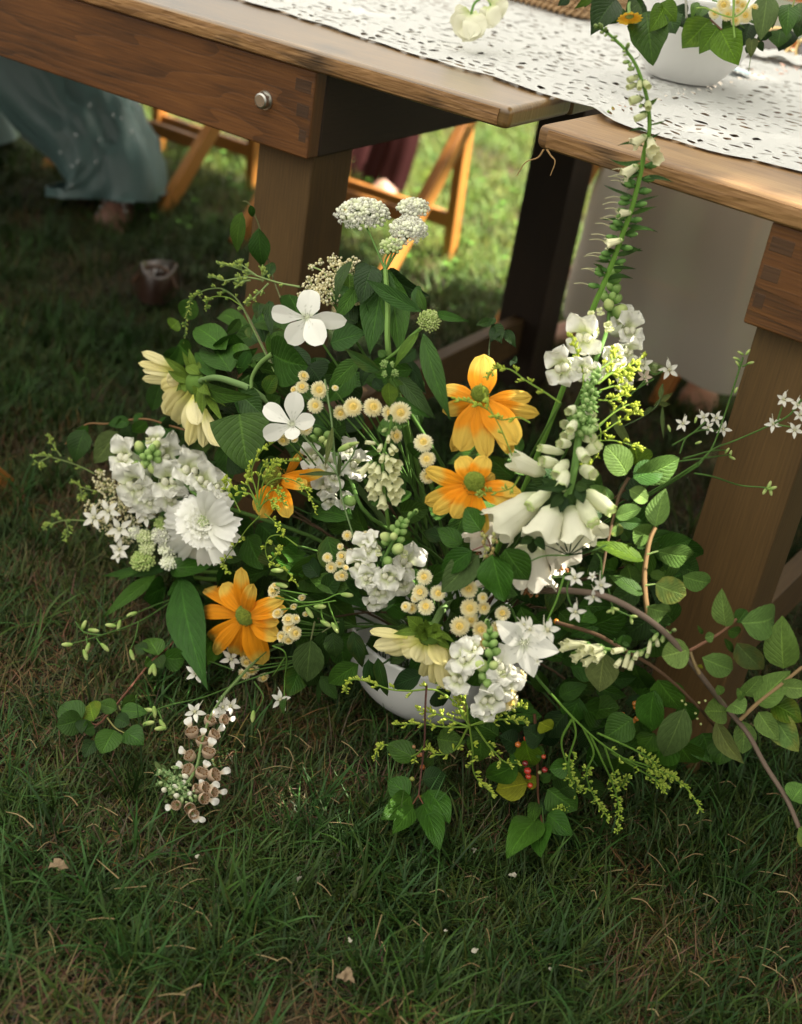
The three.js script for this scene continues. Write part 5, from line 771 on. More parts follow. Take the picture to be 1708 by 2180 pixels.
// ---------- white umbel of milkweed with its leaves ----------
{
  reseed(180);
  const t = bloomThing('white_milkweed', 'tall white milkweed with domed flower clusters before the dark table leg', 'flower'), k = 'T', off = .0, fk = PX(k, [1070, 1265], off), m = sc(k) * pxm(fk), U = (x, y, rx, ry, n, o, open, cols = {}) => umbel(t, PX(k, [x, y], off + o), facing(fk, 0, .75), rx * m, ry * m, Math.min(rx, ry) * m * 1.0, n, { r: 15.5 * m, open, fork: fk, ...cols });
  U(925, 915, 190, 125, 165, .0, .42); U(1255, 870, 112, 78, 80, -.02, .4); U(1225, 1020, 130, 105, 105, .02, .5); U(1110, 1120, 80, 60, 34, .0, .12, { colB: C(.42, .54, .20), colB2: C(.66, .70, .42) });
  stem(t, [fk, PX(k, [1085, 1500], off), PX(k, [1090, 1800], off), ...toBowl(PX(k, [1090, 1900], off - .02)).slice(1)], .003, .0036, C(.17, .30, .07), 'stem', 18);
  for (const [b, tt, w, o] of [[[860, 110], [690, 1050], 300, { mat: LF.milk, off: -.01, shape: 'lance', roll: .3, nv: 12, curl: .05, label: 'broad dark leaf hanging along the stem' }], [[890, 130], [1010, 1080], 250, { mat: LF.milk, off: -.03, shape: 'lance', roll: -.4, nv: 12, curl: .05 }], [[720, 90], [600, 510], 240, { mat: [LF.dark[0]], off: .01, shape: 'ovate', roll: .2 }], [[500, 40], [330, 500], 100, { mat: LF.dark, off: .015, shape: 'lance', roll: .6 }], [[560, 300], [300, 720], 130, { mat: LF.milk, off: .005, shape: 'lance' }], [[880, 140], [1330, 420], 190, { mat: LF.dark, off: -.04, shape: 'lance', roll: .7 }], [[1190, 310], [1280, 580], 110, { mat: LF.milk, off: -.01, shape: 'lance', roll: .5 }], [[860, 1060], [780, 1000], 80, { mat: LF.mid, off: .01 }], [[640, 60], [560, 330], 120, { mat: LF.dark, off: -.02 }]]) leaf(t, 'Y', b, tt, w, o);
}
// ---------- green budded milkweed stems ----------
{
  reseed(185);
  const t = bloomThing('green_milkweed', 'milkweed stem with a round green bud head and narrow leaves right of the white umbel', 'flower', 'budded milkweed stems'), k = 'Y', c = PX(k, [1320, 690], .03), m = sc(k) * pxm(c);
  umbel(t, c, facing(c, .1, .3), 125 * m, 125 * m, 90 * m, 95, { r: 13 * m, open: 0, colB: C(.28, .38, .10), colB2: C(.50, .58, .24) });
  line(t, k, [[1240, 760], [1120, 860], [990, 1000], [870, 1090]], .0024, .02, C(.13, .25, .05)); stem(t, toBowl(PX(k, [870, 1090], .01)), .0026);
  for (const [b, tt, w, o] of [[[1255, 590], [655, 245], 150, { off: .03, roll: -.2, curl: .12 }], [[1380, 600], [1760, 690], 85, { off: .03 }], [[1260, 810], [1560, 1760], 180, { off: .05, roll: .2, nv: 12 }], [[1215, 800], [945, 1200], 90, { off: .04, mat: LF.bright }], [[1290, 580], [1200, 330], 90, { off: .0 }], [[1180, 980], [1000, 1140], 130, { off: .0, mat: LF.dark }], [[1110, 1090], [1290, 1460], 110, { off: -.02, mat: LF.dark }], [[990, 1270], [1400, 1740], 150, { off: -.01, mat: LF.dark }], [[940, 1290], [1110, 1510], 80, { off: .0 }], [[970, 1500], [1340, 1720], 110, { off: .0 }]]) leaf(t, k, b, tt, w, { mat: LF.milk, shape: 'lance', ...o });
  const t2 = bloomThing('green_milkweed', 'milkweed tip with two small green bud heads above the row of cream buttons', 'flower', 'budded milkweed stems');
  for (const [x, y, r, n] of [[850, 1150, 50, 22], [960, 1245, 42, 20], [850, 1250, 34, 16], [925, 1150, 30, 12]]) { const q = PX(k, [x, y], .035); umbel(t2, q, facing(q, 0, .3), r * m, r * m, r * m * .8, n, { r: 10 * m, open: 0, colB: C(.20, .34, .09), colB2: C(.36, .48, .18) }); }
  for (const [b, tt, w, o] of [[[830, 1230], [430, 975], 120, { off: .04 }], [[900, 1280], [895, 1100], 50, { off: .05 }], [[890, 1340], [900, 1610], 150, { off: .03, mat: LF.bright }], [[600, 1080], [250, 1400], 170, { off: .02, roll: .3 }], [[690, 1050], [600, 1400], 100, { off: -.01, mat: LF.dark }], [[730, 1300], [850, 1420], 110, { off: -.02, mat: LF.dark }]]) leaf(t2, k, b, tt, w, { mat: LF.milk, shape: 'lance', ...o });
  stem(t2, toBowl(PX(k, [890, 1290], .02)), .0024);
}
// ---------- meadowsweet ----------
{
  reseed(190);
  const t = bloomThing('meadowsweet', 'cream meadowsweet plume above the highest white corncockle', 'flower', 'meadowsweet plumes');
  meadowsweet(t, 'M', [[1010, 720, 75, 70], [1110, 700, 85, 90], [1180, 620, 70, 70], [1130, 790, 75, 70], [1050, 780, 60, 50], [1280, 590, 60, 50], [1000, 600, 26, 12], [1060, 570, 26, 12], [1160, 560, 50, 36], [930, 790, 26, 12]], { off: -.02 }); line(t, 'M', [[1010, 600], [1090, 640], [1130, 720], [1160, 820]], .0009, -.02, C(.30, .38, .14)); stem(t, toBowl(PX('M', [1140, 820], -.03)), .0018);
  const u = bloomThing('meadowsweet', 'cream meadowsweet plume at the far left behind the small white star flowers', 'flower', 'meadowsweet plumes');
  meadowsweet(u, 'A', [[560, 1080, 60, 45], [640, 1110, 80, 70], [720, 1130, 75, 60], [500, 1240, 50, 36], [600, 1260, 90, 80], [700, 1250, 90, 80], [780, 1330, 80, 60], [560, 1340, 70, 50], [560, 1020, 36, 24], [720, 1460, 60, 40], [900, 1230, 70, 50], [640, 1400, 50, 36]], { off: -.01 }); stem(u, toBowl(PX('A', [800, 1280], -.03)), .0018);
  const w = bloomThing('white_milkweed', 'small white and green bud clusters below the scabious at the left', 'flower');
  for (const [x, y, r, n, open, g] of [[865, 1440, 62, 40, .05, 1], [880, 1510, 55, 34, 0, 1], [985, 1430, 78, 60, .6, 0], [1010, 1520, 60, 40, .4, 0], [850, 1600, 85, 70, 0, 2], [1025, 1610, 62, 40, 0, 0], [975, 1350, 50, 28, 0, 2], [790, 1410, 48, 26, .4, 0]]) { const q = PX('A', [x, y], .012), m = .32 * pxm(q); umbel(w, q, facing(q, -.3, .2), r * m, r * m * .85, r * m * .7, n, { r: 11 * m, open, ...(g === 2 ? { colB: C(.30, .42, .12), colB2: C(.48, .56, .22) } : g ? { colB: C(.48, .56, .26), colB2: C(.66, .70, .42) } : {}) }); }
  stem(w, toBowl(PX('A', [1050, 1660], 0)), .0026, .003, C(.16, .30, .06)); for (const [b, tt, wd] of [[[1000, 1640], [560, 1570 + 130], 60], [[1010, 1650], [720, 1700], 46]]) leaf(w, 'A', b, tt, wd, { mat: LF.milk, shape: 'lance' });
}
// ---------- goldenrod ----------
const gold = (label) => bloomThing('goldenrod', label, 'greenery', 'goldenrod sprays');
{
  reseed(201);
  let t = gold('arching goldenrod spray at the upper left before the table leg');
  goldenrod(t, 'M', [[760, 1300], [600, 980], [540, 860], [470, 780], [400, 745], [290, 760], [210, 820], [175, 930], [165, 1110]], { off: -.01, n: 8, len: 60, col: C(.12, .22, .05), mid: C(.13, .19, .06), r: .0012 });
  goldenrod(t, 'M', [[540, 860], [430, 800], [330, 810], [300, 890]], { off: -.01, n: 5, len: 40, col: C(.12, .22, .05), r: .0008 });
  t = gold('pale bobbled goldenrod sprig beside the highest white corncockle');
  for (const l of [[[930, 735], [800, 710], [640, 660], [480, 600], [380, 580]], [[720, 710], [640, 790], [560, 850]], [[690, 690], [560, 670], [420, 690], [330, 660]], [[640, 660], [560, 600], [515, 565]], [[680, 700], [690, 650], [680, 610]], [[600, 690], [540, 700], [510, 720]]]) goldenrod(t, 'M', l, { off: .0, n: 5, len: 46, col: C(.20, .30, .09), mid: C(.24, .33, .12), r: .0013, budR: .0016, dense: 1.4 });
  t = gold('lime goldenrod spray spilling over the sideways orange coneflower');
  for (const l of [[[880, 1180], [850, 960], [800, 760], [880, 560], [1050, 430]], [[870, 1120], [870, 900], [920, 700], [1080, 640], [1320, 640]], [[870, 1150], [960, 900], [1100, 820], [1300, 870], [1400, 980], [1490, 1210]], [[860, 1080], [760, 860], [780, 700]], [[890, 1150], [1000, 960], [1100, 960], [1150, 1120]], [[870, 1160], [800, 1000], [640, 950], [520, 810]], [[880, 1100], [930, 850], [1000, 740], [1140, 640]], [[880, 1130], [1000, 1050], [1060, 1150]]]) goldenrod(t, 'J', l, { off: .045, n: 7, len: 75, r: .0010, start: .35, budR: .0016 });
  t = gold('thin lime goldenrod strand hanging right of the scabious');
  for (const l of [[[890, 1220], [760, 1350], [640, 1520], [540, 1650], [500, 1750], [570, 1850]], [[940, 1200], [1060, 1300], [1140, 1420]], [[680, 1180], [600, 1020], [520, 920], [520, 810]], [[1290, 1540], [1120, 1430], [980, 1460], [950, 1600], [1000, 1720], [1180, 1820], [1300, 1980]], [[1000, 1720], [1080, 1620], [1100, 1560]]]) goldenrod(t, 'J', l, { off: .03, n: 6, len: 55, r: .0009, start: .3, budR: .0016 });
  stem(t, toBowl(PX('J', [1290, 1540], .0)), .0014);
  t = gold('lime goldenrod spray across the petals of the highest orange coneflower');
  goldenrod(t, 'C', [[1060, 440], [960, 370], [830, 290], [720, 215], [620, 215], [570, 290]], { off: .05, n: 8, len: 62, r: .0011 });
  goldenrod(t, 'C', [[860, 570], [780, 535], [660, 550], [570, 480], [460, 435], [335, 410]], { off: .05, n: 7, len: 55, r: .0010 });
  goldenrod(t, 'C', [[740, 790], [660, 600], [580, 450], [525, 310]], { off: .05, n: 4, len: 46, r: .0008 });
  stem(t, toBowl(PX('C', [1060, 440], .03)), .0016);
  t = gold('lime goldenrod curling over the open orange coneflower');
  goldenrod(t, 'C', [[790, 930], [740, 1000], [650, 1030], [560, 1030], [510, 1060]], { off: .07, n: 6, len: 42, r: .0008, col: C(.22, .32, .05) });
  t = gold('yellow green goldenrod tufts right of the tall snapdragon spike');
  for (const l of [[[340, 1440], [330, 1300], [290, 1180], [260, 1095]], [[430, 1400], [520, 1330], [620, 1290], [730, 1225]], [[420, 1400], [560, 1310], [640, 1330], [690, 1290]], [[430, 1500], [520, 1500], [640, 1440]], [[430, 1660], [560, 1560], [640, 1530], [680, 1590]], [[440, 1440], [560, 1410], [620, 1440]], [[450, 1380], [500, 1330], [580, 1350], [640, 1360]], [[400, 1330], [520, 1250], [540, 1180]]]) goldenrod(t, 'Q', l, { off: .02, n: 7, len: 60, r: .0010, col: C(.34, .40, .03), budR: .0016 });
  stem(t, toBowl(PX('Q', [400, 1500], .0)), .0016);
  t = gold('lime goldenrod wisps at the right below the tall snapdragon');
  for (const l of [[[1300, 690], [1420, 690], [1530, 720], [1610, 750]], [[1290, 550], [1330, 640], [1300, 760], [1260, 850], [1200, 860]], [[1310, 660], [1450, 560], [1560, 500]]]) goldenrod(t, 'C', l, { off: .01, n: 6, len: 46, r: .0008, col: C(.32, .40, .03) });
  stem(t, toBowl(PX('C', [1300, 690], -.02)), .0014);
  t = gold('bright goldenrod spray fanning over the front of the bowl');
  for (const l of [[[1310, 1100], [1150, 1100], [980, 1080], [800, 1085]], [[1310, 1100], [1230, 960], [1100, 860], [900, 860], [780, 850], [640, 800], [510, 790], [490, 880]], [[1300, 1100], [1200, 1260], [1080, 1280], [1020, 1220]], [[1030, 1190], [960, 1280], [850, 1300], [760, 1220], [700, 1250], [670, 1330]], [[1310, 1100], [1330, 1250], [1350, 1430], [1480, 1560]], [[1350, 1100], [1450, 1240], [1560, 1340], [1640, 1340]], [[1320, 1090], [1450, 1040], [1560, 980], [1700, 960]], [[1300, 1060], [1280, 930], [1200, 850], [1050, 800]], [[1310, 1100], [1200, 1060], [1080, 1010], [960, 990]], [[1360, 1080], [1520, 1050], [1700, 1060]], [[1310, 1090], [1250, 1000], [1230, 900]]]) goldenrod(t, 'G', l, { off: .055, n: 8, len: 66, r: .0013, col: C(.34, .42, .045), budR: .0017 });
  stem(t, [PX('G', [1310, 1100], .05), PX('G', [1270, 960], .04), PX('G', [1180, 700], -.03), BM.clone()], .002, .002, C(.16, .13, .05));
  t = gold('long goldenrod plume sweeping down to the lower right over the dark leaves');
  for (const l of [[[300, 740], [420, 870], [560, 1000], [740, 1120], [920, 1190], [1040, 1250], [1150, 1405]], [[420, 870], [440, 960], [400, 1110], [420, 1220], [470, 1290]], [[480, 930], [540, 1070], [500, 1180], [560, 1350], [630, 1450]], [[520, 970], [590, 1120], [640, 1230], [680, 1370], [672, 1530]], [[600, 1030], [640, 1150], [690, 1260], [730, 1200]], [[420, 880], [360, 1000], [400, 1180], [390, 1350], [330, 1400]], [[560, 960], [740, 1040], [860, 1110], [920, 1170]], [[640, 1070], [800, 1170], [900, 1230], [940, 1270]], [[700, 1100], [860, 1150], [1000, 1210]]]) goldenrod(t, 'K', l, { off: .05, n: 14, len: 58, r: .0014, col: C(.28, .40, .045), mid: C(.13, .25, .04), start: .4, h: .06 });
  stem(t, toBowl(PX('K', [300, 740], .02)), .002);
  t = gold('three pale green frilled sprigs at the far left tip of the bouquet');
  for (const l of [[[520, 1015], [420, 965], [320, 930], [200, 900], [100, 900]], [[300, 900], [250, 830], [215, 760]], [[220, 905], [150, 950], [170, 970]], [[470, 1330], [340, 1325], [240, 1350], [180, 1380]], [[330, 1325], [345, 1390], [320, 1460]], [[700, 1140], [520, 1130], [430, 1100], [370, 1065]], [[560, 1060], [560, 1000]], [[290, 1310], [270, 1290]], [[430, 1110], [440, 1190]]]) goldenrod(t, 'A', l, { off: -.02, n: 5, len: 40, r: .0012, col: C(.17, .27, .07), mid: C(.18, .24, .08), budR: .0016, dense: 1.5 });
}
// ---------- small white larkspurs and their thin stems ----------
{
  reseed(230);
  const lark = (label) => bloomThing('larkspur', label, 'flower', 'thin larkspur sprays with small white flowers');
  let t = lark('larkspur spray with small white stars right of the tall snapdragon');
  for (const [x, y, R, fx] of [[300, 1025, 95, -.2], [545, 950, 90, .1], [690, 960, 90, .2], [600, 1070, 80, 0], [775, 1090, 95, .2]]) larkspurFlower(t, 'O', x, y, R, .0, fx);
  line(t, 'O', [[1010, 240], [890, 620], [770, 980], [630, 1330], [480, 1520]], .0011, 0); line(t, 'O', [[560, 1010], [380, 1160], [170, 1280]], .0008, 0); line(t, 'O', [[720, 1110], [480, 1110], [330, 1200], [260, 1380]], .0008, 0);
  for (const [x, y, dx, dy] of [[980, 190, -.8, -.5], [1065, 180, .6, -.8], [930, 255, -.9, -.3], [1100, 305, 1, -.2], [945, 315, -.5, -.7], [925, 630, .4, -.9], [450, 980, .3, -1], [135, 1080, -.3, -.9], [820, 1345, .6, -.8], [860, 1380, .3, -1], [880, 1430, .8, .4], [480, 1250, .9, -.3]]) { budPair(t, 'O', x, y, dx, dy, 17, 0); }
  line(t, 'O', [[1000, 350], [1100, 305]], .0006, 0); line(t, 'O', [[970, 380], [945, 315]], .0006, 0); line(t, 'O', [[990, 310], [930, 255]], .0006, 0);
  line(t, 'O', [[300, 1440], [620, 1350], [800, 1340]], .0008, 0); line(t, 'O', [[250, 1470], [560, 1430], [860, 1390]], .0008, 0); stem(t, toBowl(PX('O', [480, 1520], -.02)), .0013);
  t = lark('larkspur spray with white stars in front of the right table leg');
  for (const [x, y, R, fx] of [[1490, 740, 100, 0], [1370, 1030, 100, -.1], [1660, 800, 95, .1], [1680, 920, 90, .3], [1620, 1100, 100, 0]]) larkspurFlower(t, 'O', x, y, R, .01, fx);
  line(t, 'O', [[1700, 740], [1560, 920], [1250, 1080], [900, 1230], [650, 1330], [480, 1490]], .0011, .01); line(t, 'O', [[1420, 980], [1470, 820]], .0006, .01); line(t, 'O', [[1420, 1040], [1580, 1065]], .0006, .01);
  { const q = line(t, 'E', [[640, 1150], [760, 1170], [1010, 1245], [1180, 1260], [1230, 1280]], .0008, .01); for (const [x, y, dx, dy] of [[1205, 1240, .4, -.9], [1175, 1280, -.5, .8], [1215, 1285, .2, .9], [1230, 1262, 1, -.3]]) budPair(t, 'E', x, y, dx, dy, 14, .01); }
  stem(t, toBowl(PX('O', [480, 1490], -.02)), .0013);
  t = lark('larkspur with faded white flowers below the pale skirt hem');
  for (const [x, y, R, fx, c] of [[450, 370, 80, .1], [255, 330, 80, -.3], [265, 425, 60, .2, C(.66, .52, .42)]]) larkspurFlower(t, 'E', x, y, R, -.03, fx, .1, c);
  line(t, 'E', [[400, 380], [330, 400], [270, 330]], .0006, -.03); line(t, 'E', [[330, 440], [200, 520], [60, 660], [-80, 800]], .0007, -.03); line(t, 'E', [[270, 450], [215, 500]], .0006, -.03); for (const [b, tt, w] of [[[330, 640], [480, 540], 40], [[380, 590], [400, 470], 34], [[370, 620], [460, 630], 34], [[400, 640], [410, 900], 26], [[330, 650], [240, 720], 34], [[0, 660], [200, 1000], 60]]) leaf(t, 'E', b, tt, w, { mat: LF.grey, off: -.06, shape: 'lance' }); line(t, 'E', [[400, 480], [370, 620], [270, 710], [100, 800]], .0012, -.06, C(.08, .12, .05));
  t = lark('larkspur spray with limp white flowers under the big foxglove bells');
  for (const [x, y, R, fx, fy] of [[140, 1540, 110, .2, .2], [420, 1620, 110, .2, -.1], [340, 1740, 95, .1, -.4], [150, 1900, 110, 0, -.2], [330, 1530, 60, -.4, .5]]) larkspurFlower(t, 'X', x, y, R, .07, fx, fy);
  for (const l of [[[130, 1480], [60, 1650], [100, 1820], [150, 1880]], [[430, 1560], [420, 1350], [380, 1280]], [[500, 1650], [540, 1840], [560, 1880]], [[580, 1880], [740, 1950]]]) line(t, 'X', l, .0007, .06);
  for (const [x, y, dx, dy] of [[545, 1880, .1, .9], [520, 1890, -.7, .3], [570, 1870, .8, .2], [770, 1950, 1, 0], [745, 1990, .1, 1]]) budPair(t, 'X', x, y, dx, dy, 18, .06); stem(t, toBowl(PX('X', [130, 1480], .03)), .0012);
  for (const a of [0, 1, 2, 3, 4, 5, 6]) { const q = PX('X', [80, 1300], .06), an = -1.2 + a * .45; part(t, 'leaf', blade(q, q.clone().addScaledVector(CR, Math.sin(an) * .03).addScaledVector(CU, Math.cos(an) * .022 + .004), toCam(q), .0016, { shape: 'needle', nu: 2, nv: 5 }), LF.dark[0]); } line(t, 'X', [[80, 1300], [-200, 1310], [-400, 1400]], .0008, .06); line(t, 'X', [[480, 1190], [300, 1260], [80, 1300]], .0008, .05);
  t = lark('small white larkspur flowers lying over the low corncockle');
  for (const [x, y, R] of [[180, 380, 70], [280, 385, 80], [150, 355, 50], [225, 560, 30]]) larkspurFlower(t, 'K', x, y, R, .085, .2, .3); line(t, 'K', [[375, 80], [330, 220], [290, 310], [250, 420]], .0009, .08, C(.14, .28, .05)); stem(t, toBowl(PX('K', [375, 80], .04)), .0012);
  t = lark('larkspur stem with tiny pale buds trailing to the left above the grass');
  for (const l of [[[1170, 215], [940, 250], [700, 340], [520, 425]], [[960, 245], [720, 395], [460, 490], [270, 545]], [[710, 400], [690, 500], [655, 590]], [[460, 490], [350, 470], [290, 400]], [[430, 510], [470, 570]], [[360, 500], [375, 570]]]) line(t, 'F', l, .0008, -.02);
  for (const [x, y, dx, dy] of [[345, 425, .4, -.9], [410, 458, .9, .1], [235, 552, -1, 0], [370, 575, -.3, .9], [355, 620, .3, .9], [485, 570, .7, .7], [665, 620, .3, .9], [525, 425, -.9, -.1], [580, 425, -.2, .9], [665, 350, -.8, .3]]) budPair(t, 'F', x, y, dx, dy, 15, -.02); stem(t, toBowl(PX('F', [1170, 215], 0)), .0012);
  t = lark('larkspur with white flowers over the brown hanging foxglove');
  for (const [x, y, R, fx] of [[1325, 650, 72, .2], [1095, 745, 75, -.2], [1650, 920, 70, .3], [1085, 1000, 72, -.2], [1270, 970, 66, .3], [1320, 960, 66, .5], [1260, 1030, 50, 0]]) larkspurFlower(t, 'F', x, y, R, .035, fx, .1);
  for (const l of [[[1000, 650], [1160, 660], [1340, 720]], [[1640, 720], [1400, 800], [1150, 900], [830, 985], [740, 1100]], [[880, 650], [830, 690], [800, 710]], [[1480, 800], [1540, 900], [1480, 1020]], [[840, 990], [880, 1090]], [[1240, 920], [1400, 740], [1560, 600]]]) line(t, 'F', l, .0008, .02);
  for (const [x, y, dx, dy] of [[770, 988, .9, 0], [815, 1000, .1, .9], [775, 1075, .9, -.2], [870, 1085, .5, .8], [855, 1110, -.9, .1], [1470, 1030, -.1, .9], [795, 715, -.4, .8], [815, 722, .1, .9]]) budPair(t, 'F', x, y, dx, dy, 16, .03); stem(t, toBowl(PX('F', [1640, 720], .0)), .0012);
  t = lark('small white star larkspurs against the cream meadowsweet at the far left');
  for (const [x, y, R] of [[520, 1310, 82], [615, 1265, 82], [830, 1250, 80], [865, 1305, 75], [690, 1385, 88], [690, 1520, 72], [680, 1560, 60]]) larkspurFlower(t, 'A', x, y, R, .02, -.3, .1); stem(t, toBowl(PX('A', [860, 1310], -.01)), .0014);
  t = lark('larkspur buds in a tangle of thin stems below the middle buttons');
  for (const l of [[[20, 240], [200, 270], [330, 260], [440, 215], [520, 220]], [[370, 270], [390, 330], [440, 450]], [[330, 260], [330, 370], [380, 430]], [[0, 180], [120, 200], [230, 220]], [[60, 320], [240, 290], [420, 260]], [[0, 560], [80, 600], [80, 800], [75, 1000]], [[80, 640], [30, 720], [0, 760]]]) line(t, 'G', l, .0008, .04, C(.14, .28, .05));
  for (const [x, y, dx, dy] of [[315, 300, 1, 0], [355, 412, .9, .5], [415, 440, .5, .8], [495, 222, 1, .1], [60, 158, .8, .2], [245, 340, .4, .6], [30, 60, .9, 0]]) budPair(t, 'G', x, y, dx, dy, 17, .045); for (const [x, y] of [[140, 300], [220, 350], [195, 240]]) { const q = PX('G', [x, y], .045); daisyMesh(t, q, facing(q, .3, -.8), 26 * .32 * pxm(q)); } stem(t, toBowl(PX('G', [0, 560], .0)), .0012);
  t = lark('thin grey green corncockle stems crossing the middle of the bouquet');
  for (const l of [[[470, 620], [590, 760], [740, 930], [770, 1100], [860, 1400]], [[640, 200], [690, 500], [720, 800], [740, 930]], [[870, 690], [860, 760], [780, 880], [745, 930]], [[745, 750], [740, 900]], [[740, 920], [650, 910], [450, 925]], [[700, 760], [720, 850]]]) line(t, 'B', l, .0013, .03, C(.16, .24, .10)); budPair(t, 'B', 800, 715, .8, -.4, 26, .04); budPair(t, 'B', 862, 690, .8, -.2, 16, .04);
  for (const [b, tt, w] of [[[740, 920], [450, 925], 30], [[700, 560], [640, 880], 40], [[745, 940], [760, 740], 26]]) leaf(t, 'B', b, tt, w, { mat: LF.grey, off: .035, shape: 'lance' });
}
// ---------- leafy branches ----------
const BR = (name, label, group) => bloomThing(name, label, 'branch', group);
{
  reseed(260);
  let t = BR('leafy_branch', 'upright apple green leafy twig right of the foxglove', 'apple green branches on the right'), o = { mat: LF.apple, shape: 'round', off: .01 };
  line(t, 'X', [[715, 470], [620, 650], [560, 880], [500, 1120], [430, 1500]], .0019, .0, TWIG); stem(t, toBowl(PX('X', [430, 1500], -.02)), .002, .002, TWIG);
  for (const [b, tt, w, oo = {}] of [[[700, 440], [470, 130], 250, { roll: .4 }], [[760, 470], [1260, 260], 230, { roll: .5 }], [[760, 480], [1080, 380], 230, { roll: -.3, mat: LF.mid, off: .015, shape: 'round' }], [[400, 590], [260, 400], 190, { off: -.03, mat: LF.mid }], [[720, 600], [920, 720], 150, {}], [[575, 890], [850, 800], 140, {}], [[580, 930], [880, 960], 120, { mat: LF.mid, off: -.01 }], [[560, 700], [300, 560], 120, { off: -.03 }], [[530, 870], [420, 760], 110, { off: -.04 }], [[590, 1100], [580, 950], 110, { off: -.01 }], [[720, 1140], [650, 1030], 100, { off: -.02, mat: LF.mid }]]) leaf(t, 'X', b, tt, w, { ...o, ...oo });
  t = BR('leafy_branch', 'pale barked leafy shoot rising right of the foxglove bells', 'apple green branches on the right');
  line(t, 'X', [[1000, 1000], [950, 1110], [910, 1290], [885, 1480], [890, 1700], [920, 1930]], .002, .03, C(.30, .19, .09), 'stem', .0028);
  for (const [b, tt, w, oo = {}] of [[[1000, 1000], [1110, 590], 200, { roll: -.5, shape: 'ovate', mat: LF.apple }], [[950, 1100], [760, 1020], 220, { off: .02 }], [[1030, 1255], [1400, 1300], 200, { roll: .5, wave: .14 }], [[880, 1360], [310, 1160], 130, { roll: .7, shape: 'ovate', mat: LF.bright }], [[1000, 1605], [1330, 1720], 250, { roll: .35, off: .05, label: 'broad pale green leaf' }], [[870, 1720], [490, 1510], 120, { roll: .6, shape: 'ovate', mat: LF.mid }], [[910, 1850], [1150, 1900], 180, { roll: .6, wave: .2 }], [[1290, 1520], [1580, 1590], 190, { roll: .4, off: .0 }], [[940, 1500], [1110, 1540], 90, { mat: LF.mid, off: .0 }], [[1120, 1460], [1075, 1310], 40, { mat: LF.mid, off: .0 }], [[960, 1180], [1020, 1250], 100, { mat: LF.mid, off: .0 }], [[850, 1140], [900, 1220], 130, { mat: LF.mid, off: .0 }]]) leaf(t, 'X', b, tt, w, { mat: LF.apple, shape: 'round', off: .04, ...oo });
  for (const [a, b] of [[[910, 1290], [1030, 1255]], [[890, 1620], [1000, 1605]], [[905, 1855], [930, 1840]]]) line(t, 'X', [a, b], .001, .04, C(.22, .32, .10), 'leaf_stalk');
  t = BR('leafy_branch', 'long brown apple branch with pale leaves reaching the lower right corner', 'apple green branches on the right');
  line(t, 'K', [[220, 165, -.08], [420, 165, -.03], [620, 200], [840, 320], [960, 420], [1080, 560], [1180, 690], [1290, 830], [1400, 960], [1500, 1140], [1620, 1330], [1690, 1490]], .0034, .075, C(.17, .125, .095), 'stem', .0025);
  line(t, 'U', [[500, 930], [680, 830], [840, 730], [990, 600]], .0018, .08, C(.20, .10, .06)); line(t, 'U', [[1030, 1650], [1200, 1490], [1440, 1300], [1680, 1100]], .0024, .08, C(.36, .24, .12)); line(t, 'U', [[600, 1165], [540, 1040], [505, 930]], .0021, .08, C(.36, .26, .13));
  for (const [b, tt, w, oo = {}] of [[[880, 680], [835, 280], 180, { shape: 'ovate', roll: -.4 }], [[1040, 640], [1390, 560], 300, { roll: .45, curl: .3 }], [[1480, 1120], [1470, 560], 300, { shape: 'ovate', roll: -.2, label: 'large pale oval leaf' }], [[990, 850], [1270, 1130], 220, { roll: .3, shape: 'ovate', mat: LF.grey }], [[630, 1005], [950, 1130], 220, { roll: .1, shape: 'ovate' }], [[500, 920], [210, 990], 260, { roll: -.2, label: 'broad leaf with a curled tip' }], [[1190, 1490], [1560, 1140], 260, { roll: -.2, shape: 'ovate' }], [[1060, 1400], [1250, 1190], 150, { roll: .5 }], [[1440, 1300], [1760, 1320], 170, { roll: .3 }], [[1300, 1420], [1600, 1330], 200, { roll: -.4, off: .06 }], [[1220, 1570], [1430, 1870], 190, { roll: .3, shape: 'ovate' }], [[1350, 1480], [1680, 1680], 230, { roll: -.5, shape: 'ovate', mat: LF.bright, off: .07 }], [[1380, 1590], [1640, 1990], 250, { roll: .3, shape: 'ovate', off: .07 }], [[890, 1570], [650, 1560], 230, { roll: .2 }], [[930, 1490], [1080, 1580], 180, { roll: -.5 }], [[1060, 1660], [1050, 2010], 190, { roll: -.5, off: .05 }], [[830, 1390], [790, 1290], 90, { roll: .2 }], [[1060, 1430], [1000, 1320], 110, { roll: .4 }], [[660, 800], [760, 760], 90, { roll: .5, shape: 'ovate' }], [[640, 760], [580, 660], 40, { off: .07, shape: 'lance', mat: LF.mid }], [[860, 800], [960, 960], 60, { off: .07, shape: 'lance', mat: LF.mid }], [[1000, 640], [1090, 500], 140, { off: .06, mat: LF.mid }], [[900, 720], [1030, 740], 110, { off: .065, mat: LF.mid }], [[880, 660], [850, 540], 110, { off: .065 }], [[600, 1110], [625, 1075], 50, { off: .085, mat: LF.lime }]]) leaf(t, 'U', b, tt, w, { mat: LF.apple, shape: 'round', off: .08, ...oo });
  for (const [b, tt, w] of [[[1650, 1340], [1720, 1250], 120], [[1690, 1490], [1760, 1560], 130]]) leaf(t, 'K', b, tt, w, { mat: LF.apple, off: .08, shape: 'round' });
  t = BR('berry_branch', 'dark leaved honeysuckle branch with orange berries beside the table leg', 'honeysuckle branches with berries');
  line(t, 'K', [[330, 340, -.04], [560, 410, -.02], [700, 490], [860, 580], [1000, 690], [1120, 810], [1210, 915]], .0024, .05, C(.12, .07, .04), 'stem', .0016);
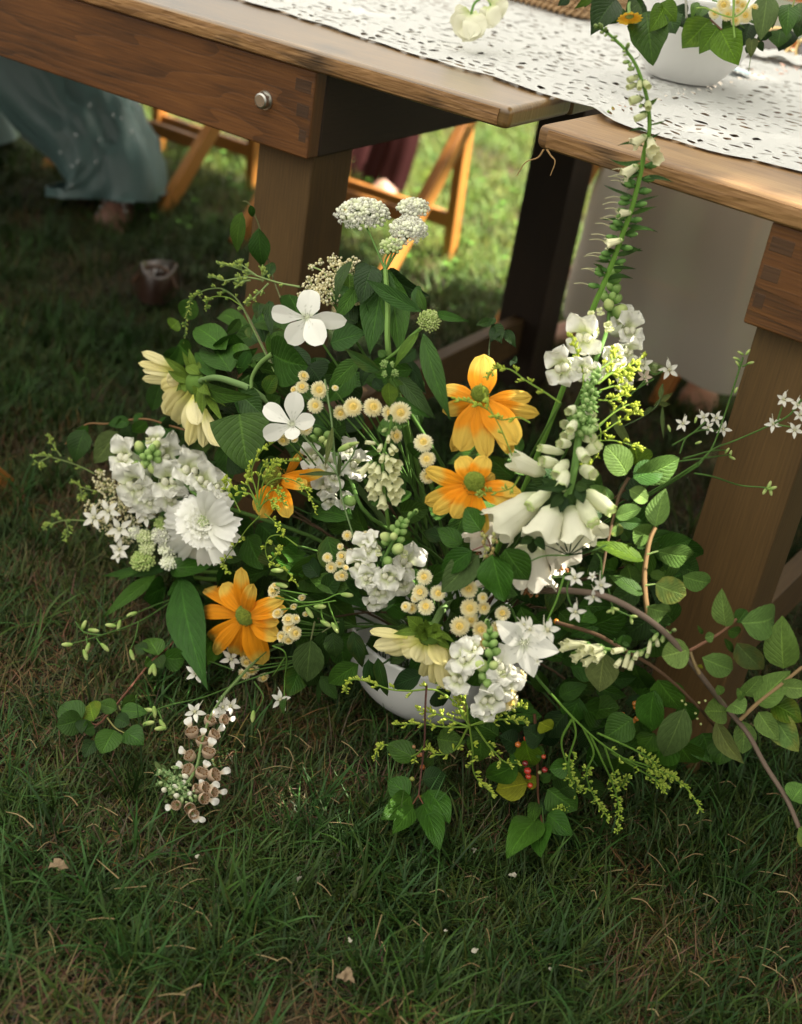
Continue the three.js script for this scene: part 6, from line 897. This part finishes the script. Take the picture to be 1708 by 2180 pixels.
  for (const [b, tt, w, oo = {}] of [[[600, 510], [570, 730], 160, { mat: LF.grey, roll: .1, label: 'pale veined leaf underside' }], [[1050, 820], [930, 1090], 150, { mat: LF.grey, off: .07, roll: -.1, label: 'pale veined leaf underside' }], [[1225, 890], [1385, 1135], 90, { mat: LF.grey, off: .07, roll: .7, shape: 'lance' }], [[880, 720], [860, 950], 140, { wave: .1 }], [[900, 660], [1030, 830], 150, {}], [[1040, 780], [1090, 890], 110, {}], [[960, 990], [860, 1130], 190, {}], [[1010, 1000], [1100, 1130], 170, {}], [[1150, 960], [1200, 1130], 190, {}], [[1270, 980], [1240, 1140], 150, {}], [[880, 960], [810, 1060], 120, {}], [[760, 880], [600, 990], 150, { mat: LF.mid }], [[470, 340], [500, 260], 120, {}], [[700, 410], [730, 480], 70, {}], [[900, 1050], [980, 1180], 130, {}]]) leaf(t, 'K', b, tt, w, { mat: LF.glossy, shape: 'ovate', off: .03, ...oo });
  const berry = (tt, k, x, y, r, c, off) => { const p = PX(k, [x, y], off), R = r * sc(k) * pxm(p); part(tt, 'berry', [ball(p, R, c, .95, null, 14, 10), ball(p.clone().addScaledVector(CU, -R * .9).addScaledVector(CB, R * .3), R * .22, C(.04, .02, .01), 1, null, 5, 4)], berryM); };
  for (const [x, y] of [[770, 795], [775, 815], [702, 857], [760, 893], [795, 865], [330, 335], [780, 880]]) berry(t, 'K', x, y, 16, C(.50, .17, .02), .0);
  for (const [x, y] of [[1035, 780], [1130, 790], [1165, 780], [1120, 880], [1140, 910], [1055, 800], [1110, 850]]) berry(t, 'K', x, y, 8, C(.42, .46, .16), .055);
  t = BR('berry_branch', 'glossy honeysuckle branch with red berries hanging low at the right', 'honeysuckle branches with berries');
  line(t, 'H', [[1380, 60, -.03], [1400, 330], [1405, 540], [1410, 700], [1440, 900]], .0018, .03, C(.15, .07, .04));
  for (const [b, tt, w, oo = {}] of [[[1400, 860], [1165, 1165], 200, { wave: .08 }], [[1440, 895], [1430, 1155], 150, {}], [[1480, 820], [1670, 985], 150, {}], [[1480, 630], [1708, 790], 220, { mat: LF.mid }], [[1330, 590], [1085, 640], 190, { mat: LF.lime, roll: .2, curl: .05, label: 'yellowing leaf' }], [[1250, 440], [1010, 540], 160, {}], [[1310, 255], [1370, 455], 170, { mat: LF.bright, roll: .3 }], [[1190, 370], [1290, 410], 90, {}], [[1410, 590], [1300, 570], 90, { mat: LF.lime, off: .02 }], [[1390, 730], [1340, 920], 90, { mat: LF.mid }], [[1640, 460], [1490, 480], 130, {}], [[1250, 300], [1110, 230], 150, { mat: LF.dark }], [[1440, 260], [1290, 160], 170, { mat: LF.dark }], [[1420, 120], [1520, 170], 110, { mat: LF.lime, roll: .5 }], [[1510, 520], [1420, 560], 70, { mat: LF.mid, wave: .15 }], [[1460, 360], [1380, 340], 80, { mat: LF.mid }], [[1500, 700], [1420, 830], 100, { mat: LF.dark }], [[1560, 640], [1700, 560], 150, { mat: LF.dark }]]) leaf(t, 'H', b, tt, w, { mat: LF.glossy, shape: 'ovate', off: .045, ...oo });
  for (const [x, y, r, c] of [[1310, 435, 24, C(.16, .012, .015)], [1328, 492, 29, C(.45, .035, .022)], [1335, 535, 24, C(.48, .05, .02)], [1348, 603, 22, C(.5, .06, .02)], [1458, 485, 24, C(.25, .02, .018)], [1490, 725, 26, C(.28, .02, .018)], [1255, 293, 24, C(.48, .13, .02)], [1320, 245, 24, C(.4, .05, .02)], [1450, 385, 18, C(.4, .06, .02)], [1420, 505, 16, C(.30, .30, .10)], [1358, 765, 12, C(.3, .32, .08)]]) berry(t, 'H', x, y, r, c, .055);
  t = BR('berry_branch', 'glossy honeysuckle twig hanging straight down before the bowl', 'honeysuckle branches with berries');
  line(t, 'H', [[560, -150, .0], [550, 20], [545, 260], [520, 500], [500, 680]], .0014, .06, C(.13, .06, .05)); line(t, 'H', [[500, 680], [455, 745]], .001, .06, C(.2, .09, .05)); line(t, 'H', [[500, 680], [535, 745]], .001, .06, C(.2, .09, .05));
  for (const [b, tt, w, oo = {}] of [[[480, 400], [250, 290], 150, { roll: .2 }], [[435, 680], [265, 560], 160, {}], [[440, 685], [205, 865], 160, { roll: -.2 }], [[455, 770], [300, 975], 130, { off: .05 }], [[535, 745], [660, 1105], 160, { wave: .1, off: .065 }], [[565, 640], [735, 905], 150, { wave: .06 }], [[530, 560], [715, 530], 150, { mat: LF.dark }], [[640, 250], [860, 280], 160, { mat: LF.mid, off: .04 }], [[560, 470], [620, 400], 90, { mat: LF.dark }], [[500, 685], [545, 695], 14, { mat: LF.lime, off: .065 }]]) leaf(t, 'H', b, tt, w, { mat: LF.glossy, shape: 'ovate', off: .055, ...oo });
  for (const [x, y, r, c] of [[530, 465, 22, C(.45, .14, .04)], [450, 555, 20, C(.26, .28, .05)], [500, 370, 20, C(.36, .14, .04)], [520, 370, 18, C(.36, .12, .04)], [465, 310, 16, C(.3, .14, .05)]]) berry(t, 'H', x, y, r, c, .05);
  t = BR('leafy_branch', 'small round leaved twig stretching out over the grass at the lower left');
  line(t, 'F', [[1010, 450, -.02], [930, 550], [800, 660], [700, 780], [580, 930], [500, 1020], [430, 1085], [340, 1040]], .0015, -.02, C(.20, .09, .06)); line(t, 'F', [[500, 1040], [560, 1110], [615, 1140]], .0009, -.02, C(.24, .22, .08)); line(t, 'F', [[580, 960], [590, 990]], .001, -.02, C(.24, .22, .08));
  for (const [b, tt, w, oo = {}] of [[[335, 1045], [185, 960], 150, { shape: 'round' }], [[335, 1050], [160, 1095], 140, { shape: 'round', mat: LF.mid }], [[410, 1060], [385, 940], 130, { shape: 'round', mat: LF.bright }], [[565, 985], [440, 940], 90, { mat: LF.mid }], [[590, 960], [690, 905], 80, { shape: 'round', mat: LF.mid }], [[590, 990], [770, 1005], 90, {}], [[555, 1040], [650, 1080], 90, { shape: 'round', mat: LF.dark }], [[410, 1090], [340, 1130], 90, { shape: 'round', mat: LF.mid }], [[550, 1120], [460, 1280], 140, { shape: 'round', mat: LF.mid }], [[615, 1135], [745, 1220], 130, {}], [[410, 1190], [340, 1310], 90, { mat: LF.dark }], [[840, 625], [770, 510], 120, { shape: 'round' }], [[870, 640], [1025, 640], 130, { shape: 'round' }], [[830, 640], [870, 710], 90, { mat: LF.dark }], [[770, 600], [680, 560], 80, { mat: LF.dark, off: -.04 }], [[790, 650], [750, 700], 60, { mat: LF.mid }], [[340, 1050], [330, 1150], 70, { mat: LF.dark }]]) leaf(t, 'F', b, tt, w, { mat: LF.glossy, shape: 'ovate', off: -.015, h: .06, ...oo });
  t = BR('leafy_branch', 'arching brown twig with dull green leaves left of the snapdragon');
  line(t, 'A', [[1140, 730], [1000, 690], [880, 655], [740, 660], [600, 685], [480, 685], [400, 740], [330, 820]], .0016, -.02, C(.20, .11, .05));
  for (const [b, tt, w, oo = {}] of [[[680, 735], [520, 950], 140, { shape: 'ovate', mat: LF.grey, roll: .1 }], [[760, 665], [610, 690], 70, {}], [[870, 670], [770, 740], 80, {}], [[830, 660], [790, 620], 70, {}], [[480, 690], [345, 830], 60, {}], [[460, 720], [390, 940], 130, { mat: LF.dark }], [[730, 690], [780, 800], 110, { mat: LF.dark, off: -.04 }], [[720, 670], [660, 700], 60, {}], [[1150, 750], [1040, 890], 24, {}], [[1090, 810], [1010, 890], 90, { mat: LF.dark, off: -.03 }]]) leaf(t, 'A', b, tt, w, { mat: LF.milk, shape: 'ovate', off: -.02, ...oo });
  t = BR('leafy_branch', 'limp twig of two dull hanging leaves standing before the left table leg');
  line(t, 'M', [[760, 1290], [640, 1040], [555, 880], [480, 790], [400, 745]], .0013, -.02, C(.20, .19, .10)); line(t, 'M', [[800, 810], [740, 640], [660, 340], [640, 285], [580, 170], [550, 165]], .0009, -.03, C(.15, .16, .07));
  for (const [b, tt, w, oo = {}] of [[[655, 340], [680, 610], 120, { roll: .2, shape: 'lance', wave: .08 }], [[545, 235], [510, 510], 85, { roll: .6, mat: LF.mid }], [[600, 190], [615, 270], 40, {}], [[740, 570], [710, 700], 70, { mat: LF.dark, wave: .15 }], [[720, 830], [740, 1060], 70, { mat: LF.dark, wave: .2 }], [[660, 840], [640, 950], 70, { mat: LF.dark }], [[680, 900], [750, 970], 40, { mat: LF.bright }], [[530, 945], [440, 1050], 60, { mat: LF.mid }], [[590, 1000], [600, 1080], 50, { mat: LF.mid }], [[490, 1210], [650, 1140], 70, { mat: LF.mid }], [[600, 1150], [520, 1320], 70, { mat: LF.milk }]]) leaf(t, 'M', b, tt, w, { mat: LF.milk, shape: 'ovate', off: -.02, ...oo });
  t = BR('leafy_branch', 'sunflower stalk with rounded leaves below the highest corncockle');
  line(t, 'M', [[745, 1180], [660, 1250], [610, 1340], [605, 1410]], .003, .0, C(.17, .28, .08)); for (const [b, tt, w, oo = {}] of [[[745, 1175], [985, 1260], 250, { roll: .5, curl: .2 }], [[755, 1170], [880, 1060], 150, { roll: -.4 }], [[980, 1250], [1060, 1360], 170, { mat: LF.dark, off: -.02 }], [[700, 1440], [770, 1320], 90, {}], [[600, 1380], [760, 1330], 100, { mat: LF.dark, off: -.03 }], [[70, 1010], [120, 960], 90, { mat: LF.bright, off: -.02 }], [[240, 830], [140, 930], 120, { mat: LF.mid, off: -.04 }], [[120, 1130], [30, 1230], 90, { mat: LF.milk, off: -.02 }]]) leaf(t, 'M', b, tt, w, { mat: LF.milk, shape: 'round', off: .0, ...oo });
  t = BR('leafy_branch', 'wilted dark leaves in front of the far table leg foot');
  for (const [b, tt, w] of [[[730, 960], [600, 990], 50], [[720, 980], [780, 1110], 90], [[800, 1020], [875, 1140], 60], [[730, 940], [690, 1000], 40], [[840, 1220], [880, 1240], 60], [[760, 1010], [700, 1100], 70]]) leaf(t, 'N', b, tt, w, { mat: LF.dark, shape: 'lance', off: -.06, wave: .15 }); line(t, 'N', [[730, 940, 0], [690, 1180, 0], [700, 1300, -.01]], .0012, -.06, C(.07, .09, .04));
  t = BR('leafy_branch', 'long green leaves hanging at the lower left beside the coneflower');
  for (const [b, tt, w, oo = {}] of [[[990, 110], [1175, 870], 200, { off: .02, roll: .3, nv: 14, wave: .08, label: 'long wavy leaf' }], [[825, 85], [465, 378], 80, { roll: .4, wave: .1 }], [[735, 55], [555, 128], 30, {}], [[980, 20], [1100, 165], 60, {}], [[1170, 260], [1050, 380], 150, { mat: LF.dark, off: -.03 }], [[1160, 690], [1060, 560], 110, { mat: LF.dark, off: -.03 }]]) leaf(t, 'F', b, tt, w, { mat: LF.milk, shape: 'lance', off: .01, ...oo }); stem(t, toBowl(PX('F', [1000, 100], 0)), .0032, .004, C(.15, .28, .05));
  t = BR('leafy_branch', 'drooping dark veined leaves over the left rim of the bowl');
  for (const [b, tt, w, oo = {}] of [[[255, 520], [225, 800], 180, { mat: LF.grey, roll: .1, off: .02, label: 'pale dull veined leaf' }], [[330, 460], [345, 700], 100, { off: .0 }], [[400, 470], [420, 640], 110, { off: .0 }], [[570, 680], [370, 810], 130, { off: .02, mat: LF.mid }], [[320, 760], [430, 920], 80, { off: .0, mat: LF.mid }], [[180, 700], [100, 900], 130, { off: -.02, mat: LF.mid }], [[290, 690], [240, 830], 110, { off: -.01 }], [[540, 460], [600, 700], 90, { off: .03, wave: .12 }], [[640, 650], [700, 860], 100, { off: .04, wave: .12 }], [[700, 640], [765, 895], 70, { off: .045, wave: .1 }], [[990, 755], [795, 830], 120, { off: .03, mat: LF.dark }], [[790, 640], [885, 660], 80, { off: .03, mat: LF.dark, wave: .15 }], [[1090, 850], [1130, 960], 130, { off: .02 }], [[310, 800], [305, 950], 30, { off: .0 }], [[80, 900], [75, 1020], 40, { off: -.01, mat: LF.milk }]]) leaf(t, 'G', b, tt, w, { mat: LF.dark, shape: 'ovate', ...oo });
  line(t, 'G', [[280, 400], [255, 520], [240, 640]], .0012, .015, C(.24, .26, .12)); line(t, 'G', [[440, 400], [330, 470]], .001, .01, C(.16, .18, .08));
  t = BR('leafy_branch', 'glossy oval leaves in the middle right below the open coneflower');
  for (const [b, tt, w, oo = {}] of [[[535, 1290], [430, 1130], 140, {}], [[400, 1385], [240, 1270], 110, {}], [[475, 1420], [260, 1565], 130, { off: .06 }], [[520, 1450], [265, 1700], 170, { mat: LF.grey, roll: .2, off: .055, label: 'pale back of a leaf' }], [[610, 1445], [690, 1760], 190, { off: .075, roll: .4, wave: .1 }], [[690, 1410], [850, 1620], 190, { off: .065 }], [[620, 1700], [780, 1720], 90, { mat: LF.mid }]]) leaf(t, 'C', b, tt, w, { mat: LF.glossy, shape: 'ovate', off: .05, ...oo }); line(t, 'C', [[535, 1290], [580, 1350], [610, 1440]], .0012, .06, C(.18, .10, .06)); line(t, 'C', [[475, 1420], [580, 1385], [600, 1400]], .0011, .06, C(.2, .10, .08)); stem(t, toBowl(PX('C', [610, 1440], .05)), .0016, .002, TWIG);
  const tiny = []; for (let i = 0; i < 26; i++) tiny.push(ball(PX('C', [rr(540, 640), rr(1310, 1480)], rr(.06, .075)), rr(.0012, .0024), mixc(C(.30, .36, .12), C(.30, .20, .08), rnd()), 1.3, CU, 5, 4)); part(t, 'bud_cluster', tiny, budM, { kind: 'stuff' });
}
// ---------- dark foliage filling the heart of the bouquet ----------
{
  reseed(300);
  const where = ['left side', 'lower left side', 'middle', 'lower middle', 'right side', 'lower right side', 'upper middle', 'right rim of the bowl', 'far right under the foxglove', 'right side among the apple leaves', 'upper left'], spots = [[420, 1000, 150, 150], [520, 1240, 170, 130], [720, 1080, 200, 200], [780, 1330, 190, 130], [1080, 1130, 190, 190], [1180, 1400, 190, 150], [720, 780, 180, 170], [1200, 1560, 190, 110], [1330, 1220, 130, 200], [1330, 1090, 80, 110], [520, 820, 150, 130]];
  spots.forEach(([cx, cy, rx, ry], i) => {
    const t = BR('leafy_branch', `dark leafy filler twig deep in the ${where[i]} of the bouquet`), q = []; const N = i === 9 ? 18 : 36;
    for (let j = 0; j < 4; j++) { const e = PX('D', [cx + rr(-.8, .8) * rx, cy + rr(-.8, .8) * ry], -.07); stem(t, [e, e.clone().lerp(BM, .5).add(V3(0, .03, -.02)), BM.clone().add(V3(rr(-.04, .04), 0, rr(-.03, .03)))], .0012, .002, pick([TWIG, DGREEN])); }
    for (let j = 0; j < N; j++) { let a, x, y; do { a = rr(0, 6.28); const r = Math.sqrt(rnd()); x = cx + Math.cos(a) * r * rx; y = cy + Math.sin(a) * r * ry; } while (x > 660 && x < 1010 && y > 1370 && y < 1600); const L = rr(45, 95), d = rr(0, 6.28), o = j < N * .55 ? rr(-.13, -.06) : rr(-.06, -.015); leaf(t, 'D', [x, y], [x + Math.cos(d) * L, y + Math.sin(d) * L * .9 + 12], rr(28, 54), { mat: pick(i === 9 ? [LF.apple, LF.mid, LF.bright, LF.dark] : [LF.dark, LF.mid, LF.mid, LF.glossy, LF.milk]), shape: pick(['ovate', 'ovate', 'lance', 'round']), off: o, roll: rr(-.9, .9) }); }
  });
}
// ---------- flowers of the bowl on the table and the sweet peas ----------
{
  reseed(400);
  const c = V3(-.655, .90, -1.80), TPX = (k, p, off = 0) => { const [x, y] = px(k, p), r = ray(x, y), q = at(x, y, depthOf(c) - .075 - off); return q; };
  const tleaf = (t, k, b, tt, w, o = {}) => { const B = TPX(k, b, o.off ?? 0), T = TPX(k, tt, (o.off ?? 0) + rr(0, .02)); return leaf(t, k, b, tt, w, { B, T, roll: rr(-.3, .3), ...o }); };
  const th = (n, l, cat, g) => thing(n, l, cat, V3(-.655, .85, -1.80), g);
  let t = th('raspberry_branch', 'bright green serrated leaves hanging over the front of the table bowl', 'branch');
  for (const [b, tt, w, o = {}] of [[[200, 110], [265, 640], 320, { off: .02, serr: .05, mat: LF.mid, nv: 14, label: 'big lobed dark green leaf' }], [[380, 60], [225, 310], 180, { off: .03, mat: LF.bright }], [[330, 30], [490, 210], 170, { off: .03, mat: LF.bright }], [[430, 150], [480, 330], 190, { serr: .08, mat: LF.mid }], [[820, 190], [545, 470], 260, { off: .02, serr: .05, mat: LF.bright }], [[900, 250], [710, 525], 180, { off: .025, serr: .05, mat: LF.bright }], [[920, 290], [1092, 635], 260, { off: .03, serr: .04, mat: [LF.bright[0]], label: 'bright lime green serrated leaf' }], [[930, 280], [1110, 200], 170, { mat: LF.mid }], [[760, 60], [700, 180], 120, { mat: LF.mid }], [[690, 20], [640, 180], 70, { mat: LF.bright, off: .03 }], [[560, 150], [600, 280], 160, { mat: LF.dark, serr: .06 }], [[480, 60], [560, 210], 170, { mat: LF.dark, off: -.01 }], [[760, 90], [640, 260], 200, { mat: LF.dark, off: -.01 }], [[200, 60], [60, 130], 150, { mat: LF.dark, off: -.01 }], [[60, 60], [170, 20], 120, { mat: LF.mid, off: .0 }]]) tleaf(t, 'L', b, tt, w, o);
  stem(t, [TPX('L', [820, 190], .02), TPX('L', [930, 290], .03)], .0013, .0013, C(.16, .09, .06)); stem(t, [TPX('L', [580, -60], 0), TPX('L', [590, 180], .01)], .0016, .0016, C(.32, .32, .26)); 
  t = th('leafy_branch', 'dark veined leaves on the right side of the table bowl', 'branch');
  for (const [b, tt, w, o = {}] of [[[1370, -40], [1305, 395], 210, { off: .03, mat: [LF.grey[1]], shape: 'ovate', label: 'large grey green veined leaf' }], [[1200, 230], [1140, 450], 170, { mat: [LF.dark[2]] }], [[1440, 40], [1420, 280], 90, { mat: LF.grey, off: .02 }], [[1580, 40], [1550, 360], 170, { mat: LF.mid, off: .025 }], [[1650, 110], [1570, 280], 120, { mat: LF.mid, off: .02 }], [[1500, 290], [1470, 460], 190, { mat: LF.mid }], [[1600, 290], [1480, 500], 180, { mat: LF.dark, off: -.01 }], [[1680, 30], [1690, 260], 130, { mat: [LF.grey[1]] }], [[1700, 220], [1660, 360], 140, { mat: LF.mid }], [[1230, 360], [1210, 560], 100, { mat: LF.grey, off: .01 }], [[1290, 400], [1330, 500], 60, { mat: LF.mid }], [[1190, 450], [1170, 520], 50, { mat: LF.mid }], [[1360, 390], [1330, 290], 120, { mat: LF.dark }]]) tleaf(t, 'L', b, tt, w, { shape: 'ovate', ...o });
  stem(t, [TPX('L', [1210, 550], .01), TPX('L', [1200, 620], .01), TPX('L', [1190, 690], .012)], .0006, .0005, C(.3, .36, .2)); stem(t, [TPX('L', [1650, -60], .03), TPX('L', [1600, 120], .03), TPX('L', [1580, 180], .03)], .0014, .001, C(.3, .33, .12));
  t = th('leafy_branch', 'long dark leaf on the left side of the table bowl', 'branch');
  for (const [b, tt, w, o = {}] of [[[470, -10], [300, 235], 170, { mat: [LF.dark[0]], off: .02 }], [[480, 40], [380, 170], 120, { mat: LF.dark }], [[520, 60], [450, 150], 120, { mat: LF.mid, off: .0 }], [[320, -40], [190, 60], 50, { mat: LF.bright, off: .0 }], [[160, -30], [80, 40], 60, { mat: LF.dark, off: .0 }], [[620, 20], [530, 90], 120, { mat: LF.mid, off: .01 }], [[330, -60], [260, 55], 70, { mat: LF.dark, off: -.01 }], [[440, -60], [330, 30], 120, { mat: LF.dark, off: -.02 }]]) tleaf(t, 'R', b, tt, w, { shape: 'lance', ...o });
  t = th('button_chrysanthemum', 'cream button chrysanthemums in the bowl on the table', 'flower');
  for (const [x, y, R] of [[948, 48, 68], [860, 130, 50], [985, 140, 56], [1085, 20, 46], [1130, 50, 52], [1160, 150, 72], [1065, 200, 50], [1245, 80, 52], [1085, 105, 40]]) { const p = TPX('L', [x, y], .035), f = facing(p, rr(-.2, .2), rr(-.2, .3)); daisyMesh(t, p, f, R * 1.12 * .22 * pxm(p)); stem(t, [p.clone().addScaledVector(f, -.004), p.clone().add(V3(rr(-.01, .01), -.01, -.03)), V3(-.655, .86, -1.8)], .0009, .0012); }
  { const q = [[1045, -60], [1045, 60], [1042, 200], [1055, 365]].map((a) => TPX('L', a, .05)); stem(t, q, .0016, .0012, C(.22, .36, .08)); stem(t, [TPX('L', [680, 80], .05), TPX('L', [760, 75], .05), TPX('L', [920, 140], .05), TPX('L', [1040, 165], .05), TPX('L', [1140, 110], .05), TPX('L', [1200, 0], .05)], .0010, .0010, C(.28, .42, .10)); }
  t = th('coneflower', 'small yellow flower seen from the side on the table bowl rim', 'flower');
  { const p = TPX('R', [560, 105], .04), m = .32 * pxm(p), fr = frame(p, CU.clone().multiplyScalar(-1).addScaledVector(toCam(p), .12).normalize()); for (let i = 0; i < 13; i++) part(t, 'petal', ringPetal(fr, i / 13 * 6.283, 20 * m, 72 * m * rr(.85, 1.1), 44 * m, .25, 0, { shape: 'petal', lobes: .1, nlob: 2, wave: .06, nu: 6, nv: 6, col: (u, v) => mixc(C(.80, .38, .01), C(.85, .56, .04), v) }), petalM); part(t, 'cone', ball(fr.at(0, 0, -4 * m), 34 * m, C(.22, .28, .06), .6, fr.z, 12, 8), budM); stem(t, [p, TPX('R', [555, 40], .03), TPX('R', [575, -40], .0)], .0022, .0022, C(.20, .32, .10)); }
  t = thing('sweet_pea', 'cream sweet pea bloom drooping over the lace runner', 'flower', V3(-1.05, TOP + .05, -2.1));
  { const cc = onZ(985, 50, -1.60), dp = depthOf(cc), q = (x, y, o = 0) => at(x, y, dp - o), m = dp / F; const pale = (u, v) => mixc(C(.66, .72, .36), C(.84, .83, .66), sst(0, .4, v));
    for (const [bx, by, tx, ty, w, o] of [[1000, 24, 985, 88, 62, .006], [1000, 24, 968, 66, 60, 0], [1000, 26, 1010, 86, 60, .014], [998, 24, 972, 40, 44, .0], [1008, 34, 1026, 78, 44, .02], [1010, 40, 1000, 84, 40, .026], [1044, 10, 1072, 36, 56, .0], [1042, 14, 1050, 60, 54, .012], [1044, 10, 1064, -10, 46, .0], [1042, 12, 1078, 6, 50, -.004], [1040, 16, 1034, 52, 44, .004]]) { const B = q(bx, by), T = q(tx, ty, o); part(t, 'petal', blade(B, T, rollN(B, T.clone().sub(B), rr(-.5, .5)), w * m * 1.1, { shape: 'petal', wave: .12, cup: .2, curl: .3, lobes: .12, nlob: 2, nu: 10, nv: 10, col: pale }), petalM); }
    for (const [x, y] of [[1003, 30], [1047, 20], [1018, 42]]) part(t, 'calyx', calyx(q(x, y - 3, .004), CU.clone().negate(), 18 * m, 9 * m, C(.16, .32, .07), 5, .7), budM);
    stem(t, [q(1003, 30), q(1010, 8), q(1030, -8, -.01), q(1050, -40, -.06), V3(-1.12, TOP + .05, -2.2)], .0018, .0018, C(.16, .32, .08)); stem(t, [q(1047, 20), q(1040, -2), q(1032, -10, -.01)], .0012, .0012, C(.16, .32, .08)); }
}
// ---------- things lying in the grass ----------
{
  reseed(500);
  const bits = [['dead_leaf', 'curled tan dead leaf lying in the grass at the lower left', 123, 1842, 38, 1], ['dead_leaf', 'torn tan dead leaf lying in the grass at the bottom middle', 738, 2080, 38, 1], ['dead_leaf', 'small grey green dead leaf at the lower right edge of the bare soil', 1010, 1805, 20, 3],
    ['fallen_petal', 'white petal lying in the grass left of the bottom middle', 416, 1826, 14, 2], ['fallen_petal', 'round white petal lying in the grass near the bottom middle', 748, 2006, 16, 2], ['fallen_petal', 'curved white petal standing in the grass right of the middle', 1005, 2028, 22, 2], ['fallen_petal', 'tiny white petal lying right of the bottom middle', 1171, 2066, 12, 2], ['fallen_petal', 'grey white petal lying below the honeysuckle twig', 1100, 1863, 22, 2], ['fallen_petal', 'small white petal lying left of the curved one', 945, 1980, 11, 2], ['fallen_petal', 'greyish petal lying in the grass below the brown foxglove', 640, 1866, 22, 3]];
  for (const [n, label, x, y, w, kind] of bits) {
    const p = onY(x, y, .038), m = depthOf(p) / F * w * .85, t = thing(n, label, n === 'dead_leaf' ? 'leaf' : 'petal', p), col = [0, C(.30, .215, .13), C(.50, .47, .38), C(.26, .25, .19)][kind], a = rr(0, 6.28);
    for (let i = 0; i < (kind === 1 ? 3 : 1); i++) { const an = a + i * 2.1, d = V3(Math.cos(an), rr(-.1, .35), Math.sin(an)); part(t, 'blade', blade(p, p.clone().addScaledVector(d, m * (kind === 1 ? .75 : 1)), V3(rr(-.3, .3), 1, rr(-.1, .6)), m * (kind === 1 ? .62 : .55), { shape: 'ovate', curl: rr(.2, .7), wave: .3, cup: .4, serr: .3, nu: 8, nv: 10, col }), petalM); }
  }
  const straws = []; for (let i = 0; i < 130; i++) { const p = onY(rr(20, 1690), rr(1500, 2170), rr(.015, .035)), a = rr(0, 3.14), L = rr(.012, .042), d = V3(Math.cos(a), rr(-.1, .2), Math.sin(a)); straws.push(tube([p, p.clone().addScaledVector(d, L * .5).add(V3(0, rr(0, .008), 0)), p.clone().addScaledVector(d, L)], rr(.0005, .0010), .0004, 5, 5, mixc(C(.38, .29, .15), C(.24, .16, .08), rnd()))); }
  const m = new THREE.Mesh(merge(straws), stemM); m.name = 'dry_straw'; m.userData.kind = 'stuff'; m.castShadow = m.receiveShadow = true; scene.add(m);
  const clover = []; for (let i = 0; i < 130; i++) { const p = V3(rr(-2.6, -.9), rr(.03, .05), rr(-3.6, -2.3)); for (let j = 0; j < 3; j++) { const a = rr(0, 6.28); clover.push(blade(p, p.clone().add(V3(Math.cos(a) * .014, .004, Math.sin(a) * .014)), V3(0, 1, .2), .013, { shape: 'round', nu: 2, nv: 3, col: C(.07, .16, .02).multiplyScalar(rr(.7, 1.4)) })); } }
  const cm = new THREE.Mesh(merge(clover), stemM); cm.name = 'clover'; cm.userData.kind = 'stuff'; cm.castShadow = cm.receiveShadow = true; scene.add(cm);
}
renderer.render(scene, camera);
